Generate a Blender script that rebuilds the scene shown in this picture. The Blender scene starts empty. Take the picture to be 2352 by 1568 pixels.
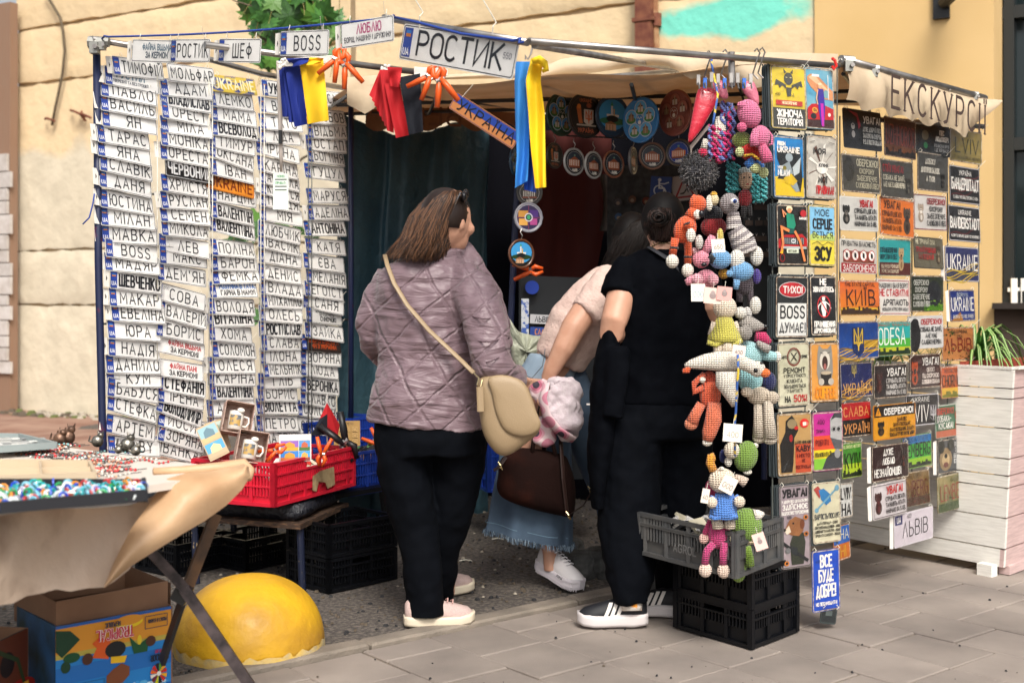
import bpy, math, random
from mathutils import Vector, Matrix
R = math.radians
rnd = random.Random(7)
S = bpy.context.scene
col = S.collection
# ---------------------------------------------------------------- camera, sky, sun, exposure
F, HX, HY, H = 2756., 1176., 689., 1.23
cam_d = bpy.data.cameras.new('camera'); cam = bpy.data.objects.new('camera', cam_d); col.objects.link(cam)
S.camera = cam
cam.location = (0, 0, H); cam.rotation_euler = (R(90), 0, 0)
cam_d.sensor_width = 36; cam_d.lens = 36 * F / 2352.
cam_d.shift_y = -(784. - HY) / 2352.
cam_d.clip_start = .05; cam_d.clip_end = 400
cam_d.dof.use_dof = True; cam_d.dof.focus_distance = 4.75; cam_d.dof.aperture_fstop = 2.8
W = bpy.data.worlds.new('World'); S.world = W; W.use_nodes = True
nt = W.node_tree; bg = nt.nodes['Background']
sky = nt.nodes.new('ShaderNodeTexSky'); sky.sky_type = 'NISHITA'; sky.sun_disc = False
SUN_EL, SUN_AZ = 46, 168     # azimuth of the light's source, clockwise from +Y
sky.sun_elevation = R(SUN_EL); sky.sun_rotation = R(SUN_AZ)
sky.air_density = 1.; sky.dust_density = 6.; sky.ozone_density = .6
hs = nt.nodes.new('ShaderNodeHueSaturation'); hs.inputs['Saturation'].default_value = .28
nt.links.new(sky.outputs[0], hs.inputs['Color']); nt.links.new(hs.outputs[0], bg.inputs[0])
bg.inputs[1].default_value = .088
sun_d = bpy.data.lights.new('sun', 'SUN'); sun = bpy.data.objects.new('sun', sun_d); col.objects.link(sun)
sun_d.energy = 1.5; sun_d.angle = R(17); sun_d.color = (1, .93, .82)
az, el = R(SUN_AZ), R(SUN_EL)
sd = Vector((math.sin(az) * math.cos(el), math.cos(az) * math.cos(el), math.sin(el)))
sun.rotation_euler = sd.to_track_quat('Z', 'Y').to_euler(); sun.location = sd * 20
S.view_settings.view_transform = 'Standard'; S.view_settings.look = 'None'
S.view_settings.gamma = 1; S.view_settings.use_curve_mapping = False
S.view_settings.exposure = .98
S.cycles.transparent_max_bounces = 14; S.cycles.max_bounces = 6; S.cycles.sample_clamp_indirect = 4
S.cycles.use_denoising = True

# ---------------------------------------------------------------- placing
def P(x, y, Y): return Vector(((x - HX) / F * Y, Y, H + (HY - y) / F * Y))
def GR(x, y):
 Y = H * F / (y - HY); return Vector(((x - HX) / F * Y, Y, 0))
def on_plane(x, y, A, d):
 u = (x - HX) / F; t = (u * A[1] - A[0]) / (d[0] - u * d[1])
 X, Y = A[0] + t * d[0], A[1] + t * d[1]
 return Vector((X, Y, H + (HY - y) / F * Y)), t
def V2(a, b):
 d = Vector((b[0] - a[0], b[1] - a[1])); return d.normalized()

# ---------------------------------------------------------------- materials
_M = {}
def srgb(h):
 if isinstance(h, (tuple, list)): return tuple(h)[:3]
 h = h.lstrip('#'); o = []
 for i in (0, 2, 4):
  c = int(h[i:i + 2], 16) / 255.; o.append(c / 12.92 if c <= .04045 else ((c + .055) / 1.055) ** 2.4)
 return tuple(o)
def mat(name, color, rough=.6, metal=0., color2=None, nscale=8., nlo=.35, nhi=.65, bump=0., bscale=40., bdist=.004,
  coat=0., spec=.5, alpha=1., rand=0., detail=6., sheen=0., stretch=(1, 1, 1), trans=0., world=False):
 if name in _M: return _M[name]
 m = bpy.data.materials.new(name); m.use_nodes = True; n = m.node_tree; b = n.nodes['Principled BSDF']
 c = srgb(color)
 b.inputs['Base Color'].default_value = (*c, 1); b.inputs['Roughness'].default_value = rough
 b.inputs['Metallic'].default_value = metal; b.inputs['Coat Weight'].default_value = coat
 b.inputs['Coat Roughness'].default_value = .12
 b.inputs['Specular IOR Level'].default_value = spec; b.inputs['Alpha'].default_value = alpha
 b.inputs['Sheen Weight'].default_value = sheen
 if trans: b.inputs['Transmission Weight'].default_value = trans
 tc = mp = None
 if color2 is not None or bump or rand:
  tc = n.nodes.new('ShaderNodeTexCoord'); mp = n.nodes.new('ShaderNodeMapping')
  mp.inputs['Scale'].default_value = stretch
  n.links.new(n.nodes.new('ShaderNodeNewGeometry').outputs['Position'] if world else tc.outputs['Object'], mp.inputs['Vector'])
 out = None
 if color2 is not None:
  t = n.nodes.new('ShaderNodeTexNoise'); t.inputs['Scale'].default_value = nscale; t.inputs['Detail'].default_value = detail
  n.links.new(mp.outputs[0], t.inputs['Vector'])
  r = n.nodes.new('ShaderNodeValToRGB'); r.color_ramp.elements[0].position = nlo; r.color_ramp.elements[1].position = nhi
  r.color_ramp.elements[0].color = (*c, 1); r.color_ramp.elements[1].color = (*srgb(color2), 1)
  n.links.new(t.outputs[0], r.inputs[0]); out = r.outputs[0]
  n.links.new(out, b.inputs['Base Color'])
 if rand:
  oi = n.nodes.new('ShaderNodeObjectInfo'); mr = n.nodes.new('ShaderNodeMapRange')
  mr.inputs['To Min'].default_value = 1 - rand; mr.inputs['To Max'].default_value = 1 + rand
  n.links.new(oi.outputs['Random'], mr.inputs['Value'])
  h = n.nodes.new('ShaderNodeHueSaturation'); n.links.new(mr.outputs[0], h.inputs['Value'])
  if out: n.links.new(out, h.inputs['Color'])
  else: h.inputs['Color'].default_value = (*c, 1)
  n.links.new(h.outputs[0], b.inputs['Base Color'])
 if bump:
  t = n.nodes.new('ShaderNodeTexNoise'); t.inputs['Scale'].default_value = bscale; t.inputs['Detail'].default_value = 5
  n.links.new(mp.outputs[0], t.inputs['Vector'])
  bu = n.nodes.new('ShaderNodeBump'); bu.inputs['Strength'].default_value = bump; bu.inputs['Distance'].default_value = bdist
  n.links.new(t.outputs[0], bu.inputs['Height']); n.links.new(bu.outputs[0], b.inputs['Normal'])
 _M[name] = m; return m
def ink(c, rough=.45):      # flat printed colour
 k = 'ink_%s_%d' % (c if isinstance(c, str) else '_'.join('%.2f' % q for q in c), int(rough * 100))
 return mat(k, c, rough)
def film_material():
 m = bpy.data.materials.new('clear_plastic_film'); m.use_nodes = True; n = m.node_tree; n.nodes.clear()
 o = n.nodes.new('ShaderNodeOutputMaterial'); mx = n.nodes.new('ShaderNodeMixShader')
 tr = n.nodes.new('ShaderNodeBsdfTransparent'); pr = n.nodes.new('ShaderNodeBsdfGlossy')
 pr.inputs['Color'].default_value = (1, 1, 1, 1); pr.inputs['Roughness'].default_value = .16
 tc = n.nodes.new('ShaderNodeTexCoord'); t = n.nodes.new('ShaderNodeTexNoise'); t.inputs['Scale'].default_value = 14; t.inputs['Detail'].default_value = 3
 t.inputs['Distortion'].default_value = 1.2
 oi = n.nodes.new('ShaderNodeObjectInfo'); ad = n.nodes.new('ShaderNodeVectorMath'); ad.operation = 'ADD'
 sc = n.nodes.new('ShaderNodeMath'); sc.operation = 'MULTIPLY'; sc.inputs[1].default_value = 50
 n.links.new(oi.outputs['Random'], sc.inputs[0]); n.links.new(sc.outputs[0], ad.inputs[1]); n.links.new(tc.outputs['Object'], ad.inputs[0])
 n.links.new(ad.outputs[0], t.inputs['Vector'])
 bu = n.nodes.new('ShaderNodeBump'); bu.inputs['Strength'].default_value = .8; bu.inputs['Distance'].default_value = .012
 n.links.new(t.outputs[0], bu.inputs['Height']); n.links.new(bu.outputs[0], pr.inputs['Normal'])
 lw = n.nodes.new('ShaderNodeLayerWeight'); lw.inputs['Blend'].default_value = .25; n.links.new(bu.outputs[0], lw.inputs['Normal'])
 mr = n.nodes.new('ShaderNodeMapRange'); mr.inputs['To Min'].default_value = .03; mr.inputs['To Max'].default_value = .5
 n.links.new(lw.outputs['Fresnel'], mr.inputs['Value'])
 n.links.new(mr.outputs[0], mx.inputs[0]); n.links.new(tr.outputs[0], mx.inputs[1]); n.links.new(pr.outputs[0], mx.inputs[2])
 n.links.new(mx.outputs[0], o.inputs[0]); _M['clear_plastic_film'] = m; return m
FILM = film_material()

# ---------------------------------------------------------------- mesh builder
class MB:
 def __init__(s): s.v = []; s.f = []; s.m = []; s.mats = []
 def mi(s, m):
  if m not in s.mats: s.mats.append(m)
  return s.mats.index(m)
 def add(s, vs, fs, m):
  k = len(s.v); s.v += [tuple(q) for q in vs]; i = s.mi(m)
  for f in fs: s.f.append(tuple(k + j for j in f)); s.m.append(i)
  return s
 def poly(s, pts, m): return s.add(pts, [tuple(range(len(pts)))], m)
 def box(s, c, d, m, rot=None, taper=1.):
  x, y, z = d[0] / 2, d[1] / 2, d[2] / 2; vs = []
  for k in (-1, 1):
   t = taper if k > 0 else 1
   for a, b in ((-1, -1), (1, -1), (1, 1), (-1, 1)): vs.append(Vector((a * x * t, b * y * t, k * z)))
  if rot is not None: vs = [rot @ q for q in vs]
  c = Vector(c); vs = [q + c for q in vs]
  return s.add(vs, [(3, 2, 1, 0), (4, 5, 6, 7), (0, 1, 5, 4), (1, 2, 6, 5), (2, 3, 7, 6), (3, 0, 4, 7)], m)
 def beam(s, a, b, w, h, m, up=(0, 0, 1)):
  a, b = Vector(a), Vector(b); d = (b - a).normalized(); u = Vector(up)
  r = d.cross(u)
  if r.length < 1e-3: r = d.cross(Vector((1, 0, 0)))
  r.normalize(); u = r.cross(d); vs = []
  for q in (a, b):
   for i, j in ((-1, -1), (1, -1), (1, 1), (-1, 1)): vs.append(q + r * i * w / 2 + u * j * h / 2)
  return s.add(vs, [(3, 2, 1, 0), (4, 5, 6, 7), (0, 1, 5, 4), (1, 2, 6, 5), (2, 3, 7, 6), (3, 0, 4, 7)], m)
 def tube(s, pts, r, m, n=8, cap=True, flat=1., closed=False):
  pts = [Vector(p) for p in pts]; N = len(pts)
  rs = r if isinstance(r, (list, tuple)) else [r] * N
  vs = []; prev = None
  for i, p in enumerate(pts):
   if closed: d = pts[(i + 1) % N] - pts[i - 1]
   else: d = pts[min(i + 1, N - 1)] - pts[max(i - 1, 0)]
   if d.length < 1e-9: d = Vector((0, 0, 1))
   d.normalize()
   if prev is None:
    a = d.cross(Vector((0, 0, 1)))
    if a.length < .1: a = d.cross(Vector((0, 1, 0)))
   else: a = prev - d * prev.dot(d)
   if a.length < 1e-6: a = Vector((1, 0, 0))
   a.normalize(); prev = a; b = d.cross(a)
   for k in range(n):
    t = 2 * math.pi * k / n; vs.append(p + a * math.cos(t) * rs[i] + b * math.sin(t) * rs[i] * flat)
  fs = []
  for i in range(N if closed else N - 1):
   i2 = (i + 1) % N
   for k in range(n):
    k2 = (k + 1) % n; fs.append((i * n + k, i * n + k2, i2 * n + k2, i2 * n + k))
  if cap and not closed: fs += [tuple(range(n))[::-1], tuple((N - 1) * n + k for k in range(n))]
  return s.add(vs, fs, m)
 def rings(s, rings, m, cap=True):      # list of equal-length point rings
  n = len(rings[0]); vs = [q for r in rings for q in r]; fs = []
  for i in range(len(rings) - 1):
   for k in range(n):
    k2 = (k + 1) % n; fs.append((i * n + k, i * n + k2, (i + 1) * n + k2, (i + 1) * n + k))
  if cap: fs += [tuple(range(n))[::-1], tuple((len(rings) - 1) * n + k for k in range(n))]
  return s.add(vs, fs, m)
 def ell(s, c, r, m, nu=14, nv=10, rot=None, zlo=-90, zhi=90):
  c = Vector(c); r = (r, r, r) if isinstance(r, (int, float)) else r; rg = []
  for j in range(nv + 1):
   t = R(zlo + (zhi - zlo) * j / nv); ring = []
   for i in range(nu):
    p = 2 * math.pi * i / nu
    q = Vector((r[0] * math.cos(t) * math.cos(p), r[1] * math.cos(t) * math.sin(p), r[2] * math.sin(t)))
    if rot is not None: q = rot @ q
    ring.append(c + q)
   rg.append(ring)
  return s.rings(rg, m, cap=True)
 def disc(s, c, r, m, n=20, axis='y', r2=None, z=0):
  r2 = r2 or r; pts = [Vector(c) + Vector((r * math.cos(2 * math.pi * i / n), 0, r2 * math.sin(2 * math.pi * i / n))) for i in range(n)]
  return s.poly(pts, m)
 def prism(s, pts, t, m, ext=Vector((0, 1, 0)), m2=None):      # outline pts (3d), extruded by ext*t
  pts = [Vector(p) for p in pts]; n = len(pts); e = Vector(ext) * t
  s.add(pts + [p + e for p in pts], [tuple(range(n)), tuple(range(2 * n - 1, n - 1, -1))], m)
  s.add(pts + [p + e for p in pts], [((i + 1) % n, i, n + i, n + (i + 1) % n) for i in range(n)], m2 or m); return s
 def grid(s, fn, nu, nv, m, flip=False):
  vs = [fn(i / nu, j / nv) for j in range(nv + 1) for i in range(nu + 1)]; fs = []
  for j in range(nv):
   for i in range(nu):
    a = j * (nu + 1) + i; q = (a, a + 1, a + nu + 2, a + nu + 1); fs.append(q[::-1] if flip else q)
  return s.add(vs, fs, m)
 def mesh(s, name, smooth=False):
  me = bpy.data.meshes.new(name); me.from_pydata(s.v, [], s.f)
  for m in s.mats: me.materials.append(m)
  me.polygons.foreach_set('material_index', s.m)
  if smooth: me.polygons.foreach_set('use_smooth', [True] * len(s.f))
  me.update(); return me

def tag(o, label, cat, group=None):
 o['label'] = label; o['category'] = cat
 if group: o['group'] = group
 return o
def thing(name, label, cat, loc=(0, 0, 0), rot=None, group=None, M4=None):
 o = bpy.data.objects.new(name, None); col.objects.link(o); o.empty_display_size = .05
 if M4 is not None: o.matrix_world = M4
 else:
  o.location = loc
  if rot is not None: o.rotation_euler = rot
 return tag(o, label, cat, group)
def part(name, mb, parent=None, smooth=False, world=False, label=None, kind=None, loc=None, rot=None):
 me = mb.mesh(name, smooth) if isinstance(mb, MB) else mb
 o = bpy.data.objects.new(name, me); col.objects.link(o)
 if parent is not None:
  o.parent = parent
  if world:
   p = parent; off = Vector((0, 0, 0))
   while p is not None: off += Vector(p.location); p = p.parent
   o.location = -off
 if loc is not None: o.location = loc
 if rot is not None: o.rotation_euler = rot
 if label: o['label'] = label
 if kind or name in ('nylon_ties', 'stripe_trim', 'country_band'): o['kind'] = kind or 'stuff'
 return o
def setw(o, M):
 o.matrix_basis = Matrix.Translation(-Vector(o.parent.location)) @ M
def solo(name, mb, label, cat, group=None, smooth=False, loc=None, rot=None):
 o = part(name, mb, None, smooth, loc=loc, rot=rot); return tag(o, label, cat, group)
def struct(name, mb, parent=None, smooth=False):
 o = part(name, mb, parent, smooth)
 if parent is None: o['kind'] = 'structure'
 return o
def copy_tree(o, parent=None):
 c = o.copy(); col.objects.link(c); c.parent = parent
 for ch in list(o.children): copy_tree(ch, c)
 return c
def frame(o, x, z):      # matrix with local X along x, local Z near z, local -Y towards the viewer
 x = Vector(x).normalized(); z = Vector(z); y = z.cross(x).normalized(); z = x.cross(y)
 m = Matrix((x, y, z)).transposed().to_4x4(); m.translation = o; return m

# ---------------------------------------------------------------- single-stroke lettering
def _a(cx, cy, rx, ry, a0, a1, n=None):
 n = n or max(3, int(abs(a1 - a0) / 30))
 return [(cx + rx * math.cos(R(a0 + (a1 - a0) * i / n)), cy + ry * math.sin(R(a0 + (a1 - a0) * i / n))) for i in range(n + 1)]
def _O(w): return [(w, .5)] + _a(w / 2, .7, w / 2, .3, 0, 180, 6) + _a(w / 2, .3, w / 2, .3, 180, 360, 6) + [(w, .5)]
def _C(w=.52): return _a(w / 2, .7, w / 2, .3, 38, 180, 6) + _a(w / 2, .3, w / 2, .3, 180, 322, 6)
def _flip(st, w): return [[(w - x, y) for x, y in q] for q in st]
_B1 = [(0, .52), (0, 1), (.28, 1)] + _a(.28, .76, .21, .24, 90, -90) + [(0, .52)]
_B2 = [(0, .52), (0, 0), (.3, 0)] + _a(.3, .26, .24, .26, -90, 90)
_P = [(0, 0), (0, 1), (.28, 1)] + _a(.28, .73, .24, .27, 90, -90) + [(0, .46)]
_R = [_P, [(.26, .46), (.52, 0)]]
GL = {
 'А': (.58, [[(0, 0), (.29, 1), (.58, 0)], [(.11, .32), (.47, .32)]]),
 'Б': (.54, [[(.48, 1), (0, 1), (0, 0), (.28, 0)] + _a(.28, .29, .25, .29, -90, 90) + [(0, .58)]]),
 'В': (.54, [_B1, _B2]), 'Г': (.46, [[(0, 0), (0, 1), (.46, 1)]]),
 'Д': (.6, [[(0, -.1), (0, .06), (.6, .06), (.6, -.1)], [(.07, .06), (.3, 1), (.53, .06)]]),
 'Е': (.46, [[(.46, 1), (0, 1), (0, 0), (.46, 0)], [(0, .52), (.4, .52)]]),
 'Є': (.52, [_C(), [(0, .5), (.36, .5)]]),
 'Ж': (.8, [[(.4, 0), (.4, 1)], [(0, 0), (.34, .52), (0, 1)], [(.8, 0), (.46, .52), (.8, 1)]]),
 'З': (.5, [_a(.24, .75, .24, .25, 160, -90), _a(.24, .25, .26, .25, 90, -160)]),
 'И': (.56, [[(0, 1), (0, 0), (.56, 1), (.56, 0)]]),
 'Й': (.56, [[(0, 1), (0, 0), (.56, 1), (.56, 0)], [(.15, 1.22), (.28, 1.12), (.41, 1.22)]]),
 'І': (.0, [[(0, 0), (0, 1)]]), 'Ї': (.16, [[(.08, 0), (.08, 1)], [(0, 1.1), (0, 1.2)], [(.16, 1.1), (.16, 1.2)]]),
 'К': (.54, [[(0, 0), (0, 1)], [(.52, 1), (.02, .45)], [(.16, .58), (.54, 0)]]),
 'Л': (.56, [[(0, 0), (.28, 1), (.56, 0)]]), 'М': (.66, [[(0, 0), (0, 1), (.33, .35), (.66, 1), (.66, 0)]]),
 'Н': (.54, [[(0, 0), (0, 1)], [(.54, 0), (.54, 1)], [(0, .52), (.54, .52)]]),
 'О': (.58, [_O(.58)]), 'П': (.54, [[(0, 0), (0, 1), (.54, 1), (.54, 0)]]), 'Р': (.52, [_P]), 'С': (.52, [_C()]),
 'Т': (.56, [[(0, 1), (.56, 1)], [(.28, 1), (.28, 0)]]),
 'У': (.54, [[(0, 1), (.28, .42)], [(.54, 1), (.2, .05), (.04, 0)]]),
 'Ф': (.66, [_a(.33, .52, .33, .28, 0, 360, 12), [(.33, -.05), (.33, 1.06)]]),
 'Х': (.56, [[(0, 0), (.56, 1)], [(0, 1), (.56, 0)]]),
 'Ц': (.62, [[(0, 1), (0, 0), (.62, 0), (.62, -.14)], [(.52, 1), (.52, 0)]]),
 'Ч': (.5, [[(0, 1), (0, .6), (.12, .45), (.5, .45)], [(.5, 1), (.5, 0)]]),
 'Ш': (.76, [[(0, 1), (0, 0), (.76, 0), (.76, 1)], [(.38, 0), (.38, 1)]]),
 'Щ': (.84, [[(0, 1), (0, 0), (.84, 0), (.84, -.14)], [(.37, 0), (.37, 1)], [(.74, 0), (.74, 1)]]),
 'Ь': (.5, [[(0, 1), (0, 0), (.26, 0)] + _a(.26, .27, .24, .27, -90, 90) + [(0, .54)]]),
 'Ю': (.82, [[(0, 0), (0, 1)], [(0, .52), (.28, .52)], [(x + .28, y) for x, y in _O(.54)]]),
 'Я': (.54, _flip(_R, .54)), "'": (.06, [[(.03, 1), (.03, .78)]]), '!': (.04, [[(.02, 1), (.02, .28)], [(.02, .1), (.02, 0)]]),
 '.': (.04, [[(.02, .1), (.02, 0)]]), ',': (.06, [[(.05, .1), (0, -.12)]]), ':': (.04, [[(.02, .1), (.02, 0)], [(.02, .6), (.02, .5)]]),
 '-': (.3, [[(0, .45), (.3, .45)]]), '?': (.46, [_a(.22, .76, .22, .24, 170, -60) + [(.22, .45), (.22, .26)], [(.22, .1), (.22, 0)]]),
 '%': (.6, [[(.05, 0), (.55, 1)], _a(.1, .8, .1, .18, 0, 360, 8), _a(.5, .2, .1, .18, 0, 360, 8)]),
 '0': (.52, [_O(.52)]), '1': (.2, [[(0, .8), (.2, 1), (.2, 0)]]), '2': (.5, [_a(.25, .74, .25, .26, 160, -30) + [(0, 0), (.5, 0)]]),
 '4': (.54, [[(.4, 0), (.4, 1), (0, .3), (.54, .3)]]), '5': (.5, [[(.46, 1), (.06, 1), (.02, .56)] + _a(.24, .3, .25, .3, 110, -160)]),
 '6': (.5, [[(.42, 1), (.06, .48)], _a(.25, .28, .25, .28, 0, 360, 10)]), '7': (.5, [[(0, 1), (.5, 1), (.16, 0)]]),
 '8': (.5, [_a(.25, .76, .22, .24, 0, 360, 10), _a(.25, .26, .25, .26, 0, 360, 10)]), '9': (.5, [_a(.25, .72, .25, .28, 0, 360, 10), [(.47, .6), (.1, 0)]]),
 'D': (.56, [[(0, 0), (0, 1), (.24, 1)] + _a(.24, .68, .32, .32, 90, 0) + _a(.24, .32, .32, .32, 0, -90) + [(0, 0)]]),
 'F': (.46, [[(0, 0), (0, 1), (.46, 1)], [(0, .52), (.4, .52)]]), 'G': (.56, [_C(.56)[:-1] + [(.56, .15), (.56, .48), (.3, .48)]]),
 'J': (.4, [[(.4, 1), (.4, .25)] + _a(.2, .22, .2, .22, 0, -180)]), 'L': (.46, [[(0, 1), (0, 0), (.46, 0)]]),
 'N': (.56, [[(0, 0), (0, 1), (.56, 0), (.56, 1)]]), 'R': (.52, _R),
 'S': (.5, [_a(.25, .75, .23, .25, 20, 270) + _a(.25, .25, .25, .25, 90, -160)]),
 'U': (.54, [[(0, 1), (0, .3)] + _a(.27, .27, .27, .27, 180, 360) + [(.54, 1)]]), 'V': (.56, [[(0, 1), (.28, 0), (.56, 1)]]),
 'W': (.8, [[(0, 1), (.2, 0), (.4, .8), (.6, 0), (.8, 1)]]), 'Y': (.56, [[(0, 1), (.28, .48), (.56, 1)], [(.28, .48), (.28, 0)]]),
 'Z': (.5, [[(0, 1), (.5, 1), (0, 0), (.5, 0)]]),
}
for a, b in zip('ABCEHIKMOPTX', 'АВСЕНІКМОРТХ'): GL[a] = GL[b]
def ribbon(mb, pts, w, m, f):
 n = len(pts); P2 = [Vector(p) for p in pts]; P2 = [p for i, p in enumerate(P2) if i == 0 or (p - P2[i - 1]).length > 1e-5]; n = len(P2)
 if n < 2: return
 closed = (P2[0] - P2[-1]).length < 1e-4 and n > 3
 if closed: P2 = P2[:-1]; n -= 1
 L = []; Rr = []
 for i, p in enumerate(P2):
  if closed: a = (p - P2[i - 1]).normalized(); b = (P2[(i + 1) % n] - p).normalized()
  else:
   a = (p - P2[i - 1]).normalized() if i else None; b = (P2[i + 1] - p).normalized() if i < n - 1 else None
   if a is None: a = b; p = p - b * w * .35
   if b is None: b = a; p = p + a * w * .35
  na = Vector((-a.y, a.x)); nb = Vector((-b.y, b.x)); m2 = na + nb
  if m2.length < .3: m2 = na
  m2.normalize(); k = min(1 / max(m2.dot(na), .35), 1.9) * w / 2
  L.append(p + m2 * k); Rr.append(p - m2 * k)
 vs = [f(q) for q in L] + [f(q) for q in Rr]; fs = []
 for i in range(n if closed else n - 1):
  j = (i + 1) % n; fs.append((i, n + i, n + j, j))
 mb.add(vs, fs, m)
def text(mb, s, x0, x1, yb, h, wt, m, z=0., align='c', gap=.26, tilt=0., serif=False, squeeze=True):
 
 tot = 0
 for i, c in enumerate(s):
  tot += (.34 if c == ' ' else GL.get(c, GL['О'])[0] + gap)
 tot -= gap; sx = h; W_ = (x1 - x0) - wt * 1.4
 if tot * sx > W_ and squeeze: sx = W_ / tot
 elif align == 'j': sx = min(W_ / tot, h * 1.45)
 off = x0 + wt * .7 if align == 'l' else (x1 - wt * .7 - tot * sx if align == 'r' else (x0 + x1) / 2 - tot * sx / 2)
 x = off; k = 0
 for c in s:
  if c == ' ': x += .34 * sx; continue
  w_, st = GL.get(c, GL['О'])
  for q in st:
   k += 1; dz = z - .00012 * (k % 4)
   ribbon(mb, [(x + px * sx, yb + py * h) for px, py in q], wt, m, lambda p, dz=dz: (p.x, dz, p.y + (p.x - x0) * tilt))
  if serif:
   seen = set()
   for q in st:
    for e in (q[0], q[-1]):
     if e[1] in (0, 1) and e not in seen and c not in 'ОО':
      seen.add(e); ribbon(mb, [(x + e[0] * sx - wt * .9, yb + e[1] * h), (x + e[0] * sx + wt * .9, yb + e[1] * h)], wt * .28, m, lambda p, dz=dz: (p.x, dz - .0004, p.y + (p.x - x0) * tilt))
  x += (w_ + gap) * sx
 return x - gap * sx
def vtext(s, size, m, extr=0.):      # outline lettering for mixed case print
 cu = bpy.data.curves.new('print', 'FONT'); cu.body = s; cu.size = size; cu.resolution_u = 2
 o = bpy.data.objects.new('print', cu); col.objects.link(o)
 me = bpy.data.meshes.new_from_object(o.evaluated_get(bpy.context.evaluated_depsgraph_get()))
 vs = [(v.co.x, 0, v.co.y) for v in me.vertices]; fs = [tuple(p.vertices) for p in me.polygons]
 bpy.data.objects.remove(o); bpy.data.meshes.remove(me); return vs, fs
def put_vtext(mb, s, x, y, size, m, z=0., width=None, rot=0., flipz=False):
 vs, fs = vtext(s, size, m)
 if not vs: return
 x0 = min(v[0] for v in vs); x1 = max(v[0] for v in vs); k = 1 if width is None else width / (x1 - x0)
 c, sn = math.cos(rot), math.sin(rot); o = []
 for v in vs:
  px, pz = (v[0] - x0) * k, v[2]; o.append((x + px * c - pz * sn, z, y + px * sn + pz * c))
 mb.add(o, fs, m)
# ================================================================ SETTING
AX, BX = Vector((.777, .629, 0)), Vector((.629, -.777, 0))      # along the kerb; away from the kerb towards the street
K0 = Vector((-.343, 4.374, 0))                                  # a point on the kerb's outer edge
m_asph = mat('worn_asphalt', (.058, .050, .045), .9, color2=(.16, .135, .115), nscale=55, nlo=.42, nhi=.66, bump=1., bscale=130, bdist=.008, detail=9)
m_red = mat('red_earth', (.20, .10, .07), .95, color2=(.30, .19, .14), nscale=3, bump=.6, bscale=30)
m_sand = mat('joint_sand', (.26, .21, .15), .95, color2=(.12, .1, .075), nscale=30, bump=.8, bscale=200, bdist=.003)
m_pave = mat('concrete_paver', (.175, .148, .132), .85, color2=(.30, .255, .222), nscale=2.6, nlo=.3, nhi=.72, bump=.8, bscale=240, bdist=.002, rand=.10, detail=12, world=True)
m_kerb = mat('kerb_concrete', (.15, .127, .105), .85, color2=(.25, .21, .17), nscale=5, bump=.9, bscale=120, bdist=.005, rand=.08, world=True)
g = MB(); g.poly([(-60, -30, -.05), (60, -30, -.05), (60, 90, -.05), (-60, 90, -.05)], m_asph); struct('ground', g)
def ab(a, b, z=0.): q = K0 + AX * a + BX * b; return Vector((q.x, q.y, z))
g = MB(); g.grid(lambda u, v: ab(-4 + u * 14, -9 + v * 8.905, -.002 + .004 * math.sin(u * 90) * math.sin(v * 47)), 60, 40, m_asph); road = struct('asphalt', g)
g = MB(); g.poly([ab(-4, .002, -.012), ab(-4, 5, -.012), ab(10, 5, -.012), ab(10, .002, -.012)], m_sand); pav = struct('pavement', g)
kerb = struct('kerb', MB().poly([ab(-4, -.095, -.02), ab(-4, 0, -.02), ab(9, 0, -.02), ab(9, -.095, -.02)], m_sand))
def slab(w, l, t, bev, m):
 mb = MB(); x, y = w / 2, l / 2; b = bev
 lo = [(-x, -y, -t), (x, -y, -t), (x, y, -t), (-x, y, -t)]; mid = [(-x, -y, -b), (x, -y, -b), (x, y, -b), (-x, y, -b)]
 up = [(-x + b, -y + b, 0), (x - b, -y + b, 0), (x - b, y - b, 0), (-x + b, y - b, 0)]
 vs = lo + mid + up; fs = [(8, 9, 10, 11)]
 for k in (0, 4):
  for i in range(4): j = (i + 1) % 4; fs.append((k + i, k + j, k + 4 + j, k + 4 + i))
 return mb.add(vs, fs, m)
me_t = slab(.279, .304, .03, .004, m_pave).mesh('paver'); me_h = slab(.279, .149, .03, .004, m_pave).mesh('paver')
me_k = slab(.988, .086, .05, .008, m_kerb).mesh('kerb_stone')
aang = math.atan2(AX.y, AX.x)
def vis(p, mx=2.4): return p.y > 3.2 and abs(p.x) < p.y * .47 + .25 and p.y < 11
for i in range(-6, 24):
 b = -.0
 off = (.155 if i % 2 else 0) + (.04 if i % 3 == 0 else 0)
 first = True; b = .006
 while b < 3.2:
  L = .304; me = me_t
  if first and off > .1: L = .149; me = me_h
  elif rnd.random() < .1: L = .149; me = me_h
  p = ab(.19 + i * .287, b + L / 2)
  if vis(p):
   o = part('paver', me, pav); o.location = (p.x, p.y, -.004 + rnd.uniform(-.0025, .0025))
   o.rotation_euler = (rnd.uniform(-.006, .006), rnd.uniform(-.006, .006), aang + rnd.uniform(-.008, .008))
  b += L + .009; first = False
for i in range(-3, 7):
 p = ab(.3 + i * 1.0, -.05)
 o = part('kerb_stone', me_k, kerb); o.location = (p.x, p.y, .012 + rnd.uniform(-.002, .003)); o.rotation_euler = (0, 0, aang + rnd.uniform(-.004, .004))
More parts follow.
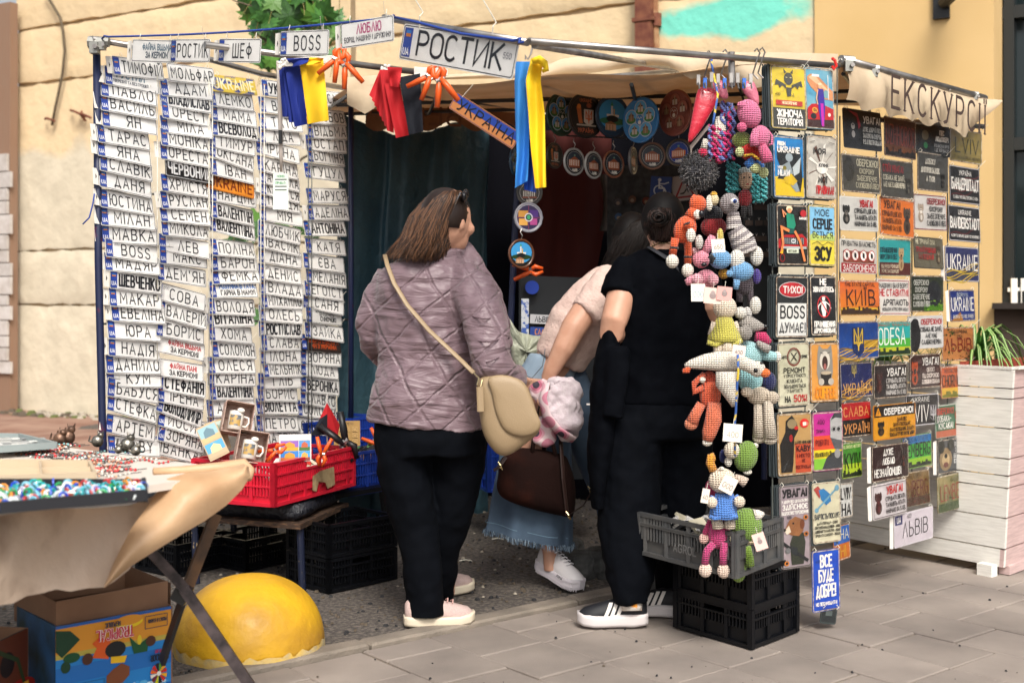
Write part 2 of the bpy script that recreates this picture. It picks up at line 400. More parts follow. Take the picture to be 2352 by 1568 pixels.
# scattered grit on asphalt and pavement
def grit(n, a0, a1, b0, b1, z, cols, smin, smax, name):
 mb = MB(); r = random.Random(3)
 for _ in range(n):
  p = ab(r.uniform(a0, a1), r.uniform(b0, b1), z); s = r.uniform(smin, smax); q = Matrix.Rotation(r.random() * 6, 3, 'Z')
  if not vis(p): continue
  mb.box(p + Vector((0, 0, s * .3)), (s, s * r.uniform(.5, 1), s * .6), r.choice(cols), q, taper=.6)
 o = part(name, mb); o['kind'] = 'stuff'; tag(o, 'loose grit and small dark chips lying on the ground', 'grit')
dk = [mat('grit_dark', (.02, .02, .022), .8), mat('grit_brown', (.09, .07, .05), .9), mat('grit_pale', (.35, .31, .25), .9)]
grit(420, -2, 6, .05, 3., -.003, [dk[0], dk[0], dk[1]], .003, .01, 'grit')
mb = MB(); r_ = random.Random(5)
for _ in range(3500):
 p = ab(r_.uniform(-2.2, 4), r_.uniform(-3, -.12), .003)
 if not vis(p): continue
 s = r_.uniform(.006, .019); mb.box(p, (s, s * r_.uniform(.4, 1), s * .5), r_.choice(dk[:2] + [dk[1]] + ([dk[2]] if r_.random() < .3 else [])), Matrix.Rotation(r_.random() * 6, 3, 'Z'), taper=.6)
o = part('gravel', mb); o['kind'] = 'stuff'; tag(o, 'coarse stones worn out of the old asphalt behind the kerb', 'gravel')
gp = MB(); gp.grid(lambda u, v: Vector((-14 + u * 11.5, 7.6 + v * 8, .012 + .03 * math.sin(u * 30) * math.sin(v * 21))), 30, 20, m_red); struct('path', gp)

# ---- old plastered building
WA, WD = (-5.0, 13.1), (.868, -.4966); wang = math.atan2(WD[1], WD[0])
def plaster():
 m = bpy.data.materials.new('old_plaster'); m.use_nodes = True; n = m.node_tree; b = n.nodes['Principled BSDF']; b.inputs['Roughness'].default_value = .92
 geo = n.nodes.new('ShaderNodeNewGeometry'); sep = n.nodes.new('ShaderNodeSeparateXYZ'); n.links.new(geo.outputs['Position'], sep.inputs[0])
 t1 = n.nodes.new('ShaderNodeTexNoise'); t1.inputs['Scale'].default_value = 1.1; t1.inputs['Detail'].default_value = 8; n.links.new(geo.outputs['Position'], t1.inputs['Vector'])
 t2 = n.nodes.new('ShaderNodeTexNoise'); t2.inputs['Scale'].default_value = 3.5; t2.inputs['Detail'].default_value = 9; n.links.new(geo.outputs['Position'], t2.inputs['Vector'])
 ma = n.nodes.new('ShaderNodeMath'); ma.operation = 'MULTIPLY_ADD'; ma.inputs[1].default_value = 1.3; n.links.new(t1.outputs[0], ma.inputs[0]); n.links.new(sep.outputs['Z'], ma.inputs[2])
 r = n.nodes.new('ShaderNodeValToRGB'); e = r.color_ramp.elements
 mr = n.nodes.new('ShaderNodeMapRange'); mr.inputs['From Min'].default_value = 3.42; mr.inputs['From Max'].default_value = 3.58; n.links.new(ma.outputs[0], mr.inputs['Value'])
 a1 = n.nodes.new('ShaderNodeMix'); a1.data_type = 'RGBA'; a1.inputs['A'].default_value = (.64, .51, .33, 1); a1.inputs['B'].default_value = (.74, .56, .33, 1)
 n.links.new(t2.outputs[0], a1.inputs['Factor'])
 a2 = n.nodes.new('ShaderNodeMix'); a2.data_type = 'RGBA'; a2.inputs['A'].default_value = (.46, .41, .31, 1); a2.inputs['B'].default_value = (.74, .66, .51, 1)
 n.links.new(t2.outputs[0], a2.inputs['Factor'])
 a3 = n.nodes.new('ShaderNodeMix'); a3.data_type = 'RGBA'; n.links.new(mr.outputs[0], a3.inputs['Factor'])
 n.links.new(a2.outputs['Result'], a3.inputs['A']); n.links.new(a1.outputs['Result'], a3.inputs['B'])
 # teal spray paint patch with soft edges (worn paint on the wall)
 tc = n.nodes.new('ShaderNodeTexCoord'); mp = n.nodes.new('ShaderNodeMapping'); mp.vector_type = 'POINT'
 mp.inputs['Location'].default_value = (-7.72, 0, -3.42); mp.inputs['Scale'].default_value = (1, 0, 1); n.links.new(tc.outputs['Object'], mp.inputs['Vector'])
 m2 = n.nodes.new('ShaderNodeMapping'); m2.inputs['Scale'].default_value = (1.15, 1, 4.2); m2.inputs['Rotation'].default_value = (0, R(14), 0); n.links.new(mp.outputs[0], m2.inputs['Vector'])
 ln = n.nodes.new('ShaderNodeVectorMath'); ln.operation = 'LENGTH'; n.links.new(m2.outputs[0], ln.inputs[0])
 t3 = n.nodes.new('ShaderNodeTexNoise'); t3.inputs['Scale'].default_value = 3; t3.inputs['Detail'].default_value = 7; n.links.new(tc.outputs['Object'], t3.inputs['Vector'])
 su = n.nodes.new('ShaderNodeMath'); su.operation = 'ADD'; n.links.new(ln.outputs['Value'], su.inputs[0]); n.links.new(t3.outputs[0], su.inputs[1])
 m3 = n.nodes.new('ShaderNodeMapRange'); m3.inputs['From Min'].default_value = 1.32; m3.inputs['From Max'].default_value = 1.08; n.links.new(su.outputs[0], m3.inputs['Value'])
 a4 = n.nodes.new('ShaderNodeMix'); a4.data_type = 'RGBA'; a4.inputs['B'].default_value = (.17, .62, .50, 1); n.links.new(m3.outputs[0], a4.inputs['Factor']); n.links.new(a3.outputs['Result'], a4.inputs['A'])
 n.links.new(a4.outputs['Result'], b.inputs['Base Color'])
 bu = n.nodes.new('ShaderNodeBump'); bu.inputs['Strength'].default_value = .8; bu.inputs['Distance'].default_value = .04; n.links.new(t2.outputs[0], bu.inputs['Height']); n.links.new(bu.outputs[0], b.inputs['Normal'])
 return m
m_pl = plaster()
old = thing('old_building', 'old building with peeling beige plaster courses and deep joints', 'building', (WA[0], WA[1], 0), (0, 0, wang))
mbk = MB(); mbk.box((4, .6, 3), (9.3, 1.1, 6.4), mat('joint_dirt', (.34, .25, .15), .95, color2=(.48, .37, .24), nscale=6)); part('wall', mbk, old)
zs = [-.2, 1.165, 1.19, 1.765, 1.79, 3.605, 3.64, 4.21, 4.245, 5.6]
for k in range(0, len(zs), 2):
 for (a, b) in ((-.62, 4.04), (4.10, 8.36)):
  mb = MB(); z0, z1 = zs[k], zs[k + 1]; N = int((b - a) / .12); rr = random.Random(k * 7 + int(a * 10))
  wob = [rr.uniform(-.012, .012) for _ in range(N + 1)]; wb = [rr.uniform(-.012, .012) for _ in range(N + 1)]
  def pf(u, v):
   i = round(u * N); zz = (z0 + wb[i] * (k > 0)) + ((z1 + wob[i]) - (z0 + wb[i] * (k > 0))) * v
   return Vector((a + (b - a) * u, .014 * (abs(2 * v - 1) ** 14) - .003 + .007 * math.sin(u * 9 + k) * math.sin(v * 3), zz))
  mb.grid(pf, N, 8, m_pl)
  # edge returns into the joint
  for j in (0, 8):
   for i in range(N):
    p, q = pf(i / N, j / 8), pf((i + 1) / N, j / 8); mb.poly([p, q, q + Vector((0, .06, 0)), p + Vector((0, .06, 0))], m_pl)
  part('plaster_course', mb, old, smooth=True)
# dirt strip and weeds at the foot
mb = MB(); rr = random.Random(11)
for i in range(300):
 t = rr.uniform(-.6, 5); s = rr.uniform(.02, .09); mb.box((t, -.06 - rr.random() * .35, s * .2), (s, s, s * .5), rr.choice([dk[1], dk[2], mat('weed_green', (.09, .11, .03), .9)]), Matrix.Rotation(rr.random() * 6, 3, 'Z'), taper=.5)
o = part('debris', mb, old, label=None, kind='stuff')
# yellow rendered facade, reveal and dark shop front
yel = thing('yellow_building', 'smooth yellow ochre facade with a dark glazed shop front and brown plinth', 'building', (WA[0], WA[1], 0), (0, 0, wang))
m_yel = mat('yellow_render', (.62, .42, .18), .88, color2=(.68, .47, .22), nscale=1.2, bump=.15, bscale=90)
m_brn = mat('brown_plinth', (.055, .036, .028), .8, color2=(.075, .05, .038), nscale=4)
part('wall', MB().box((8.365 + .625, .3, 3.), (1.25, .64, 6.), m_yel), yel)
part('plinth', MB().box((11.8, .32, .585), (4.38, .66, 1.17), m_brn), yel)
part('sill', MB().box((11.8, .25, 1.19), (4.36, .78, .04), mat('dark_sill', (.03, .022, .018), .5)), yel)
m_dark = mat('dark_timber', (.014, .017, .018), .45)
fr = MB()
for x in (9.66, 10.35, 11.2): fr.box((x, .42, 3.2), (.07, .08, 4.), m_dark)
for z in (1.25, 2.35, 3.3): fr.box((10.8, .42, z), (2.4, .072, .09), m_dark)
part('window_frame', fr, yel)
part('pane', MB().box((10.9, .47, 3.2), (2.6, .012, 4.), mat('shop_glass', (.012, .02, .022), .08, spec=.6)), yel)
part('ceiling_spot', MB().disc((10.13, .455, 3.34), .035, mat('warm_spot', (.9, .55, .25), .3), r2=.016), yel)
# wall lamp bracket
lp, _ = on_plane(2165, 12, WA, WD)
lamp = thing('wall_bracket', 'black metal lamp arm bolted to the yellow facade', 'lamp', (lp.x, lp.y, lp.z), (0, 0, wang))
m_blk = mat('black_metal', (.012, .013, .015), .4)
part('mounting_plate', MB().box((0, -.03, 0), (.11, .05, .21), m_blk), lamp)
part('arm', MB().tube([(.02, -.06, 0), (.12, -.2, .03), (.25, -.38, .07), (.33, -.45, .12)], [.045, .04, .035, .035], m_blk, 10), lamp)
part('knuckle', MB().tube([(.30, -.46, .06), (.30, -.46, .3)], [.07, .085], m_blk, 12), lamp)
# rusty downpipe, thin conduit, sagging cable
m_rust = mat('rusty_iron', (.12, .03, .018), .8, color2=(.22, .08, .04), nscale=14, bump=.5, bscale=60)
pp, _ = on_plane(1492, 60, WA, WD)
dp = thing('downpipe', 'rust red square downpipe running up the beige wall', 'pipe', (pp.x, pp.y, 0), (0, 0, wang))
part('pipe', MB().box((0, -.09, 3.), (.135, .1, 3.6), m_rust), dp); part('bracket', MB().box((0, -.085, 3.45), (.18, .13, .03), m_rust), dp)
pp, _ = on_plane(1513, 60, WA, WD)
c2 = thing('conduit', 'thin corroded pipe beside the square downpipe', 'pipe', (pp.x, pp.y, 0), (0, 0, wang))
part('pipe', MB().tube([(0, -.05, 1.4), (.01, -.06, 3.1), (-.01, -.05, 3.5), (.0, -.05, 4.8)], .028, mat('corroded', (.24, .1, .045), .85, color2=(.34, .2, .1), nscale=20), 8), c2)
part('clamp', MB().tube([(0, -.05, 3.4), (0, -.05, 3.5)], .045, m_rust, 8), c2)
cab = [on_plane(x, y, WA, WD)[0] + Vector((-.03, -.06, 0)) for x, y in ((112, -15), (128, 8), (150, 45), (156, 75), (160, 120), (155, 170), (146, 215), (138, 250), (131, 290))]
solo('cable', MB().tube(cab, .016, mat('old_cable', (.10, .075, .045), .8), 6), 'brown cable looping down the plaster wall', 'cable', smooth=True)
hook = MB()
for (x0, y0, x1, y1) in ((170, 255, 205, 270), (188, 262, 218, 273), (196, 258, 205, 280), (112, 275, 135, 280)):
 a = on_plane(x0, y0, WA, WD)[0]; b = on_plane(x1, y1, WA, WD)[0]; hook.tube([a + Vector((-.02, -.05, 0)), (a + b) / 2 + Vector((-.03, -.12, .01)), b + Vector((-.02, -.05, 0))], .014, m_rust, 6)
solo('iron_spikes', hook, 'rusted iron stubs sticking out of the damaged plaster', 'metal scrap')
# boarded panel at the far edge
bp, _ = on_plane(13, 500, (-5.0, 12.9), WD)
brd = thing('boarded_shutter', 'brown timber post clad with short white boards against the old building', 'shutter', (bp.x, bp.y, 0), (0, 0, wang))
m_wood = mat('brown_timber', (.24, .14, .09), .8, color2=(.24, .15, .1), nscale=6, stretch=(12, 12, 1))
m_wb = mat('white_board', (.55, .52, .5), .7, color2=(.42, .38, .35), nscale=9, rand=.08)
part('post', MB().box((0, .03, 2.2), (.2, .1, 4.6), m_wood), brd)
z = .42
for h in (.14, .15, .13, .17, .16, .12, .2, .15, .14, .17, .22, .15, .14, .18, .2):
 w = .2 if rnd.random() < .7 else .26
 part('board', MB().box(((w - .2) / 2 - .06, -.04, z + h / 2), (w + .1, .03, h - .012), m_wb), brd); z += h

# ---- maple sapling behind the rack
m_leaf = mat('maple_leaf', (.028, .10, .018), .5, color2=(.06, .19, .03), nscale=5, rand=.45)
m_leaf2 = mat('maple_leaf_young', (.10, .24, .035), .5, rand=.3)
m_bark = mat('bark', (.08, .06, .04), .9, color2=(.14, .11, .07), nscale=20, stretch=(3, 3, 1), bump=.6)
lo = [(0, 0), (.12, .1), (.42, -.02), (.34, .16), (.56, .34), (.36, .36), (.5, .62), (.28, .56), (.22, .74), (.14, .7), (0, 1.02)]
out = lo + [(-x, y) for x, y in reversed(lo[1:-1])]
def leafm(m):
 mb = MB(); c = (0, .38, .03); vs = [(x, y, -.22 * abs(x) + .05 * math.sin(y * 5)) for x, y in out] + [c]; n = len(out)
 mb.add(vs, [(i, (i + 1) % n, n) for i in range(n)], m); mb.tube([(0, 0, 0), (0, -.35, .02), (0, -.6, .1)], .012, mat('leaf_stalk', (.2, .16, .05), .6), 4); return mb.mesh('leaf')
lm = [leafm(m_leaf), leafm(m_leaf2)]
tb = P(640, 500, 8.8); tree = thing('maple_sapling', 'green maple sapling growing against the wall behind the plate rack', 'tree', (tb.x, 8.8, 0))
tr = MB(); tr.tube([(0, 0, 0), (.05, 0, 1), (-.03, .02, 2), (.06, 0, 2.9), (0, 0, 3.7)], [.05, .045, .035, .03, .02], m_bark, 8); part('trunk', tr, tree, smooth=True)
rr = random.Random(21)
spots = [(x, y) for _ in range(200) for x, y in [(rr.gauss(665, 62), rr.gauss(50, 60))] if not (x < 600 and y > 90) and not (x > 785 or x < 553 or y > 178)][:84]
spots += [(rr.gauss(615, 12), rr.gauss(150, 16)) for _ in range(9)] + [(rr.gauss(640, 50), rr.gauss(545, 14)) for _ in range(10)] + [(rr.gauss(540, 5), rr.gauss(560, 14)) for _ in range(2)] + [(rr.gauss(612, 8), rr.gauss(700, 30)) for _ in range(4)]
brm = MB()
for k in range(9):
 zz = 1.9 + k * .22; d = rr.choice((-1, 1)) * rr.uniform(.2, .42); brm.tube([(0, 0, zz), (d * .5, rr.uniform(-.1, .1), zz + .15), (d, rr.uniform(-.15, .15), zz + .22)], [.014, .01, .005], m_bark, 5)
part('branches', brm, tree)
for (x, y) in spots:
 p = P(x, y, 8.8 + rr.uniform(-.35, .3)); s = rr.uniform(.13, .25)
 o = part('leaf', lm[rr.random() < .3], tree); o.location = p - Vector((tb.x, 8.8, 0)); o.scale = (s, s, s)
 o.rotation_euler = (R(rr.uniform(50, 130)), R(rr.uniform(-35, 35)), R(rr.uniform(-50, 50)))

# ---- white plank planter
PC = Vector((2.19, 5.36, 0)); pu = Vector((-.61, .79, 0)).normalized(); pv = Vector((.71, .70, 0)).normalized()
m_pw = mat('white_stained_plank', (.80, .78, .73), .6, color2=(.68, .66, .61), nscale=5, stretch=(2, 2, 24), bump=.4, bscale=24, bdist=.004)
m_pp = mat('pink_shaded_plank', (.60, .44, .42), .6, color2=(.48, .34, .33), nscale=5, stretch=(2, 2, 24), bump=.5, bscale=24, bdist=.004)  # right-face copy of the white planks, shade painted in as a pinker, darker tone
pl = thing('planter', 'tall white plank flower box on short feet holding spider plants', 'planter', PC)
ys = [852, 896, 920, 988, 1057, 1096, 1124, 1193, 1264, 1307]; zz = [.035 + (1307 - y) / 455 * .885 for y in ys]
def flare(z): return .045 * z / .92
for k in range(9):
 z1, z0 = zz[k] - .003, zz[k + 1] + .003
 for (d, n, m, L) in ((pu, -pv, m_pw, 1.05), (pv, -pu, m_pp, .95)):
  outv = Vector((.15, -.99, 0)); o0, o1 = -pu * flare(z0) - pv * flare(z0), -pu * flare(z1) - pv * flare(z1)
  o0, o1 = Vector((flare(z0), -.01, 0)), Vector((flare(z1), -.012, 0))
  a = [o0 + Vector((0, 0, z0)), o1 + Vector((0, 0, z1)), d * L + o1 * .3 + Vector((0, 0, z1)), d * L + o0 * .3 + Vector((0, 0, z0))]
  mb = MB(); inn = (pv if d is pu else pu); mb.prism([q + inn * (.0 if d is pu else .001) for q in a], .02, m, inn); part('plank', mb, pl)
part('rim', MB().beam(Vector((.05, 0, .925)), Vector((.05, 0, .925)) + pu * 1.05, .03, .012, m_pw).beam(Vector((.06, 0, .926)), Vector((.06, 0, .926)) + pv * .95, .03, .012, m_pw), pl)
part('leg', MB().box((-.06, .02, .02), (.07, .05, .06), m_pw, Matrix.Rotation(-.9, 3, 'Z')), pl)
part('leg', MB().beam(Vector((.02, .03, .02)), pv * .9 + Vector((0, 0, .02)), .05, .04, m_pp), pl)
part('soil_tray', MB().poly([Vector((.06, .05, .88)), Vector((.06, .05, .88)) + pu * .95, Vector((.06, .05, .88)) + pu * .95 + pv * .85, Vector((.06, .05, .88)) + pv * .85], mat('dark_soil', (.04, .028, .02), .95))
  .beam(Vector((-.1, .2, .92)), Vector((.5, .75, .92)), .03, .05, mat('terracotta', (.28, .05, .03), .5)), pl)
m_sp = [mat('blade_green', (.05, .17, .02), .5, rand=.2), mat('blade_pale', (.33, .42, .16), .5), mat('blade_mid', (.09, .25, .04), .5)]
def spider(base, n, sc, seed, label):
 r = random.Random(seed); mb = MB(); b = Vector(base)
 t = thing('spider_plant', label, 'plant', b)
 for i in range(n):
  a = r.random() * 6.283; L = sc * r.uniform(.6, 1.15); h = sc * r.uniform(.25, .75); d = Vector((math.cos(a), math.sin(a), 0)); sd = Vector((-d.y, d.x, 0)); w = r.uniform(.006, .011); pts = []
  for k in range(7):
   q = k / 6; pts.append((d * L * q + Vector((0, 0, h * 4 * q * (1 - q) * .75 + h * .25 * math.sin(q * 3) - .12 * q * q * sc)), w * (1 - q) ** .6 + .0006))
  m1 = m_sp[0] if i % 2 else m_sp[2]; q = MB()
  for k in range(6):
   (p0, w0), (p1, w1) = pts[k], pts[k + 1]
   q.poly([p0 - sd * w0, p0 + sd * w0, p1 + sd * w1, p1 - sd * w1], m1)
   q.poly([p0 - sd * w0 * .4 + Vector((0, 0, .001)), p0 + sd * w0 * .4 + Vector((0, 0, .001)), p1 + sd * w1 * .4 + Vector((0, 0, .001)), p1 - sd * w1 * .4 + Vector((0, 0, .001))], m_sp[1])
  part('leaf', q, t)
spider((2.22, 5.75, .9), 64, .30, 1, 'striped spider plant at the street end of the white planter')
spider((1.85, 5.95, .88), 40, .27, 2, 'striped spider plant in the white planter behind the hanging signs')
mb = MB(); q0 = P(2262, 860, 5.7)
for k in range(9):
 y = 850 - k * 11; p = P(2262 + 3 * math.sin(k), y, 5.7); mb.tube([p, p + Vector((.02 * (-1) ** k, 0, .022))], [.006, .002], m_sp[2], 5)
mb.tube([P(2262, 870, 5.7), P(2263, 800, 5.7), P(2261, 762, 5.7)], .0035, m_sp[2], 5)
solo('flower_stalk', mb, 'upright green flower stalk rising from the spider plant', 'plant stalk')
# small white fence seen in the shop window
wf = thing('picket_fence', 'tiny white picket fence on the dark shop window sill', 'fence', P(2345, 697, 8.6))
for k in range(4): part('picket', MB().box((-.05 + k * .07, 0, .08), (.045, .015, .2), mat('fence_white', (.75, .72, .66), .6)), wf)
part('rail', MB().box((.05, .012, .1), (.28, .01, .03), _M['fence_white']), wf)

# ---- yellow half sphere bollard
m_dome = mat('yellow_dome_paint', (.62, .35, .016), .48, color2=(.34, .17, .02), nscale=6, nlo=.42, nhi=.78, bump=.5, bscale=30, bdist=.008, coat=.04, spec=.35, detail=14)
dm = thing('dome_bollard', 'yellow painted concrete half sphere bollard with chipped dirty base', 'bollard', (-.93, 4.26, 0))
mb = MB(); rg = []
for j in range(17):
 t = j / 16; ph = t * math.pi / 2; rr_ = .262 * math.cos(ph) ** .86 if j < 16 else .002; z_ = .245 * math.sin(ph) ** .95
 rg.append([Vector((rr_ * math.cos(2 * math.pi * i / 48), rr_ * math.sin(2 * math.pi * i / 48), z_ + .008)) for i in range(48)])
mb.rings(rg, m_dome); part('dome', mb, dm, smooth=True)
mb = MB(); rg = []
for r1, z1 in ((.266, -.01), (.2665, .012), (.2640, .03)):
 rg.append([Vector(((r1 + .0035 * math.sin(i * 5.3)) * math.cos(2 * math.pi * i / 60), (r1 + .0035 * math.sin(i * 5.3)) * math.sin(2 * math.pi * i / 60), z1 + (.008 * math.sin(i * 2.7) + .018 * max(0, math.sin(i * .11 + 5.2)) if z1 > .02 else 0))) for i in range(60)])
mb.rings(rg, mat('chipped_base', (.42, .34, .2), .8, color2=(.62, .40, .06), nscale=18, bump=.6, bscale=60), cap=False); part('worn_base', mb, dm, smooth=True)
# ================================================================ STALL FRAME, CLOTHS
m_steel = mat('dull_steel_tube', (.42, .40, .38), .32, metal=.85, color2=(.25, .23, .22), nscale=12)
m_blue = mat('blue_painted_tube', (.006, .012, .05), .5, color2=(.16, .01, .03), nscale=9, nlo=.62, nhi=.7)
m_cast = mat('cast_clamp', (.28, .28, .26), .45, metal=.7)
m_rope = mat('blue_rope', (.015, .05, .28), .7); m_white_tie = mat('white_nylon_tie', (.72, .69, .6), .4)
m_canvas = mat('cream_canvas', (.62, .50, .35), .8, color2=(.34, .24, .15), nscale=4, nlo=.45, nhi=.85, bump=.35, bscale=9, bdist=.02, detail=8)
def canvas_tr():
 m = _M['cream_canvas']; n = m.node_tree; b = n.nodes['Principled BSDF']; o = [x for x in n.nodes if x.type == 'OUTPUT_MATERIAL'][0]
 t = n.nodes.new('ShaderNodeBsdfTranslucent'); t.inputs[0].default_value = (.55, .22, .06, 1); mx = n.nodes.new('ShaderNodeMixShader'); mx.inputs[0].default_value = .1
 n.links.new(b.outputs[0], mx.inputs[1]); n.links.new(t.outputs[0], mx.inputs[2]); n.links.new(mx.outputs[0], o.inputs[0])
canvas_tr()
RA, RB = (-1.673, 4.9), (-.8144, 6.05); RD = V2(RA, RB)
SA, SB = (1.02, 4.43), (1.245, 4.53)
PA, PB = P(1215, 95, 3.7), P(1925, 152, 4.56)                     # front hanging pipe
QA, QB = P(882, 41, 4.25), P(1212, 98, 3.7)
WAp, WBp = P(1932, 136, 4.72), P(2262, 226, 5.64)                 # awning pipe
stall = thing('market_stall_frame', 'steel tube frame of the souvenir stall carrying canvas and hanging goods', 'stall frame', (0, 0, 0))
def pipe(name, pts, r, m=m_steel, n=12): return part(name, MB().tube(pts, r, m, n), stall, smooth=False)
for nm, a, b, r in (('hanging_pipe', PA, PB, .0115), ('hanging_pipe', QA, QB, .012), ('awning_pipe', WAp, WBp, .016),
     ('hanging_pipe', P(470, 103, 4.3), P(975, 168, 4.85), .0125), ('cross_pipe', P(1228, 104, 3.72), P(1560, 160, 5.6), .012),
     ('cross_pipe', P(1250, 190, 5.3), P(1600, 158, 6.2), .012), ('cross_pipe', P(870, 205, 5.2), P(1250, 255, 6.6), .012),
     ('lower_pipe', P(1940, 270, 5.0), P(2258, 291, 5.72), .012)):
 o = pipe(nm, [a, b], r); 
 for p in o.data.polygons: p.use_smooth = len(p.vertices) == 4
part('pipe_end', MB().disc(P(882, 41, 4.238), .008, ink('#050505')), stall)
pipe('post', [P(1680, 120, 4.25), P(1681, 200, 4.25)], .012)
pipe('post', [P(1188, 430, 5.9), P(1170, 800, 5.9), P(1160, 1015, 5.9)], .016, m_blue)
pipe('post', [P(1760, 160, 6.3), P(1755, 1100, 6.3)], .016, m_blue)
def clampj(p, s=1.):
 mb = MB(); p = Vector(p); mb.tube([p + Vector((-.028 * s, 0, .004)), p + Vector((.028 * s, 0, .0))], .024 * s, m_cast, 8)
 mb.box(p + Vector((0, -.02 * s, -.022 * s)), (.03 * s, .035 * s, .04 * s), m_cast); mb.tube([p + Vector((.01, -.05 * s, -.02 * s)), p + Vector((.01, -.0, -.02 * s))], .009 * s, m_steel, 6); return mb
for x, y, Y, s in ((1945, 143, 4.74, 1.0), (2005, 160, 4.9, .8), (2172, 203, 5.38, .5), (2238, 218, 5.56, .6)): part('clamp', clampj(P(x, y, Y), s), stall)
part('hook', MB().tube([P(1912, 135, 4.5), P(1918, 140, 4.48), P(1921, 152, 4.48), P(1915, 160, 4.48), P(1911, 152, 4.48)], .006, mat('red_plastic', (.62, .02, .012), .35), 6), stall)

rack = thing('plate_rack', 'tall blue painted rack frame with steel top rail behind the rows of name plates', 'display rack', P(222, 110, 4.86))
def rp(name, pts, r, m=m_steel, n=8): return part(name, MB().tube(pts, r, m, n), rack, world=True, smooth=True)
rp('post', [P(222, 120, 4.9), P(226, 600, 4.9), P(236, 1010, 4.9), P(238, 1080, 4.9)], .016, m_blue)
rp('post', [P(806, 215, 6.1), P(806, 1010, 6.1)], .014, m_blue)
rp('top_rail', [P(212, 90, 4.84), P(478, 136, 5.2), P(600, 170, 5.5), P(812, 206, 6.08)], .013)
rp('rail', [on_plane(236, 1030, RA, RD)[0] + Vector((-.04, .16, 0)), on_plane(805, 975, RA, RD)[0] + Vector((-.04, .16, 0))], .01, m_blue)
for y in (430, 745): rp('rail', [on_plane(226, y, RA, RD)[0] + Vector((-.03, .12, 0)), on_plane(805, 689 + (y - 689) * .81, RA, RD)[0] + Vector((-.03, .12, 0))], .005, mat('wire', (.1, .11, .1), .5), 5)
part('clamp', clampj(P(222, 100, 4.86), 1.1), rack, world=True); part('clamp', clampj(P(238, 98, 4.86), .8), rack, world=True)
wm = _M['wire']
for x in (350, 470, 478, 590, 598, 700, 708): rp('hanging_cord', [on_plane(x, 160 + (x - 235) * .09, RA, RD)[0] + Vector((.012, .03, 0)), on_plane(x, 1000, RA, RD)[0] + Vector((.012, .03, 0))], .0025, m_white_tie if x % 4 else wm, 4)
def cord(name, pts, r, m, label, cat, group=None, n=6): return solo(name, MB().tube(pts, r, m, n), label, cat, group, smooth=True)
LA, LB = P(250, 85, 4.72), P(876, 44, 3.95); LD = V2((LA.x, LA.y), (LB.x, LB.y)); LAxy = (LA.x, LA.y)
rope = [LA + (LB - LA) * (k / 12) + Vector((0, 0, -.012 * math.sin(k / 12 * 3.14))) for k in range(13)]
cord('rope', [P(232, 92, 4.86), P(240, 83, 4.8)] + rope + [P(905, 36, 4.15)], .0042, m_rope, 'taut blue rope carrying the top row of plastic wrapped plates', 'rope')
cord('rope', [P(905, 40, 4.15), P(960, 52, 4.05), P(1060, 78, 3.9), P(1180, 94, 3.73), P(1195, 90, 3.7), P(1190, 99, 3.68), P(1203, 97, 3.7)], .005, m_rope, 'blue rope wound along the pipe above the long plate', 'rope')
cord('blue_string', [P(217, 445, 4.85), P(213, 470, 4.85), P(205, 500, 4.84), P(190, 515, 4.84)], .003, m_rope, 'loose blue string end dangling beside the rack post', 'string')

# ---- canvas roof and valances
def strip_pts(pts, Ys):
 return [P(x, y, Y) for (x, y), Y in zip(pts, Ys)]
roof = thing('canvas_canopy', 'weathered cream canvas canopy with scalloped valance over the stall', 'canopy', (0, 0, 0))
c0, c1, c2_, c3 = Vector((1.30, 4.72, 2.165)), Vector((2.22, 5.66, 2.17)), Vector((.9, 7.9, 2.14)), Vector((-1.15, 7.0, 2.16)); c4 = Vector((-.72, 5.3, 2.165))
def rf(u, v):
 a = c4.lerp(c0, u); b = c3.lerp(c2_, min(1, u * 1.0)).lerp(c2_, 0) ; b = c3.lerp(Vector((2.0, 6.7, 2.15)), u)
 p = a.lerp(b, v); p.z += -.05 * math.sin(u * 3.14) * math.sin(v * 3.14) + .012 * math.sin(u * 17 + v * 5) + .16 * v; return p
part('roof_sheet', MB().grid(rf, 30, 16, m_canvas), roof, smooth=True)
part('roof_sheet', MB().poly([c0 + Vector((0, 0, .01)), c1 + Vector((0, 0, .01)), Vector((2.02, 6.7, 2.30))], m_canvas), roof)
# roof battens below the sheet
for k in range(6):
 part('batten', MB().tube([rf(k / 5, .02) - Vector((0, 0, .03)), rf(k / 5, .5) - Vector((0, 0, .035)), rf(k / 5, .98) - Vector((0, 0, .03))], .009, m_blk, 6), roof)
part('batten', MB().tube([rf(0, .3) - Vector((0, 0, .05)), rf(1, .3) - Vector((0, 0, .05))], .01, m_blk, 6), roof)
part('batten', MB().tube([rf(0, .62) - Vector((0, 0, .05)), rf(1, .62) - Vector((0, 0, .05))], .01, m_blk, 6), roof)
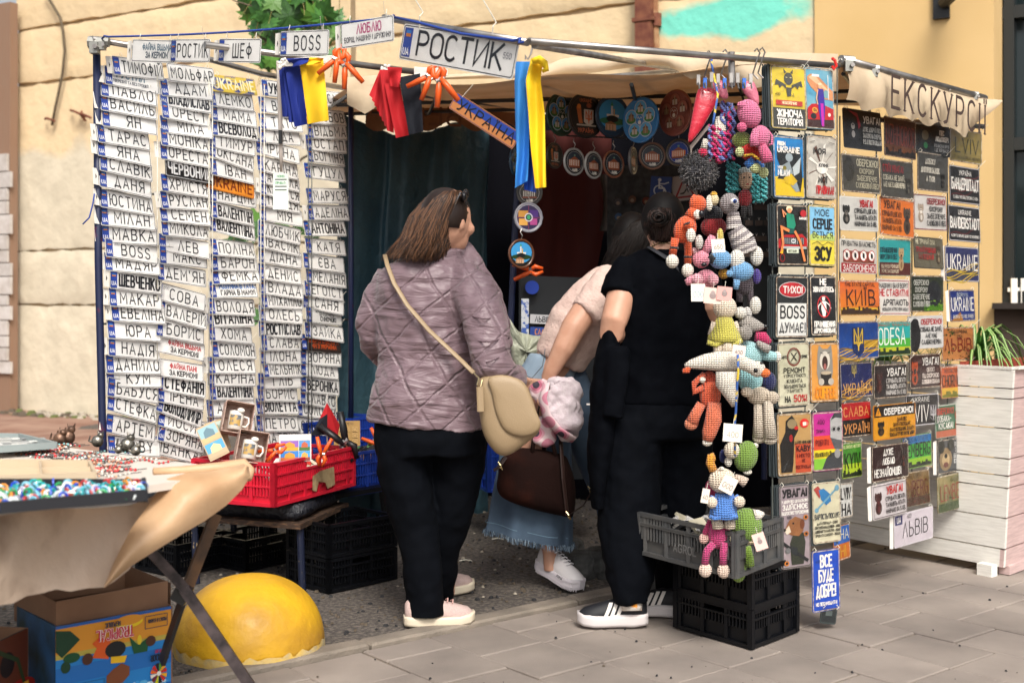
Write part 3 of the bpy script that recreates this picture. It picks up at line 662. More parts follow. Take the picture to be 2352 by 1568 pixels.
# writing printed on the canvas, seen from behind in the shade
# street side valance
VD = V2((WAp.x, WAp.y), (WBp.x, WBp.y)); VA = (WAp.x, WAp.y - .0)
def r1(x, y): return (1722.6 + x / 3.033, 86.1 + y / 3.033)
def r2(x, y): return (1722.6 + x / 3.033, 516.8 + y / 3.033)
def r3(x, y): return (1722.6 + x / 3.033, 918.7 + y / 3.033)
topv = [(640, 165), (720, 180), (840, 200), (960, 235), (1080, 262), (1200, 300), (1320, 338), (1440, 375), (1560, 405), (1650, 430)]
botv = [(655, 440), (690, 448), (725, 462), (760, 505), (800, 515), (840, 500), (880, 492), (915, 505), (950, 545), (975, 560), (1005, 545), (1035, 545), (1065, 575), (1100, 592), (1130, 575), (1165, 562), (1195, 610), (1220, 626), (1250, 600), (1285, 592), (1330, 622), (1380, 628), (1410, 655), (1445, 700), (1470, 700), (1520, 640), (1560, 590), (1610, 520), (1665, 452)]
def lerpf(tab, x):
 for (x0, y0), (x1, y1) in zip(tab, tab[1:]):
  if x <= x1: return y0 + (y1 - y0) * (x - x0) / (x1 - x0)
 return tab[-1][1]
def vf(u, v):
 x = 645 + u * 1015; yt = lerpf(topv, x); yb = lerpf(botv, x); p, _ = on_plane(*r1(x, yt + (yb - yt) * v), VA, VD)
 nrm = Vector((.72, -.69, 0)); return p + nrm * (.012 * math.sin(u * 34) * v + .03 * math.sin(v * 2.6) + (.05 * (u - .85) * 6 * v if u > .85 else 0))
part('valance', MB().grid(vf, 84, 8, m_canvas), roof, smooth=True)
m_prn = mat('faded_brown_print', (.05, .028, .022), .8, color2=(.13, .08, .055), nscale=30, nlo=.6, nhi=.75)
pL, _ = on_plane(*r1(868, 475), VA, VD); pR, _ = on_plane(*r1(1545, 668), VA, VD)
o_ = pL + Vector((.72, -.69, 0)) * .07; Mv = frame(o_, pR - pL, (0, 0, 1)); Lw = (pR - pL).length
mb = MB(); text(mb, 'ЕКСКУРСІЇ', 0, Lw, -.012, .128, .015, m_prn, 0, 'j', gap=.34, serif=True)
o = part('printed_lettering', mb, roof); o.matrix_world = Mv
# front valance, half turned up
ft = [(797, 178), (900, 170), (1000, 172), (1100, 168), (1250, 152), (1290, 136), (1350, 126), (1440, 122), (1540, 117), (1680, 120), (1800, 121), (1925, 124)]
fbm = [(797, 240), (820, 252), (838, 262), (858, 250), (872, 235), (884, 205), (940, 190), (1000, 184), (1060, 182), (1180, 180), (1252, 184), (1330, 172), (1430, 158), (1500, 150), (1535, 152), (1560, 165), (1585, 182), (1610, 178), (1640, 166), (1675, 172), (1700, 190), (1725, 205), (1750, 200), (1775, 205), (1800, 215), (1925, 210)]
def ff(u, v):
 x = 797 + u * (1925 - 797); Y = 5.32 + (4.74 - 5.32) * u ** 1.1; y = lerpf(ft, x) * (1 - v) + lerpf(fbm, x) * v
 return P(x, y, Y - .03 * math.sin(v * 3) - .02 * v * math.sin(u * 40))
part('valance', MB().grid(ff, 110, 5, m_canvas), roof, smooth=True)
tmb = MB()
vs, fs = vtext('ВЕРНА', .16, m_prn)
tmb.add([(-v[0], v[1], v[2]) for v in vs], fs, mat('print_seen_through', (.16, .065, .03), .9))
o = part('printed_lettering', tmb, roof); setw(o, frame(P(1065, 292, 6.3), (1, .35, 0), (0, 0, 1)))
def bf(u, v):
 x = 840 + u * 360; return P(x, 205 + v * (85 + 12 * math.sin(u * 20)), 6.32 + u * .3 + .02 * math.sin(u * 30))
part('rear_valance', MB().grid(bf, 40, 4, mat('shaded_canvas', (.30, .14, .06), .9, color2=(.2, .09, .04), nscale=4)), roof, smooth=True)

# ---- cloths closing the back
m_tarp = mat('blue_black_tarpaulin', (.026, .066, .092), .42, color2=(.042, .095, .12), nscale=3, bump=.5, bscale=16, bdist=.03, spec=.35)
TA, TB = P(782, 300, 6.35), P(1122, 300, 7.0)
def tf(u, v):
 p = TA.lerp(TB, u); p.z = 2.2 * (1 - v) - .02 + (-.05 + .25 * (abs(u - .35))) * (1 - v); f_ = .035 * math.sin(u * 19 + v * 2) + .02 * math.sin(u * 43 + v * 5) + .012 * math.sin(v * 21 + u * 9)
 return p + Vector((-.3, -.95, 0)) * f_
solo('tarpaulin', MB().grid(tf, 60, 30, m_tarp), 'dark blue tarpaulin sheet hanging beside the plate rack', 'tarpaulin', smooth=True)
m_bc = mat('black_cloth', (.004, .004, .006), .95, spec=.05)
cm = MB(); A_, B_ = P(1060, 300, 7.6), P(1790, 300, 7.1)
cm.grid(lambda u, v: A_.lerp(B_, u) * 1 + Vector((0, .03 * math.sin(u * 40), 2.38 * (1 - v) - A_.lerp(B_, u).z)), 50, 4, m_bc)
solo('back_cloth', cm, 'black cloth closing the back of the stall', 'cloth', smooth=True)
cm = MB(); cm.grid(lambda u, v: P(1180 + u * 225 - v * v * 40 * u, 300 + v * 345, 7.0 + .03 * math.sin(u * 15)), 24, 6, mat('dark_red_cloth', (.060, .006, .004), .9))
solo('red_cloth', cm, 'dark red cloth hanging in the shaded stall opening', 'cloth', smooth=True)
cm = MB(); cm.grid(lambda u, v: P(1376 + u * 26 + 10 * math.sin(v * 3), 400 + v * 130, 6.9 + .02 * math.sin(u * 9)), 10, 8, mat('milky_bag', (.12, .11, .10), .4))
solo('plastic_bag', cm, 'milky plastic bag hanging by the dark red cloth', 'plastic bag', smooth=True)

# ================================================================ NAME PLATES
m_pw_ = mat('plate_white', (.90, .89, .87), .38, coat=.3); m_pb = ink('#0b0f1c', .4); m_pu = mat('plate_blue', (.012, .055, .36), .4); m_org = ink('#d9822b'); m_cy = ink('#2b7fd0')
m_tab = mat('white_hang_tab', (.70, .67, .62), .5)
PW, PH = .266, .081
def rrect(w, h, r, n=4, cx=0, cz=0, y=0):
 o = []
 for sx, sz, a0 in ((1, 1, 0), (-1, 1, 90), (-1, -1, 180), (1, -1, 270)):
  for i in range(n + 1): t = R(a0 + 90 * i / n); o.append(Vector((cx + sx * (w / 2 - r) + r * math.cos(t), y, cz + sz * (h / 2 - r) + r * math.sin(t))))
 return o
def plate_base(w, h, body, border, r=.007, inset=.0022, bw=.0022):
 mb = MB(); mb.prism(rrect(w, h, r), .0022, body)
 a = rrect(w - inset * 2, h - inset * 2, r * .85, y=-.0004); b = rrect(w - inset * 2 - bw * 2, h - inset * 2 - bw * 2, r * .7, y=-.0004); n = len(a)
 mb.add(a + b, [(i, (i + 1) % n, n + (i + 1) % n, n + i) for i in range(n)], border); return mb.mesh('plate')
def band_mesh(h=PH, w=PW, bw=.031):
 mb = MB(); x0 = -w / 2 + .0045; hh = h - .011; mb.poly([(x0, -.0007, -hh / 2), (x0 + bw, -.0007, -hh / 2), (x0 + bw, -.0007, hh / 2), (x0, -.0007, hh / 2)], m_pu)
 for z0, z1, m in ((.0175, .0235, m_cy), (.0115, .0175, m_org)): mb.poly([(x0 + .006, -.0011, z0), (x0 + .024, -.0011, z0), (x0 + .024, -.0011, z1), (x0 + .006, -.0011, z1)], m)
 text(mb, 'UA', x0 + .002, x0 + bw - .002, -.0245, .0155, .0032, ink('#f2f2f2'), -.0012); return mb.mesh('country_band')
me_body = plate_base(PW, PH, m_pw_, m_pb); me_body_k = plate_base(PW, PH, ink('#0c0d12'), ink('#dddddd')); me_plain = plate_base(PW, PH, m_pw_, m_pw_)
me_band = band_mesh()
def sleeve_mesh(w, h, dx=0.):
 mb = MB(); mb.grid(lambda u, v: Vector((dx - w / 2 + w * u, -.004 - .0025 * math.sin(u * 9) * math.sin(v * 5), -h / 2 + h * v)), 6, 3, FILM); return mb.mesh('plastic_sleeve', True)
me_sl = sleeve_mesh(PW + .018, PH + .012); me_tab = MB().prism([Vector(q) for q in ((-PW / 2 - .03, 0, -.036), (-PW / 2 - .004, 0, -.036), (-PW / 2 - .004, 0, .036), (-PW / 2 - .03, 0, .034))], .001, m_tab)
me_tab.poly([(-PW / 2 - .019, -.0006, -.009), (-PW / 2 - .0155, -.0006, -.009), (-PW / 2 - .0155, -.0006, .009), (-PW / 2 - .019, -.0006, .009)], ink('#101010')).poly([(-PW / 2 - .0155, -.0007, -.004), (-PW / 2 - .013, -.0007, -.003), (-PW / 2 - .013, -.0007, .003), (-PW / 2 - .0155, -.0007, .004)], ink('#101010'))
me_tab = me_tab.mesh('hang_tab')
tie = MB()
for x in (-.085, .1): tie.tube([(x, 0, PH / 2 - .004), (x + .004, -.006, PH / 2 + .004), (x + .002, 0, PH / 2 + .02), (x - .004, .006, PH / 2 + .006), (x, .004, PH / 2 - .004)], .0011, m_white_tie, 4)
me_tie = tie.mesh('nylon_ties')
me_tail = MB().tube([(0, 0, 0), (.006, -.012, .014), (.02, -.03, .038)], .0009, m_white_tie, 4).mesh('tie_tail')
used_labels = {}
def name_plate(txt, Mx, label, style='thin', group='name plates hanging on the rack', price=0, tab=False, body=None, col_=None, sleeve=True, band=True, lx=None):
 t = thing('name_plate', label, 'name plate', M4=Mx, group=group)
 part('plate', body or (me_body_k if style == 'black' else me_body), t)
 x0 = -PW / 2 + (.04 if band and style != 'black' else .01)
 if band and style != 'black': part('country_band', me_band, t)
 ls = MB(); c = col_ or (ink('#e8e8e8') if style == 'black' else m_pb)
 if style == 'thin': text(ls, txt, x0 + .004, PW / 2 - .008, -.023, .0455, .0054, c, -.0009, 'c', gap=.34)
 elif style in ('bold', 'black'): text(ls, txt, x0 + .001, PW / 2 - .008, -.023, .0465, .0085, c, -.0009, 'j', gap=.3)
 elif isinstance(style, list):
  for (s, a, b, yb, h, wt, cc) in style: text(ls, s, a * PW, b * PW, yb, h, wt, ink(cc), -.0009)
 if price: text(ls, '300', -PW / 2 + (.012 if price == 1 else .04), -PW / 2 + (.04 if price == 1 else .07), .004 if price == 1 else .012, .012, .0011, ink('#20203a'), -.0018, tilt=.15)
 part('lettering', ls, t)
 if sleeve: part('plastic_sleeve', me_sl, t)
 if tab: part('hang_tab', me_tab, t)
 part('nylon_ties', me_tie, t)
 if rnd.random() < .3: o = part('tie_tail', me_tail, t); o.location = (.1, -.004, PH / 2)
 return t
def z1(x, y): return (201 + x / 3.033, 57.4 + y / 3.033)
def z2(x, y): return (459.4 + x / 3.033, 57.4 + y / 3.033)
def z3(x, y): return (201 + x / 3.033, 545.5 + y / 3.033)
def z4(x, y): return (459.4 + x / 3.033, 545.5 + y / 3.033)
_TR = dict(zip("АБВГДЕЄЖЗИЙІЇКЛМНОПРСТУФХЦЧШЩЬЮЯ'", "A B V H D E Ye Zh Z Y J I Yi K L M N O P R S T U F Kh Ts Ch Sh Shch - Yu Ya -".split()))
def translit(s): return ''.join((_TR[c] if _TR[c] != '-' else '') if c in _TR else c for c in s).replace(',', '').replace('!', '').lower()
CN = ['column by the post', 'second column', 'middle column', 'column behind the flags', 'column by the tarpaulin']
def column(ci, rows):
 prev = None
 for k, (zf, xl, yl, xr, yr, txt, sty) in enumerate(rows):
  pl_, _ = on_plane(*zf(xl, yl), RA, RD); pr_, _ = on_plane(*zf(xr, yr), RA, RD)
  d = (pr_ - pl_).normalized(); c = pr_ - d * PW / 2
  dep = Vector((RD.y, -RD.x, 0)).normalized()          # towards the viewer
  c += dep * (-.009 * ci - .006 + .014 * ((k % 2) * 0))
  zv = Vector((0, 0, 1)) - dep * .2
  # lower plate's top leans back behind the plate above
  Mx = frame(c + dep * rnd.uniform(-.002, .002), d + dep * rnd.uniform(-.07, .07) + Vector((0, 0, rnd.uniform(-.02, .02))), zv + dep * rnd.uniform(-.08, .08))
  lab = txt if isinstance(txt, str) else txt[0]
  st = sty; body = None; band = True; colr = None
  if isinstance(sty, tuple): st, body, band, colr = sty
  tl = translit(lab)
  label = ('white' if st != 'black' and body is None else 'dark' if st == 'black' else 'coloured') + ' name plate reading %s %s, %s' % (lab if len(lab) < 12 else '', tl, ('below %s, ' % translit(prev).split(' ')[0] if prev else '') + CN[ci])
  name_plate(lab.replace(' in orange', ''), Mx, label, st, price=rnd.choice((0, 1, 2, 1, 0)), tab=(ci == 0 and k % 5 != 2) or rnd.random() < .15, body=body, col_=colr, band=band)
  prev = lab
def two(a, b, ca='#c0202c', cb='#14161e'): return [(a, -.3, .47, .004, .02, .0042, ca), (b, -.3, .47, -.026, .021, .0045, cb)]
me_gold = plate_base(PW, PH, mat('flag_print', (.03, .06, .30), .35, color2=(.70, .52, .05), nscale=14, nlo=.45, nhi=.5, stretch=(1, 1, 2.5), coat=.5), ink('#cdb24a'))
me_or = plate_base(PW, PH, mat('orange_plate', (.75, .28, .03), .4), ink('#b05010')); me_dk = plate_base(PW, PH, mat('dark_brown_plate', (.03, .018, .015), .4), ink('#181010'))
T, B = 'thin', 'bold'
column(0, [(z1, 105, 270, 545, 325, 'ТИМОФІЙ', T), (z1, 105, 335, 503, 425, 'ГУСТИЙ', [('ГУСТИЙ', -.36, .3, .0, .03, .006, '#5f7f93'), ('ТВЕРЕЗИЙ ТА БЕЗ ГРОШЕЙ', -.4, .34, -.022, .011, .0022, '#30384a')]), (z1, 105, 430, 480, 505, 'ПАВЛО', T),
 (z1, 98, 525, 478, 602, 'ВАСИЛЬ', T), (z1, 98, 635, 485, 708, 'ЯН', T), (z1, 98, 755, 448, 812, 'ТАРАС', T), (z1, 80, 850, 448, 925, 'ЯНА', T), (z1, 80, 950, 462, 1030, 'СЛАВІК', T),
 (z1, 75, 1055, 458, 1150, 'ДАНЯ', T), (z1, 82, 1200, 468, 1270, 'ЮСТИНА', T), (z1, 90, 1328, 475, 1370, 'МІЛАН', T), (z1, 97, 1445, 487, 1475, 'МАВКА', T), (z3, 115, 65, 500, 125, 'BOSS', T),
 (z3, 120, 165, 505, 200, 'МАДЯР', T), (z3, 150, 282, 530, 338, 'ШЕВЧЕНКО', B), (z3, 142, 415, 527, 440, 'МАКАР', T), (z3, 122, 510, 547, 545, 'ЕВЕЛІНА', T), (z3, 130, 635, 518, 665, 'ЮРА', T),
 (z3, 130, 755, 518, 795, 'НАДІЯ', T), (z3, 130, 880, 515, 890, 'ДАНИЛО', T), (z3, 128, 970, 518, 985, 'КУМ', T), (z3, 150, 1040, 510, 1095, 'БАБУСЯ', T), (z3, 112, 1130, 498, 1235, 'СТЕФКА', T),
 (z3, 98, 1280, 490, 1365, 'АРТЕМ', T), (z3, 140, 1440, 515, 1465, 'BABY', T)])
column(1, [(z1, 540, 325, 910, 360, 'МОЛЬФАР', (T, None, False, None)), (z1, 510, 425, 878, 465, 'АДАМ', T), (z1, 512, 490, 870, 560, 'ВЛАДИСЛАВ', B), (z1, 500, 580, 870, 650, 'ОРЕСТ', T), (z1, 500, 675, 878, 738, 'МІЛА', T),
 (z1, 498, 770, 867, 835, 'МОНІКА', T), (z1, 493, 865, 865, 935, 'ОРЕСТА', T), (z1, 487, 970, 895, 1050, 'ЧЕРВОНИЙ', 'black'), (z1, 490, 1090, 865, 1145, 'ХРИСТЯ', T), (z1, 493, 1210, 867, 1238, 'РУСЛАН', T),
 (z1, 497, 1300, 867, 1345, 'СЕМЕН', T), (z1, 500, 1395, 867, 1445, 'МИКОЛА', T), (z3, 493, 20, 862, 95, 'ЛЕВ', T), (z3, 503, 115, 855, 155, 'МАКС', T), (z3, 505, 235, 845, 285, "ДЕМ'ЯН", T), (z3, 500, 368, 833, 455, 'СОВА', T),
 (z3, 500, 480, 845, 590, 'ВАЛЕРІЙ', T), (z3, 500, 618, 830, 690, 'БОРИС', T), (z3, 500, 728, 830, 810, 'ФАЙНА ВІДЬМА ЗА КЕРМОМ', (two('ФАЙНА ВІДЬМА', 'ЗА КЕРМОМ!'), None, False, None)),
 (z3, 500, 900, 820, 950, 'ФАЙНА ПАНІ ЗА КЕРМОМ', (two('ФАЙНА ПАНІ', 'ЗА КЕРМОМ!'), None, False, None)), (z3, 518, 1000, 838, 1060, 'СТЕФАНІЯ', B), (z3, 510, 1085, 835, 1145, 'ІРЕНА', T), (z3, 505, 1150, 820, 1270, 'ВОЛОДИМИР', B),
 (z3, 495, 1240, 838, 1350, 'ЙОСИП', T), (z3, 500, 1350, 835, 1445, 'ЗОРЯНА', T), (z3, 515, 1450, 800, 1520, 'ІВАНКА', T)])
column(2, [(z2, 100, 400, 415, 430, 'UKRAINE', (B, me_gold, False, ink('#f0e6c0'))), (z2, 100, 505, 400, 540, 'ЛЕМКО', T), (z2, 85, 600, 418, 655, 'МАМА', T), (z2, 88, 700, 420, 750, 'ВСЕВОЛОД', B), (z2, 90, 790, 408, 855, 'ТИМУР', T),
 (z2, 92, 850, 400, 975, 'ОКСАНА', T), (z2, 85, 980, 405, 1055, 'ІВАН', T), (z2, 110, 1080, 395, 1150, 'UKRAINE in orange', (B, me_or, False, ink('#7a2c08'))), (z2, 85, 1160, 413, 1220, 'НАРЦИС', T), (z2, 90, 1275, 408, 1350, 'ВАЛЕНТИН', B),
 (z2, 88, 1375, 405, 1450, 'ВАЛЕНТИНА', B), (z4, 75, 65, 413, 90, 'ПОЛІНА', T), (z4, 75, 170, 423, 178, 'БАРОН', T), (z4, 78, 262, 430, 265, 'ФЕМКА', T),
 (z4, 70, 360, 412, 360, 'РОЗУМНА В ТАТА, ГАРНА В МАМУ', two('РОЗУМНА В ТАТА,', 'ГАРНА В МАМУ!', '#1d6fc4')), (z4, 60, 475, 402, 488, 'ВОЛОДЯ', T), (z4, 62, 565, 395, 560, 'ВІТАЛІНА', B), (z4, 62, 655, 395, 685, 'ХОМА', T),
 (z4, 70, 770, 418, 795, 'СОЛОМОН', T), (z4, 75, 885, 405, 895, 'ОЛЕСЯ', T), (z4, 75, 975, 402, 980, 'КАРІНА', T), (z4, 70, 1070, 405, 1078, 'ВАЛЕНТИНА', B), (z4, 55, 1190, 398, 1190, 'АРТУР', T), (z4, 50, 1290, 400, 1290, 'АРСЕН', T)])
column(3, [(z2, 445, 430, 755, 465, 'УКРАЇНА', B), (z2, 425, 540, 740, 590, 'ВЕРА', T), (z2, 425, 660, 740, 695, 'ТАТО', T), (z2, 420, 755, 735, 785, 'ЛІДА', T), (z2, 418, 830, 720, 915, 'ІРИНА', T), (z2, 425, 950, 720, 1030, 'КАРІНА', T),
 (z2, 430, 1040, 735, 1110, 'АНЖЕЛА', T), (z2, 410, 1110, 735, 1190, 'КАТРУСЯ', T), (z2, 415, 1190, 735, 1265, 'ПТИЦЯ', T), (z2, 415, 1290, 745, 1355, 'МІЯ', T), (z2, 415, 1400, 730, 1480, 'ЛЮБЧИК', T), (z4, 415, 5, 728, 78, 'ІВАСИК', T),
 (z4, 415, 110, 738, 160, 'ДІАНА', T), (z4, 430, 225, 735, 280, 'ДЕНИС', T), (z4, 415, 330, 745, 375, 'ВЛАДА', T), (z4, 415, 425, 750, 450, 'МИХАЙЛО', T), (z4, 405, 520, 742, 550, 'ОЛЕСЬ', T), (z4, 400, 640, 740, 640, 'РОСТИСЛАВ', B),
 (z4, 403, 735, 745, 730, 'СЛАВА', T), (z4, 420, 820, 740, 830, 'ІЛОНА', T), (z4, 410, 915, 752, 920, 'МЕЛЬНИК', T), (z4, 410, 1000, 735, 995, 'ГЛІБ', T), (z4, 405, 1080, 718, 1095, 'БОРИС', T), (z4, 400, 1180, 718, 1175, 'ВІОЛЕТТА', B),
 (z4, 395, 1295, 720, 1298, 'ПЕТРО', T), (z4, 400, 1395, 720, 1400, 'МАТВІЙ', T)])
column(4, [(z2, 780, 500, 1055, 515, 'РОКСАНА', T), (z2, 770, 620, 1060, 650, 'ЛЮБОВ', T), (z2, 760, 725, 1060, 745, 'ВІДЬМА', T), (z2, 755, 810, 1052, 840, 'ОСТАП', T), (z2, 750, 895, 1052, 930, 'БОГИНЯ', T), (z2, 755, 1000, 1045, 1045, 'ГУЦУЛ', T),
 (z2, 755, 1185, 1060, 1190, 'МАРУСЯ', T), (z2, 748, 1305, 1068, 1305, 'АДЕЛІНА', T), (z2, 755, 1410, 1045, 1420, 'АНТОНІНА', B), (z4, 770, 50, 1052, 75, 'КАТЯ', T), (z4, 755, 155, 1038, 195, 'ЄВА', T), (z4, 755, 255, 1055, 300, 'МЕЛАНІЯ', T),
 (z4, 758, 350, 1040, 390, 'ЕГОЇСТ', T), (z4, 760, 430, 1037, 490, 'САНЯ', T), (z4, 765, 535, 1040, 560, 'БЕРЕЖІТЬ МАТУСЮ СИНОЧОК', [('БЕРЕЖІТЬ МАТУСЮ', -.3, .3, .015, .011, .0024, '#14161e'), ('БО У НАС РОСТЕ', -.2, .35, .0, .011, .0024, '#14161e'), ('СИНОЧОК!', -.25, .46, -.025, .02, .005, '#14161e')]),
 (z4, 745, 635, 1040, 680, 'ЗАЙКА', T), (z4, 750, 725, 1020, 755, 'ДОБРОГО ВЕЧОРА МИ З УКРАЇНИ', ([('ДОБРОГО ВЕЧОРА', -.32, .45, .004, .02, .004, '#d0561c'), ('МИ З УКРАЇНИ', -.28, .4, -.024, .02, .004, '#d0561c')], me_dk, True, None)),
 (z4, 740, 830, 1020, 845, 'ЗОРЯНА', T), (z4, 735, 905, 1010, 940, 'ЛЮДА', T), (z4, 740, 1020, 1010, 1050, 'ВЕРОНІКА', B), (z4, 740, 1105, 1000, 1150, 'СЛАВКО', T), (z4, 735, 1190, 990, 1225, 'СОЛОМІЯ', T), (z4, 740, 1310, 940, 1330, 'ДОБРИНЯ', T)])
# owl picture on one plate: small brown bird print is on СОВА
# ---- top row on the rope
def rope_plate(zf, xl, yl, xr, yr, txt, label, sty='thin', price=1, band=True, wf_=1.0):
 pl_, _ = on_plane(*zf(xl, yl), LAxy, LD); pr_, _ = on_plane(*zf(xr, yr), LAxy, LD); d = (pr_ - pl_); c = (pl_ + pr_) / 2
 Mx = frame(c, d, (0, -.05, 1)) @ Matrix.Diagonal((d.length / PW, 1, 1.05, 1))
 return name_plate(txt, Mx, label, sty, 'plates hanging in a row on the blue rope', price, True, band=band)
def zl(x, y): return (746 + x / 2.926, y / 2.926)
rope_plate(z1, 310, 178, 610, 188, 'ФАЙНА ВІДЬМА', 'plate with a witch slogan hanging first on the blue rope', [('ФАЙНА ВІДЬМА', -.3, .47, .004, .02, .0042, '#6a8090'), ('ЗА КЕРМОМ', -.3, .47, -.024, .02, .0042, '#3a4c5c')], 0, False)
rope_plate(z1, 580, 180, 852, 180, 'РОСТИК', 'wrapped plate reading РОСТИК hanging on the blue rope near the rack corner')
rope_plate(z2, 130, 178, 422, 182, 'ШЕФ', 'wrapped plate reading ШЕФ hanging on the blue rope')
rope_plate(z2, 560, 132, 895, 122, 'BOSS', 'wrapped plate reading BOSS hanging on the blue rope above the flags')
rope_plate(zl, 110, 245, 462, 188, 'ЛЮБЛЮ', 'wrapped white plate with pink heading ЛЮБЛЮ tilting on the blue rope', [('ЛЮБЛЮ', -.22, .3, .0, .028, .0048, '#b84a7e'), ('БОРЩ, МАШИНУ І ДРУЖИНУ', -.44, .46, -.024, .015, .0026, '#3c3c48')], 0, False)
# ---- the long plate on the front pipe
pl_, pr_ = P(922, 95, 4.15), P(1185, 139, 3.75); d = pr_ - pl_; Lp = d.length; hP = .122
t = thing('name_plate', 'long white registration style plate reading РОСТИК tied to the front pipe', 'name plate', M4=frame((pl_ + pr_) / 2, d, (.03, -.02, 1)))
part('plate', plate_base(Lp, hP, m_pw_, m_pb, .012, .004, .003), t)
mb = MB(); x0 = -Lp / 2 + .012; mb.poly([(x0, -.001, -hP / 2 + .012), (x0 + .045, -.001, -hP / 2 + .012), (x0 + .045, -.001, hP / 2 - .012), (x0, -.001, hP / 2 - .012)], m_pu)
for a, b, m in ((.03, .041, m_cy), (.019, .03, m_org)): mb.poly([(x0 + .01, -.0016, a), (x0 + .036, -.0016, a), (x0 + .036, -.0016, b), (x0 + .01, -.0016, b)], m)
text(mb, 'UA', x0 + .003, x0 + .042, -.042, .022, .0045, ink('#f2f2f2'), -.0018); part('country_band', mb, t)
mb = MB(); text(mb, 'РОСТИК', -Lp / 2 + .085, Lp / 2 - .055, -.036, .078, .0105, m_pb, -.001, 'j', gap=.2); text(mb, '550', Lp / 2 - .06, Lp / 2 - .02, .0, .018, .0018, ink('#30304a'), -.002); part('lettering', mb, t)
part('plastic_sleeve', sleeve_mesh(Lp + .02, hP + .02), t)
mb = MB()
for x in (-.2, .17): mb.tube([(x, -.003, hP / 2 - .01), (x + .005, -.016, hP / 2 + .03), (x, 0, hP / 2 + .045), (x - .01, -.02, hP / 2 + .07), (x - .03, -.05, hP / 2 + .11)], .0022, m_white_tie, 5)
part('nylon_ties', mb, t)
# ---- angled plate under the roof
pl_, pr_ = P(1040, 230, 5.0), P(1187, 325, 4.9); d = pr_ - pl_
t = thing('name_plate', 'blue and orange plate reading УКРАЇНА hanging at a slant under the canopy', 'name plate', M4=frame((pl_ + pr_) / 2, d, (-.05, 0, 1)))
w_ = d.length; part('plate', plate_base(w_, .075, mat('orange_brown', (.42, .16, .05), .5), ink('#1b2a5a')), t)
part('upper_field', MB().poly([(-w_ / 2 + .005, -.0008, 0), (w_ / 2 - .005, -.0008, 0), (w_ / 2 - .005, -.0008, .032), (-w_ / 2 + .005, -.0008, .032)], mat('deep_blue', (.01, .04, .25), .4)), t)
mb = MB(); text(mb, 'УКРАЇНА', -w_ / 2 + .03, w_ / 2 - .01, -.02, .042, .006, ink('#0c1018'), -.0014, 'j'); part('lettering', mb, t)
part('nylon_ties', MB().tube([(-w_ / 2 + .03, 0, .03), (-w_ / 2 + .05, -.01, .1)], .0015, m_white_tie, 4), t)
# ---- payment notice on a lanyard (its code is left out)
t = thing('payment_card', 'small white laminated payment notice hanging on a pale lanyard before the plates', 'card', P(645, 440, 4.5))
mb = MB(); mb.box((0, 0, 0), (.058, .002, .135), mat('card_white', (.66, .72, .66), .4)); part('card', mb, t)
mb = MB(); text(mb, 'МОНО:', -.02, .02, .053, .008, .0015, ink('#2f8a50'), -.0015); text(mb, 'ПРИВАТ:', -.02, .02, .028, .008, .0015, ink('#2f8a50'), -.0015)
for z in (.043, .017, .004): mb.poly([(-.022, -.0015, z), (.022, -.0015, z), (.022, -.0015, z + .004), (-.022, -.0015, z + .004)], ink('#404a44'))
part('print', mb, t)
lan = [P(640, 140, 4.45), P(642, 220, 4.46), P(644, 290, 4.47), P(645, 350, 4.48), P(646, 395, 4.5)]
mb = MB(); mb.tube(lan, [.009, .0085, .008, .0075, .005], mat('pale_ribbon', (.52, .46, .42), .7), 6, flat=.2); part('lanyard', mb, t, world=True, smooth=True)
part('buckle', MB().box(P(644, 315, 4.465), (.012, .012, .05), ink('#0a0f14')), t, world=True)
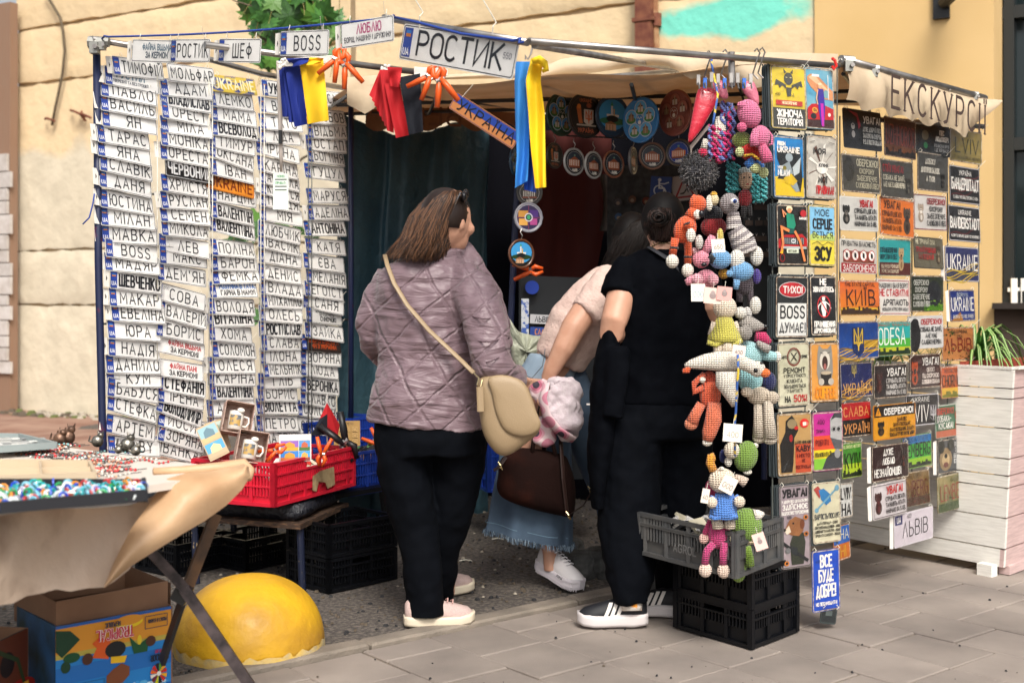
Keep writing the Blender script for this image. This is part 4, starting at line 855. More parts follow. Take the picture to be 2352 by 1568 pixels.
# ================================================================ TIN SIGNS
GA, GB = P(1930, 600, 4.92), P(2255, 600, 5.72); GA, GB = (GA.x, GA.y), (GB.x, GB.y); GD = V2(GA, GB)
FA_, FB_ = P(1775, 600, 4.36), P(1928, 600, 4.52); FA_, FB_ = (FA_.x, FA_.y), (FB_.x, FB_.y); FD = V2(FA_, FB_)
m_rim = mat('rusty_sign_rim', (.20, .12, .08), .55, color2=(.62, .55, .44), nscale=60)
def art_mesh(w, h, art, seed=0):
 mb = MB(); r = random.Random(seed); z = -.0008
 X = lambda x: (x - .5) * w; Z = lambda y: (y - .5) * h
 for k, a in enumerate(art):
  z -= .00022
  if a[0] == 'r': c = a[5]; mb.poly([(X(a[1]), z, Z(a[2])), (X(a[3]), z, Z(a[2])), (X(a[3]), z, Z(a[4])), (X(a[1]), z, Z(a[4]))], c if not isinstance(c, str) else ink(c))
  elif a[0] == 'e': mb.disc((X(a[1]), z, Z(a[2])), a[3] * w, ink(a[5]) if isinstance(a[5], str) else a[5], 18, r2=a[4] * h)
  elif a[0] == 'p': mb.poly([(X(x), z, Z(y)) for x, y in a[1]], ink(a[2]) if isinstance(a[2], str) else a[2])
  elif a[0] == 'c':
   n = 22; vs = []
   for q in (1, 0):
    for i in range(n):
     t = 6.2832 * i / n; vs.append((X(a[1]) + (a[3] * w - q * a[5]) * math.cos(t), z, Z(a[2]) + (a[4] * h - q * a[5]) * math.sin(t)))
   mb.add(vs, [(i, (i + 1) % n, n + (i + 1) % n, n + i) for i in range(n)], ink(a[6]))
  elif a[0] == 't':
   al = a[8] if len(a) > 8 else 'c'
   text(mb, a[1], X(a[2]), X(a[3]), Z(a[4]), a[5] * h, a[6] * h, ink(a[7]), z, al, gap=.24)
  elif a[0] == 'l': ribbon(mb, [(X(x), Z(y)) for x, y in a[1]], a[2] * h, ink(a[3]), lambda p, z=z: (p.x, z, p.y))
  elif a[0] == 'sky':
   x = .03; pts = [(.03, .03)]
   while x < .97:
    hh = a[1] + r.choice((0, .03, .06, .12, .02, .09)); x2 = min(.97, x + r.uniform(.03, .08)); pts += [(x, hh), (x2, hh)]; x = x2
   pts += [(.97, .03)]; mb.poly([(X(x), z, Z(y)) for x, y in pts], ink(a[2]))
  elif a[0] == 'spots':
   for _ in range(a[1]): cx, cy = r.uniform(a[2], a[4]), r.uniform(a[3], a[5]); z -= .00001; mb.disc((X(cx), z, Z(cy)), r.uniform(.01, .04) * w, ink(r.choice(a[6])), 6, r2=r.uniform(.01, .03) * h)
  elif a[0] == 'waves':
   for q in range(a[1]): yy = a[2] + (a[3] - a[2]) * q / a[1]; z -= .00001; ribbon(mb, [(X(.03 + .94 * i / 10), Z(yy + .05 * math.sin(i * .9 + q) + .25 * (i / 10) ** 2 - .1)) for i in range(11)], .03 * h, ink(a[4][q % len(a[4])]), lambda p, z=z: (p.x, z, p.y))
 return mb
def tri(cx, cy, s, c, k=1.0):      # trident emblem strokes; k: x/y unit ratio
 f = lambda x, y: (cx + x * s * k, cy + y * s)
 return [('l', [f(-.3, .5), f(-.3, -.15), f(.3, -.15), f(.3, .5)], .10 * s, c), ('l', [f(0, .55), f(0, -.5)], .1 * s, c),
   ('l', [f(-.3, .5), f(-.1, .1), f(-.14, -.15), f(0, -.35), f(.14, -.15), f(.1, .1), f(.3, .5)], .07 * s, c)]
def dog(cx, cy, s, c1, c2, k=.55, c3='#0a0a0c'):
 s *= .5; cy += .06; k *= 1.25
 e = lambda x, y, rx, ry, c: ('e', cx + x * s * k, cy + y * s, rx * s * k, ry * s, c)
 return [e(0, -.55, .42, .45, c1), e(-.3, .2, .14, .3, c1), e(.3, .2, .14, .3, c1), e(0, .1, .32, .36, c1), e(0, -.12, .18, .2, c2), e(0, -.02, .08, .06, c3), e(-.13, .18, .045, .04, c3), e(.13, .18, .045, .04, c3), e(0, -.62, .16, .22, c2)]
me_loop = {}
def sign(zf, x0, y0, x1, y1, label, bg, art, rim='rust', grp='tin signs hung in rows', plane='G', rot=0., tabl=False, push=0., stack=False, hs_=.95):
 A, D = (GA, GD) if plane == 'G' else (FA_, FD)
 ym = (y0 + y1) / 2; L, _ = on_plane(*zf(x0, ym), A, D); Rr, _ = on_plane(*zf(x1, ym), A, D); c = (L + Rr) / 2; w = (Rr - L).length
 h = (y1 - y0) / 3.033 / F * c.y * hs_
 nrm = Vector((D.y, -D.x, 0)).normalized(); d = Vector((D.x, D.y, 0)); ang = rot + rnd.uniform(-.012, .012)
 c = c + nrm * (push + rnd.uniform(-.004, .004)); c.z = H + (HY - zf(0, ym)[1]) / F * c.y
 d2 = d * math.cos(ang) + Vector((0, 0, 1)) * math.sin(ang)
 t = thing('tin_sign', label, 'sign', M4=frame(c, d2 + nrm * rnd.uniform(-.06, .06), Vector((0, 0, 1)) - nrm * rnd.uniform(0, .05)), group=grp)
 bgm = bg if not isinstance(bg, (str, tuple)) else (ink(bg) if isinstance(bg, str) else mat('sign_%s_%s' % bg[:2], bg[0], .4, color2=bg[1], nscale=bg[2] if len(bg) > 2 else 18, nlo=.35, nhi=.7, coat=.3))
 rm = m_rim if rim == 'rust' else ink(rim)
 part('panel', plate_base(w, h, bgm, rm, .010, .0015, .004), t)
 part('printing', art_mesh(w, h, art, hash(label) % 1000 if False else len(label)), t)
 part('plastic_sleeve', sleeve_mesh(w + .012, h + .012), t)
 ties = MB()
 for sx in (-1, 1): ties.tube([(sx * w * .42, -.003, h / 2 - .004), (sx * w * .42 + .003, -.009, h / 2 + .004), (sx * w * .42, -.002, h / 2 + .013), (sx * w * .42 - .003, .005, h / 2 + .003)], .0014, m_white_tie, 5)
 o = part('nylon_ties', ties, t)
 if rnd.random() < .3: o = part('tie_tail', me_tail, t); o.location = (w * .42, -.004, h / 2)
 if tabl: part('hang_tab', MB().prism([Vector(q) for q in ((-w / 2 - .03, .004, -h * .48), (-w / 2 - .004, .002, -h * .5), (-w / 2 - .004, .002, h * .5), (-w / 2 - .03, .004, h * .46))], .001, m_tab).poly([(-w / 2 - .018, .0032, -.012), (-w / 2 - .014, .0032, -.012), (-w / 2 - .014, .0032, .012), (-w / 2 - .018, .0032, .012)], ink('#101010')), t)
 if stack:
  for k in range(4): part('spare_sign', MB().prism([q + Vector((-.006 - .004 * k + rnd.uniform(-.003, .003), .005 + .006 * k, rnd.uniform(-.004, .004))) for q in rrect(w + .006, h + .008, .01)], .002, mat('stacked_sleeve', (.035, .045, .05), .25, coat=.5)), t)
 return t
wht, blk, red = '#e6e2dc', '#121216', '#b41f26'
def lines(rows, x0, x1, y0, y1, c, wt=.022, hh=.66, al='c'):
 n = len(rows); st = (y1 - y0) / n; return [('t', s, x0, x1, y1 - st * (i + 1) + st * (1 - hh) / 2, st * hh, wt, c, al) for i, s in enumerate(rows)]
k_ = .8
# ---- upright signs, first column
sign(r1, 150, 190, 383, 650, 'upright yellow sign with grey winged devil, topmost below the front pipe', ('#d9c02a', '#c8b23a'),
  [('r', .04, .02, .96, .33, '#3c3d3a'), ('e', .5, .8, .13, .1, '#4a4a44'), ('p', [(.38, .88), (.36, .96), (.45, .9)], '#4a4a44'), ('p', [(.62, .88), (.64, .96), (.55, .9)], '#4a4a44'), ('e', .44, .82, .03, .008, '#d0c890'), ('e', .56, .82, .03, .008, '#d0c890'),
   ('p', [(.42, .7), (.14, .78), (.1, .68), (.2, .7), (.24, .64), (.32, .69), (.42, .64)], '#4a4a44'), ('p', [(.58, .7), (.86, .78), (.9, .68), (.8, .7), (.76, .64), (.68, .69), (.58, .64)], '#4a4a44'), ('p', [(.42, .66), (.58, .66), (.55, .52), (.45, .52)], '#4a4a44'), ('l', [(.55, .55), (.64, .52), (.62, .57)], .008, '#4a4a44'),
   ('r', .12, .37, .88, .45, '#b5352f'), ('t', 'НЕБЕЗПЕЧНО', .14, .86, .39, .04, .009, '#e8d8b0'), ('t', 'ЖІНОЧА', .12, .88, .19, .105, .026, wht, 'j'), ('t', 'ТЕРИТОРІЯ', .12, .88, .06, .095, .02, wht, 'j'), ('t', '400', .1, .24, .52, .05, .006, blk)], plane='F', stack=True)
sign(r1, 385, 205, 580, 650, 'upright sign with silver airliner and woman before a red sports car', ('#2f8fb8', '#8fb9bf', 6),
  [('r', .04, .02, .96, .3, '#3a1a16'), ('p', [(.08, .85), (.2, .9), (.45, .88), (.96, .64), (.96, .48), (.6, .5), (.2, .68), (.08, .78)], '#c98a5c'), ('p', [(.12, .84), (.25, .88), (.4, .85), (.9, .6), (.4, .74)], '#e0b690'), ('r', .25, .86, .5, .9, '#dfe6e6'), ('e', .72, .58, .1, .07, '#77a0a8'), ('l', [(.8, .9), (.8, .5)], .02, '#c8d0d0'),
   ('p', [(.05, .33), (.2, .4), (.5, .42), (.95, .34), (.95, .16), (.05, .14)], '#b3141c'), ('e', .25, .2, .1, .05, '#16161a'), ('e', .8, .24, .05, .03, '#e8e0d0'), ('e', .3, .3, .1, .05, '#d99a3a'), ('t', '174', .24, .36, .28, .04, .01, blk),
   ('p', [(.42, .66), (.62, .66), (.66, .36), (.6, .06), (.5, .06), (.42, .36)], '#3a2a8a'), ('p', [(.5, .42), (.6, .42), (.6, .04), (.52, .04)], '#b0259a'), ('e', .5, .7, .06, .04, '#d8a884'), ('e', .5, .74, .07, .02, '#e0d0b0'), ('l', [(.42, .64), (.36, .5), (.4, .4)], .02, '#d8a884')], plane='F', stack=True)
sign(r1, 165, 680, 388, 1130, 'upright blue and yellow sign with a winged cherub and FROM UKRAINE', ('#1177b8', '#1a84c4'),
  [('r', .04, .03, .96, .34, '#d9b81c'), ('p', [(.1, .3), (.25, .45), (.12, .62), (.1, .8), (.4, .78), (.85, .84), (.9, .6), (.92, .3), (.85, .1), (.75, .14), (.6, .3)], '#15181a'), ('e', .5, .66, .12, .07, '#9aa6ac'), ('p', [(.2, .5), (.5, .6), (.62, .4), (.42, .32), (.22, .4)], '#8d999e'), ('p', [(.6, .5), (.88, .68), (.82, .42), (.64, .36)], '#b9c2c4'), ('p', [(.45, .36), (.7, .3), (.82, .12), (.7, .1), (.5, .22)], '#8d999e'),
   ('p', [(.3, .32), (.55, .4), (.75, .28), (.6, .2), (.35, .24)], '#c8a81c'), ('e', .34, .48, .06, .04, '#7a7022'), ('t', 'FROM', .1, .4, .85, .055, .02, wht), ('t', 'UKRAINE', .1, .85, .74, .085, .022, wht, 'j'), ('t', 'WITH', .08, .3, .47, .04, .012, wht), ('t', 'NLAW', .1, .52, .36, .085, .022, wht, 'j')], plane='F', stack=True)
sign(r1, 395, 680, 600, 1135, 'upright pale sign with brown whisks and kitchen slogan reading МОЯ КУХНЯ (moya kukhnya)', ('#a9a49c', '#c9c4ba'),
  sum([[('p', [(.5, .5), (.5 + .46 * math.cos(a) - .03, .5 + .36 * math.sin(a)), (.5 + .46 * math.cos(a) + .05, .5 + .36 * math.sin(a) + .04)], '#5a3a2c' if i % 2 else '#e4dfd6')] for i, a in enumerate([k * .7 for k in range(9)])], []) +
  [('e', .5, .5, .2, .1, '#d8d4cc'), ('t', 'МОЯ', .2, .62, .72, .08, .018, blk, 'j'), ('t', 'КУХНЯ', .34, .74, .51, .05, .012, blk), ('t', 'МОЇ', .36, .68, .26, .085, .018, blk, 'j'), ('t', 'ПРАВИЛА!', .3, .9, .08, .12, .018, red, 'j'), ('l', [(.1, .9), (.25, .92)], .01, '#6a6660'), ('l', [(.7, .92), (.9, .9)], .01, '#6a6660')], plane='F', stack=True)
sign(r1, 180, 1155, 405, 1597, 'upright black sign with a woman in a green top sitting on a red car', ('#15110f', '#1d1713'),
  [('p', [(.04, .42), (.25, .5), (.8, .52), (.96, .44), (.96, .3), (.04, .28)], '#b8121a'), ('r', .18, .34, .86, .46, '#2a2a2c')] + [('r', .2 + .06 * i, .35, .23 + .06 * i, .45, '#8c9092') for i in range(11)] + [('c', .5, .4, .07, .035, .003, '#d8dcdc'), ('r', .1, .27, .92, .31, '#a7adac'), ('r', .28, .2, .66, .27, '#c8cfb8'), ('t', 'HOT BABY', .3, .64, .215, .035, .008, blk),
   ('p', [(.28, .86), (.52, .84), (.58, .66), (.5, .58), (.3, .62)], '#1f7f63'), ('p', [(.3, .62), (.52, .6), (.6, .52), (.35, .52)], '#1d4a44'), ('e', .38, .93, .1, .05, '#e3cfae'), ('e', .38, .9, .07, .04, '#d8885e'), ('l', [(.26, .84), (.16, .9), (.2, .8)], .03, '#d8885e'),
   ('l', [(.34, .57), (.12, .62), (.16, .36), (.1, .22)], .05, '#d07a45'), ('l', [(.55, .55), (.7, .4), (.84, .08)], .05, '#d07a45'), ('p', [(.04, .2), (.16, .26), (.14, .18)], '#d9a21c'), ('e', .82, .86, .1, .06, '#a5222a'), ('t', 'GARAGE', .64, .96, .76, .035, .009, wht), ('c', .12, .12, .08, .07, .003, '#8a1a1a')], plane='F', stack=True)
sign(r1, 410, 1160, 600, 1602, 'upright blue and yellow hand lettered sign reading МОЄ СЕРЦЕ (moye sertse)', ('#e0cf3a', '#d8c24a'),
  [('r', .04, .5, .96, .97, '#7fb8d8'), ('p', [(.04, .5), (.2, .56), (.5, .46), (.8, .56), (.96, .5), (.96, .42), (.04, .42)], '#b7c96a'), ('t', 'МОЄ', .2, .8, .83, .1, .018, '#1a1a2a', 'j'), ('t', 'СЕРЦЕ', .12, .9, .62, .15, .034, '#16161c', 'j'), ('t', 'БЄТЬСЯ', .12, .9, .46, .1, .014, '#26261c', 'j'), ('t', 'ЗСУ', .16, .86, .1, .2, .05, '#16160e', 'j'), ('l', [(.1, .36), (.3, .4), (.5, .34), (.7, .4), (.9, .36)], .01, '#6a6220')], plane='F', stack=True)
sign(r2, 180, 345, 410, 795, 'upright sign with red oval ТИХО (tykho) above black words BOSS on white', ('#24282a', '#161819'),
  [('r', .06, .03, .94, .56, '#dcdcd8'), ('e', .5, .78, .42, .13, '#c9ccca'), ('e', .5, .78, .4, .12, '#b3202c'), ('t', 'ТИХО!', .2, .82, .73, .1, .024, wht, 'j'), ('t', 'BOSS', .12, .9, .32, .19, .028, blk, 'j'), ('t', 'ДУМАЄ!', .1, .92, .09, .15, .022, '#2a2a2e', 'j')], plane='F', stack=True)
sign(r2, 425, 345, 605, 780, 'upright black sign with a crossed out walking figure in a red ring', ('#101014', '#0b0b0e'),
  [('t', 'НЕ', .36, .64, .86, .09, .024, wht, 'j'), ('t', 'ХВИЛЮЙТЕСЬ', .1, .92, .74, .075, .02, wht, 'j'), ('e', .5, .62, .06, .035, wht), ('e', .5, .655, .09, .015, wht), ('p', [(.42, .58), (.58, .58), (.6, .45), (.54, .3), (.46, .3), (.4, .45)], wht), ('l', [(.42, .56), (.3, .5), (.28, .44)], .02, wht), ('l', [(.58, .56), (.7, .52), (.76, .46)], .02, wht), ('c', .5, .49, .26, .19, .0045, '#c01c26'), ('l', [(.34, .62), (.66, .36)], .02, '#c01c26'),
   ('t', 'ПРИМІЩЕННЯ', .1, .92, .15, .085, .02, wht, 'j'), ('t', 'ДЕРУСИФІКОВАНЕ', .08, .94, .05, .07, .016, wht, 'j')], plane='F', stack=True)
sign(r2, 185, 810, 415, 1270, 'upright cream workshop sign with crossed tools reading АВТО СЕРВІС (avto servis)', ('#b9b79c', '#cfccb4', 7),
  [('c', .5, .78, .22, .15, .006, '#7a3a30'), ('c', .5, .78, .17, .115, .002, '#3a3430'), ('l', [(.42, .72), (.58, .84)], .02, blk), ('l', [(.58, .72), (.42, .84)], .02, blk), ('t', 'АВТО', .1, .3, .76, .04, .009, blk), ('t', 'СЕРВІС', .7, .94, .76, .04, .009, blk), ('t', 'РЕМОНТ', .16, .86, .53, .075, .014, blk, 'j'), ('t', 'У ПРИСУТНОСТІ', .16, .86, .46, .045, .008, blk, 'j'), ('t', 'КЛІЄНТА', .26, .76, .37, .055, .01, blk, 'j'),
   ('t', 'ЗБІЛЬШУЄТЬСЯ', .16, .86, .29, .05, .009, blk, 'j'), ('t', 'У ВАРТОСТІ', .26, .76, .22, .045, .008, blk, 'j'), ('t', 'НА', .18, .38, .07, .09, .016, blk, 'j'), ('t', '50%!', .46, .9, .07, .1, .018, red, 'j')], plane='F', stack=True)
sign(r2, 425, 810, 625, 1240, 'upright orange sign with a grey yawning cat holding a cup', ('#c98a3c', '#d89c4c', 7),
  [('p', [(.25, .85), (.3, .97), (.42, .9), (.6, .9), (.72, .97), (.76, .84), (.78, .5), (.7, .3), (.3, .3), (.22, .5)], '#8c8880'), ('e', .5, .7, .18, .16, '#cfc8bc'), ('e', .5, .66, .1, .12, '#3a2622'), ('e', .5, .6, .05, .05, '#a0605a'), ('l', [(.34, .84), (.44, .82)], .01, blk), ('l', [(.58, .82), (.68, .84)], .01, blk), ('p', [(.34, .5), (.72, .48), (.68, .28), (.38, .28)], '#2a2624'), ('e', .53, .49, .19, .03, '#b8a890'), ('e', .36, .34, .1, .06, '#b4aca0'), ('e', .7, .34, .1, .06, '#b4aca0'),
   ('t', 'COFFEE', .14, .88, .07, .17, .032, '#e08a1c', 'j')], plane='F', stack=True)
sign(r3, 190, 80, 430, 530, 'upright sandy sign with a cloaked hooded figure reading КАВУ (kavu)', ('#b5925c', '#a88452', 7),
  [('r', .5, .03, .96, .5, '#b84a2a'), ('p', [(.08, .05), (.06, .5), (.22, .7), (.24, .88), (.42, .97), (.56, .85), (.6, .72), (.48, .6), (.44, .2), (.4, .05)], '#16120f'), ('e', .42, .83, .14, .08, '#8a7a5a'), ('e', .54, .76, .06, .03, '#c01c20'), ('e', .38, .6, .05, .06, '#9c1a1c'), ('e', .78, .83, .13, .075, '#cc2a22'), ('r', .73, .79, .83, .85, '#f0e0d0'), ('c', .85, .82, .035, .02, .001, '#f0e0d0'),
   ('t', 'ДАЙТЕ МЕНІ МОЮ', .48, .96, .5, .045, .008, blk, 'j'), ('t', 'КАВУ', .52, .94, .38, .085, .018, blk, 'j'), ('t', 'І НІХТО', .54, .92, .28, .055, .012, '#5a1210', 'j'), ('t', 'НЕ', .66, .8, .2, .045, .01, '#5a1210'), ('t', 'ПОСТРАЖДАЄ', .5, .96, .1, .05, .009, '#5a1210', 'j')], plane='F', stack=True)
sign(r3, 440, 70, 640, 500, 'upright rainbow sign with a grey bearded portrait and slogan', ('#c02a86', '#a8208c', 5),
  [('r', .04, .35, .96, .6, '#cf4a2c'), ('r', .04, .2, .96, .36, '#d8c224'), ('r', .04, .03, .96, .21, '#7fb83a'), ('p', [(.3, .03), (.45, .22), (.62, .3), (.96, .32), (.96, .03)], '#3a3c40'), ('p', [(.58, .88), (.7, .95), (.96, .94), (.96, .34), (.72, .36), (.58, .56)], '#a9a8a8'), ('p', [(.58, .56), (.72, .36), (.96, .34), (.96, .5), (.8, .52)], '#55565a'), ('e', .7, .7, .05, .03, '#2a2a2c'), ('e', .86, .7, .05, .03, '#2a2a2c'), ('c', .7, .7, .09, .045, .001, '#333338'), ('c', .88, .7, .08, .045, .001, '#333338'), ('p', [(.6, .86), (.7, .97), (.96, .97), (.96, .88), (.75, .9)], '#3a3a3e'), ('e', .8, .28, .1, .08, '#8d8c8c'),
   ('t', 'ТІЛЬКИ', .1, .4, .66, .05, .009, '#5a1a4a'), ('t', 'РОБИТИ', .08, .52, .44, .09, .014, '#7a1c1c', 'j'), ('t', 'ПОЛЮБИТИ ЇЇ.', .06, .62, .25, .065, .011, '#3a3a12', 'j'), ('t', '400', .12, .4, .8, .07, .008, blk)], plane='F', stack=True)
sign(r3, 215, 575, 415, 1180, 'tall upright lilac sign with a dog in an armed soldier vest', ('#8d7f86', '#9d8f94', 5),
  [('t', 'УВАГА!', .08, .94, .86, .085, .024, blk, 'j'), ('t', 'У ДВОРІ ПЕС ЦІЛОДОБОВО', .06, .95, .79, .03, .006, wht, 'j'), ('t', 'ЗДІЙСНЮЄ', .08, .94, .71, .055, .012, wht, 'j'), ('t', 'ВІДЕОСПОСТЕРЕЖЕННЯ!', .05, .95, .65, .035, .007, wht, 'j'), ('t', '500', .2, .4, .6, .03, .005, blk),
   ('p', [(.34, .04), (.3, .3), (.42, .42), (.75, .42), (.82, .3), (.74, .04)], '#2c3026'), ('p', [(.12, .46), (.3, .58), (.5, .62), (.74, .58), (.76, .44), (.6, .38), (.35, .4)], '#8a5a36'), ('p', [(.12, .46), (.28, .52), (.34, .44), (.2, .41)], '#cfc3b0'), ('e', .13, .47, .05, .018, '#1a1412'), ('e', .42, .54, .03, .012, blk), ('e', .72, .52, .08, .06, '#6a3a22'), ('l', [(.02, .33), (.3, .24), (.86, .08)], .04, '#1c1e22'), ('p', [(.3, .28), (.55, .24), (.5, .14), (.36, .18)], '#24272a'), ('e', .22, .22, .09, .035, '#6a6a6c')] +
  sum([[('e', x, y, .08, .03, '#b06a2a'), ('e', x, y, .04, .016, '#14100e')] for x, y in ((.84, .6), (.84, .4), (.16, .07))], []), plane='F', stack=True, rim='#55524c')
sign(r3, 435, 560, 640, 1000, 'upright cream price list sign with a blue gloved hand and wrench', ('#bdb79c', '#cdc8ae', 7),
  [('p', [(.04, .9), (.2, .95), (.34, .86), (.24, .74)], '#a0423c'), ('p', [(.22, .88), (.4, .9), (.62, .8), (.66, .68), (.48, .62), (.3, .72)], '#2f74a8'), ('l', [(.1, .54), (.5, .72), (.86, .88)], .035, '#6a97ac'), ('e', .87, .89, .08, .05, '#6a97ac'), ('e', .13, .55, .07, .04, '#6a97ac'), ('t', 'ВАРТІСТЬ ПОСЛУГ:', .05, .96, .4, .08, .012, '#2a3440', 'j')] + lines(['ДАТИ ПОРАДУ - 3000', 'ПОСТОЯТИ НАД ДУШЕЮ - 4000', 'ДОПОМОГТИ МАЙСТРУ - 5000', 'ЗРОБИТИ САМОМУ - 10000'], .05, .95, .1, .36, blk, .008, .6), plane='F', stack=True)
sign(r3, 435, 1030, 635, 1475, 'lowest upright sign, bright blue, reading ВСЕ БУДЕ ДОБРЕ (vse bude dobre)', ('#0b3fa8', '#0c4fc0', 25),
  [('t', 'ВСЕ', .26, .74, .73, .18, .036, wht, 'j'), ('t', 'БУДЕ', .2, .78, .49, .18, .034, wht, 'j'), ('t', 'ДОБРЕ!', .1, .86, .24, .19, .034, wht, 'j'), ('t', 'НЕ ПЕСИМІЗДИТИ!', .1, .88, .1, .05, .012, wht, 'j'), ('t', '400', .08, .3, .8, .05, .006, '#16306a')], plane='F', stack=False)
sign(r3, 490, 1440, 605, 1560, 'dark back of a small hanging sign below the bright blue one', '#20272a', [('r', .3, .5, .7, .8, '#55605f')], plane='F', rim='#3a4444', rot=-.2)
# ---- wide signs, columns one to four
MTL = ('#3a362e', '#4a463c', 9)
sign(r1, 655, 500, 905, 790, 'wide black sign with black and white dog, first under the valance', '#101216', dog(.24, .55, .8, '#1c1c20', '#b8b4b0') + [('p', [(.12, .95), (.36, .9), (.44, .6), (.38, .5), (.34, .8)], '#a0283a'), ('t', 'УВАГА!', .5, .96, .68, .16, .034, wht, 'j')] + lines(['ДУЖЕ ДОБРИЙ ПЕС!', 'ЗАЛИЗУЄ НА СМЕРТЬ!', 'P.S. Є ПОСТРАЖДАЛІ!'], .48, .97, .12, .6, '#b8b8b4', .018), rim='#2a2a2c')
sign(r1, 650, 815, 905, 1090, 'wide grey olive sign reading ОБЕРЕЖНО (oberezhno) under the black dog sign', MTL, [('e', .18, .6, .14, .32, '#2c2820')] + [('t', 'ОБЕРЕЖНО!', .38, .95, .72, .17, .028, '#b9b39c', 'j')] + lines(['ОХОРОНУ', 'ЗАБЕЗПЕЧУЄ', 'СЛУЖБОВИЙ ПЕС!'], .34, .95, .1, .68, '#a8a28c', .024) + [('t', '500', .1, .25, .84, .1, .012, blk)])
sign(r1, 640, 1105, 885, 1355, 'wide white sign with black shepherd dog and red heading, first column', '#c4c2bd', dog(.16, .5, .75, '#24221f', '#6a625a', .45) + [('t', 'УВАГА!', .5, .86, .72, .18, .04, red, 'j')] + lines(['СТРИБАТИ, БІГАТИ', 'ТА НАВІТЬ ЛІТАТИ', 'НАВЧАЮ ЗА 5 ХВ.'], .36, .95, .12, .68, blk, .024), rim='#d8d6d0')
sign(r2, 625, 95, 890, 345, 'wide white and red sign with four prohibition rings', '#c9c5be', [('r', .03, .03, .97, .3, '#a8222a'), ('t', 'ПРИВАТНА ВЛАСНІСТЬ', .04, .96, .8, .13, .02, blk, 'j'), ('r', .08, .32, .92, .66, '#8a4a38'), ('t', 'ЗАБОРОНЕНО!', .06, .95, .06, .19, .03, wht, 'j')] + sum([[('e', x, .53, .095, .17, wht), ('c', x, .53, .095, .17, .0035, '#b0202a'), ('l', [(x - .05, .64), (x + .05, .42)], .025, '#b0202a'), ('e', x, .53, .03, .08, blk)] for x in (.17, .39, .61, .83)], []), rim='#d8d4cc')
sign(r2, 620, 380, 895, 635, 'orange sunset plate with black skyline reading КИЇВ (kyiv)', ('#cf5a22', '#d98a2a', 4), [('r', .02, .02, .98, .22, '#c8a02c'), ('sky', .14, '#3a2416'), ('l', [(.6, .16), (.8, .36), (.98, .16)], .012, '#3a2416'), ('t', 'THE STATE CAPITAL', .12, .9, .84, .09, .016, '#3a1a10', 'j'), ('t', 'КИЇВ', .16, .88, .3, .42, .05, '#2a1c1a', 'j')])
sign(r2, 615, 665, 885, 940, 'wide flag coloured sign with a big trident shield in the middle', ('#11306e', '#1c58b0', 3), [('r', .55, .3, .97, .5, '#b8902a'), ('waves', 8, .05, .4, ['#c79a28', '#8a6a1c', '#d8b040']), ('r', .34, .2, .62, .85, '#122a5c'), ('p', [(.34, .2), (.62, .2), (.48, .06)], '#122a5c')] + tri(.48, .52, .55, '#c8a83c', .6))
sign(r2, 630, 950, 865, 1205, 'dark blue sign with golden bands reading УКРАЇНА (ukraina)', ('#121a4a', '#1a2a6a', 4), [('waves', 7, .02, .36, ['#c08a24', '#5a3c1a', '#d8a838'])] + tri(.42, .76, .34, '#a89858', .6) + [('t', 'УКРАЇНА', .06, .95, .1, .3, .034, '#d8a860', 'j')])
sign(r3, 640, 5, 835, 260, 'red over black sign with golden raised lettering СЛАВА (slava)', '#14100f', [('r', .02, .5, .98, .98, '#a8161c'), ('t', 'СЛАВА', .06, .92, .6, .25, .04, '#c98a50', 'j'), ('t', 'УКРАЇНІ', .06, .94, .12, .25, .04, '#c98a50', 'j')], rot=.0)
sign(r3, 650, 285, 780, 545, 'narrow green plate with skyline reading KYIV below the red and black sign', ('#2f7a2c', '#6aa82c', 4), [('r', .02, .02, .98, .4, '#a8c02c'), ('sky', .12, '#16240e'), ('t', 'GLORIOUS HISTORY', .06, .95, .84, .08, .014, '#d0d89a', 'j'), ('t', 'KYIV', .1, .92, .28, .4, .05, '#121c10', 'j')])
sign(r3, 640, 570, 740, 825, 'narrow white plate with black letters peeping out behind the dog sign', '#c8c8c4', [('t', 'LVIV', .2, .9, .55, .3, .05, blk, 'j'), ('t', 'ЇНА', .1, .9, .08, .32, .05, blk, 'j')], push=-.02)
sign(r3, 630, 865, 735, 1118, 'blue over orange plate hanging lowest in the first wide column', '#b8631c', [('r', .02, .48, .98, .98, '#1c5aa8'), ('t', 'НА', .4, .95, .6, .28, .03, '#c8c0a0'), ('t', 'НІ', .3, .8, .1, .3, .04, '#c8922c')], push=-.03, rot=.06)
sign(r1, 920, 560, 1160, 845, 'rusty red and brown plate reading UZHHOROD', ('#3c1c16', '#5a2a20', 6), [('r', .02, .02, .98, .3, '#6a3a1a'), ('sky', .12, '#1c1210'), ('t', 'UZHHOROD', .04, .96, .32, .48, .04, '#8a3a2c', 'j')])
sign(r1, 910, 850, 1150, 1130, 'wide dark olive sign with red heading above a watchful dog', ('#35322c', '#45423a', 8), dog(.82, .35, .6, '#25221c', '#5a554a', .5) + [('t', 'СТІЙ! УВАГА!', .05, .68, .68, .17, .03, '#8a2a2c', 'j')] + lines(['СОБАКА НЕ ЗЛИЙ,', 'АЛЕ МАЄ СЛАБКІ НЕРВИ'], .05, .72, .25, .62, '#b0aa98', .022))
sign(r1, 910, 1115, 1140, 1395, 'wide orange sign with a grey upright dog', ('#c8641c', '#d87a2a', 6), dog(.78, .5, .95, '#4a3c30', '#2a2018', .4) + [('t', 'УВАГА!', .1, .58, .72, .18, .03, '#3a2410', 'j')] + lines(['СТРИБАТИ, БІГАТИ', 'ТА НАВІТЬ ЛІТАТИ', 'НАВЧАЮ ЗА 5 ХВ.'], .05, .62, .12, .66, '#5a3010', .022), rot=-.03)
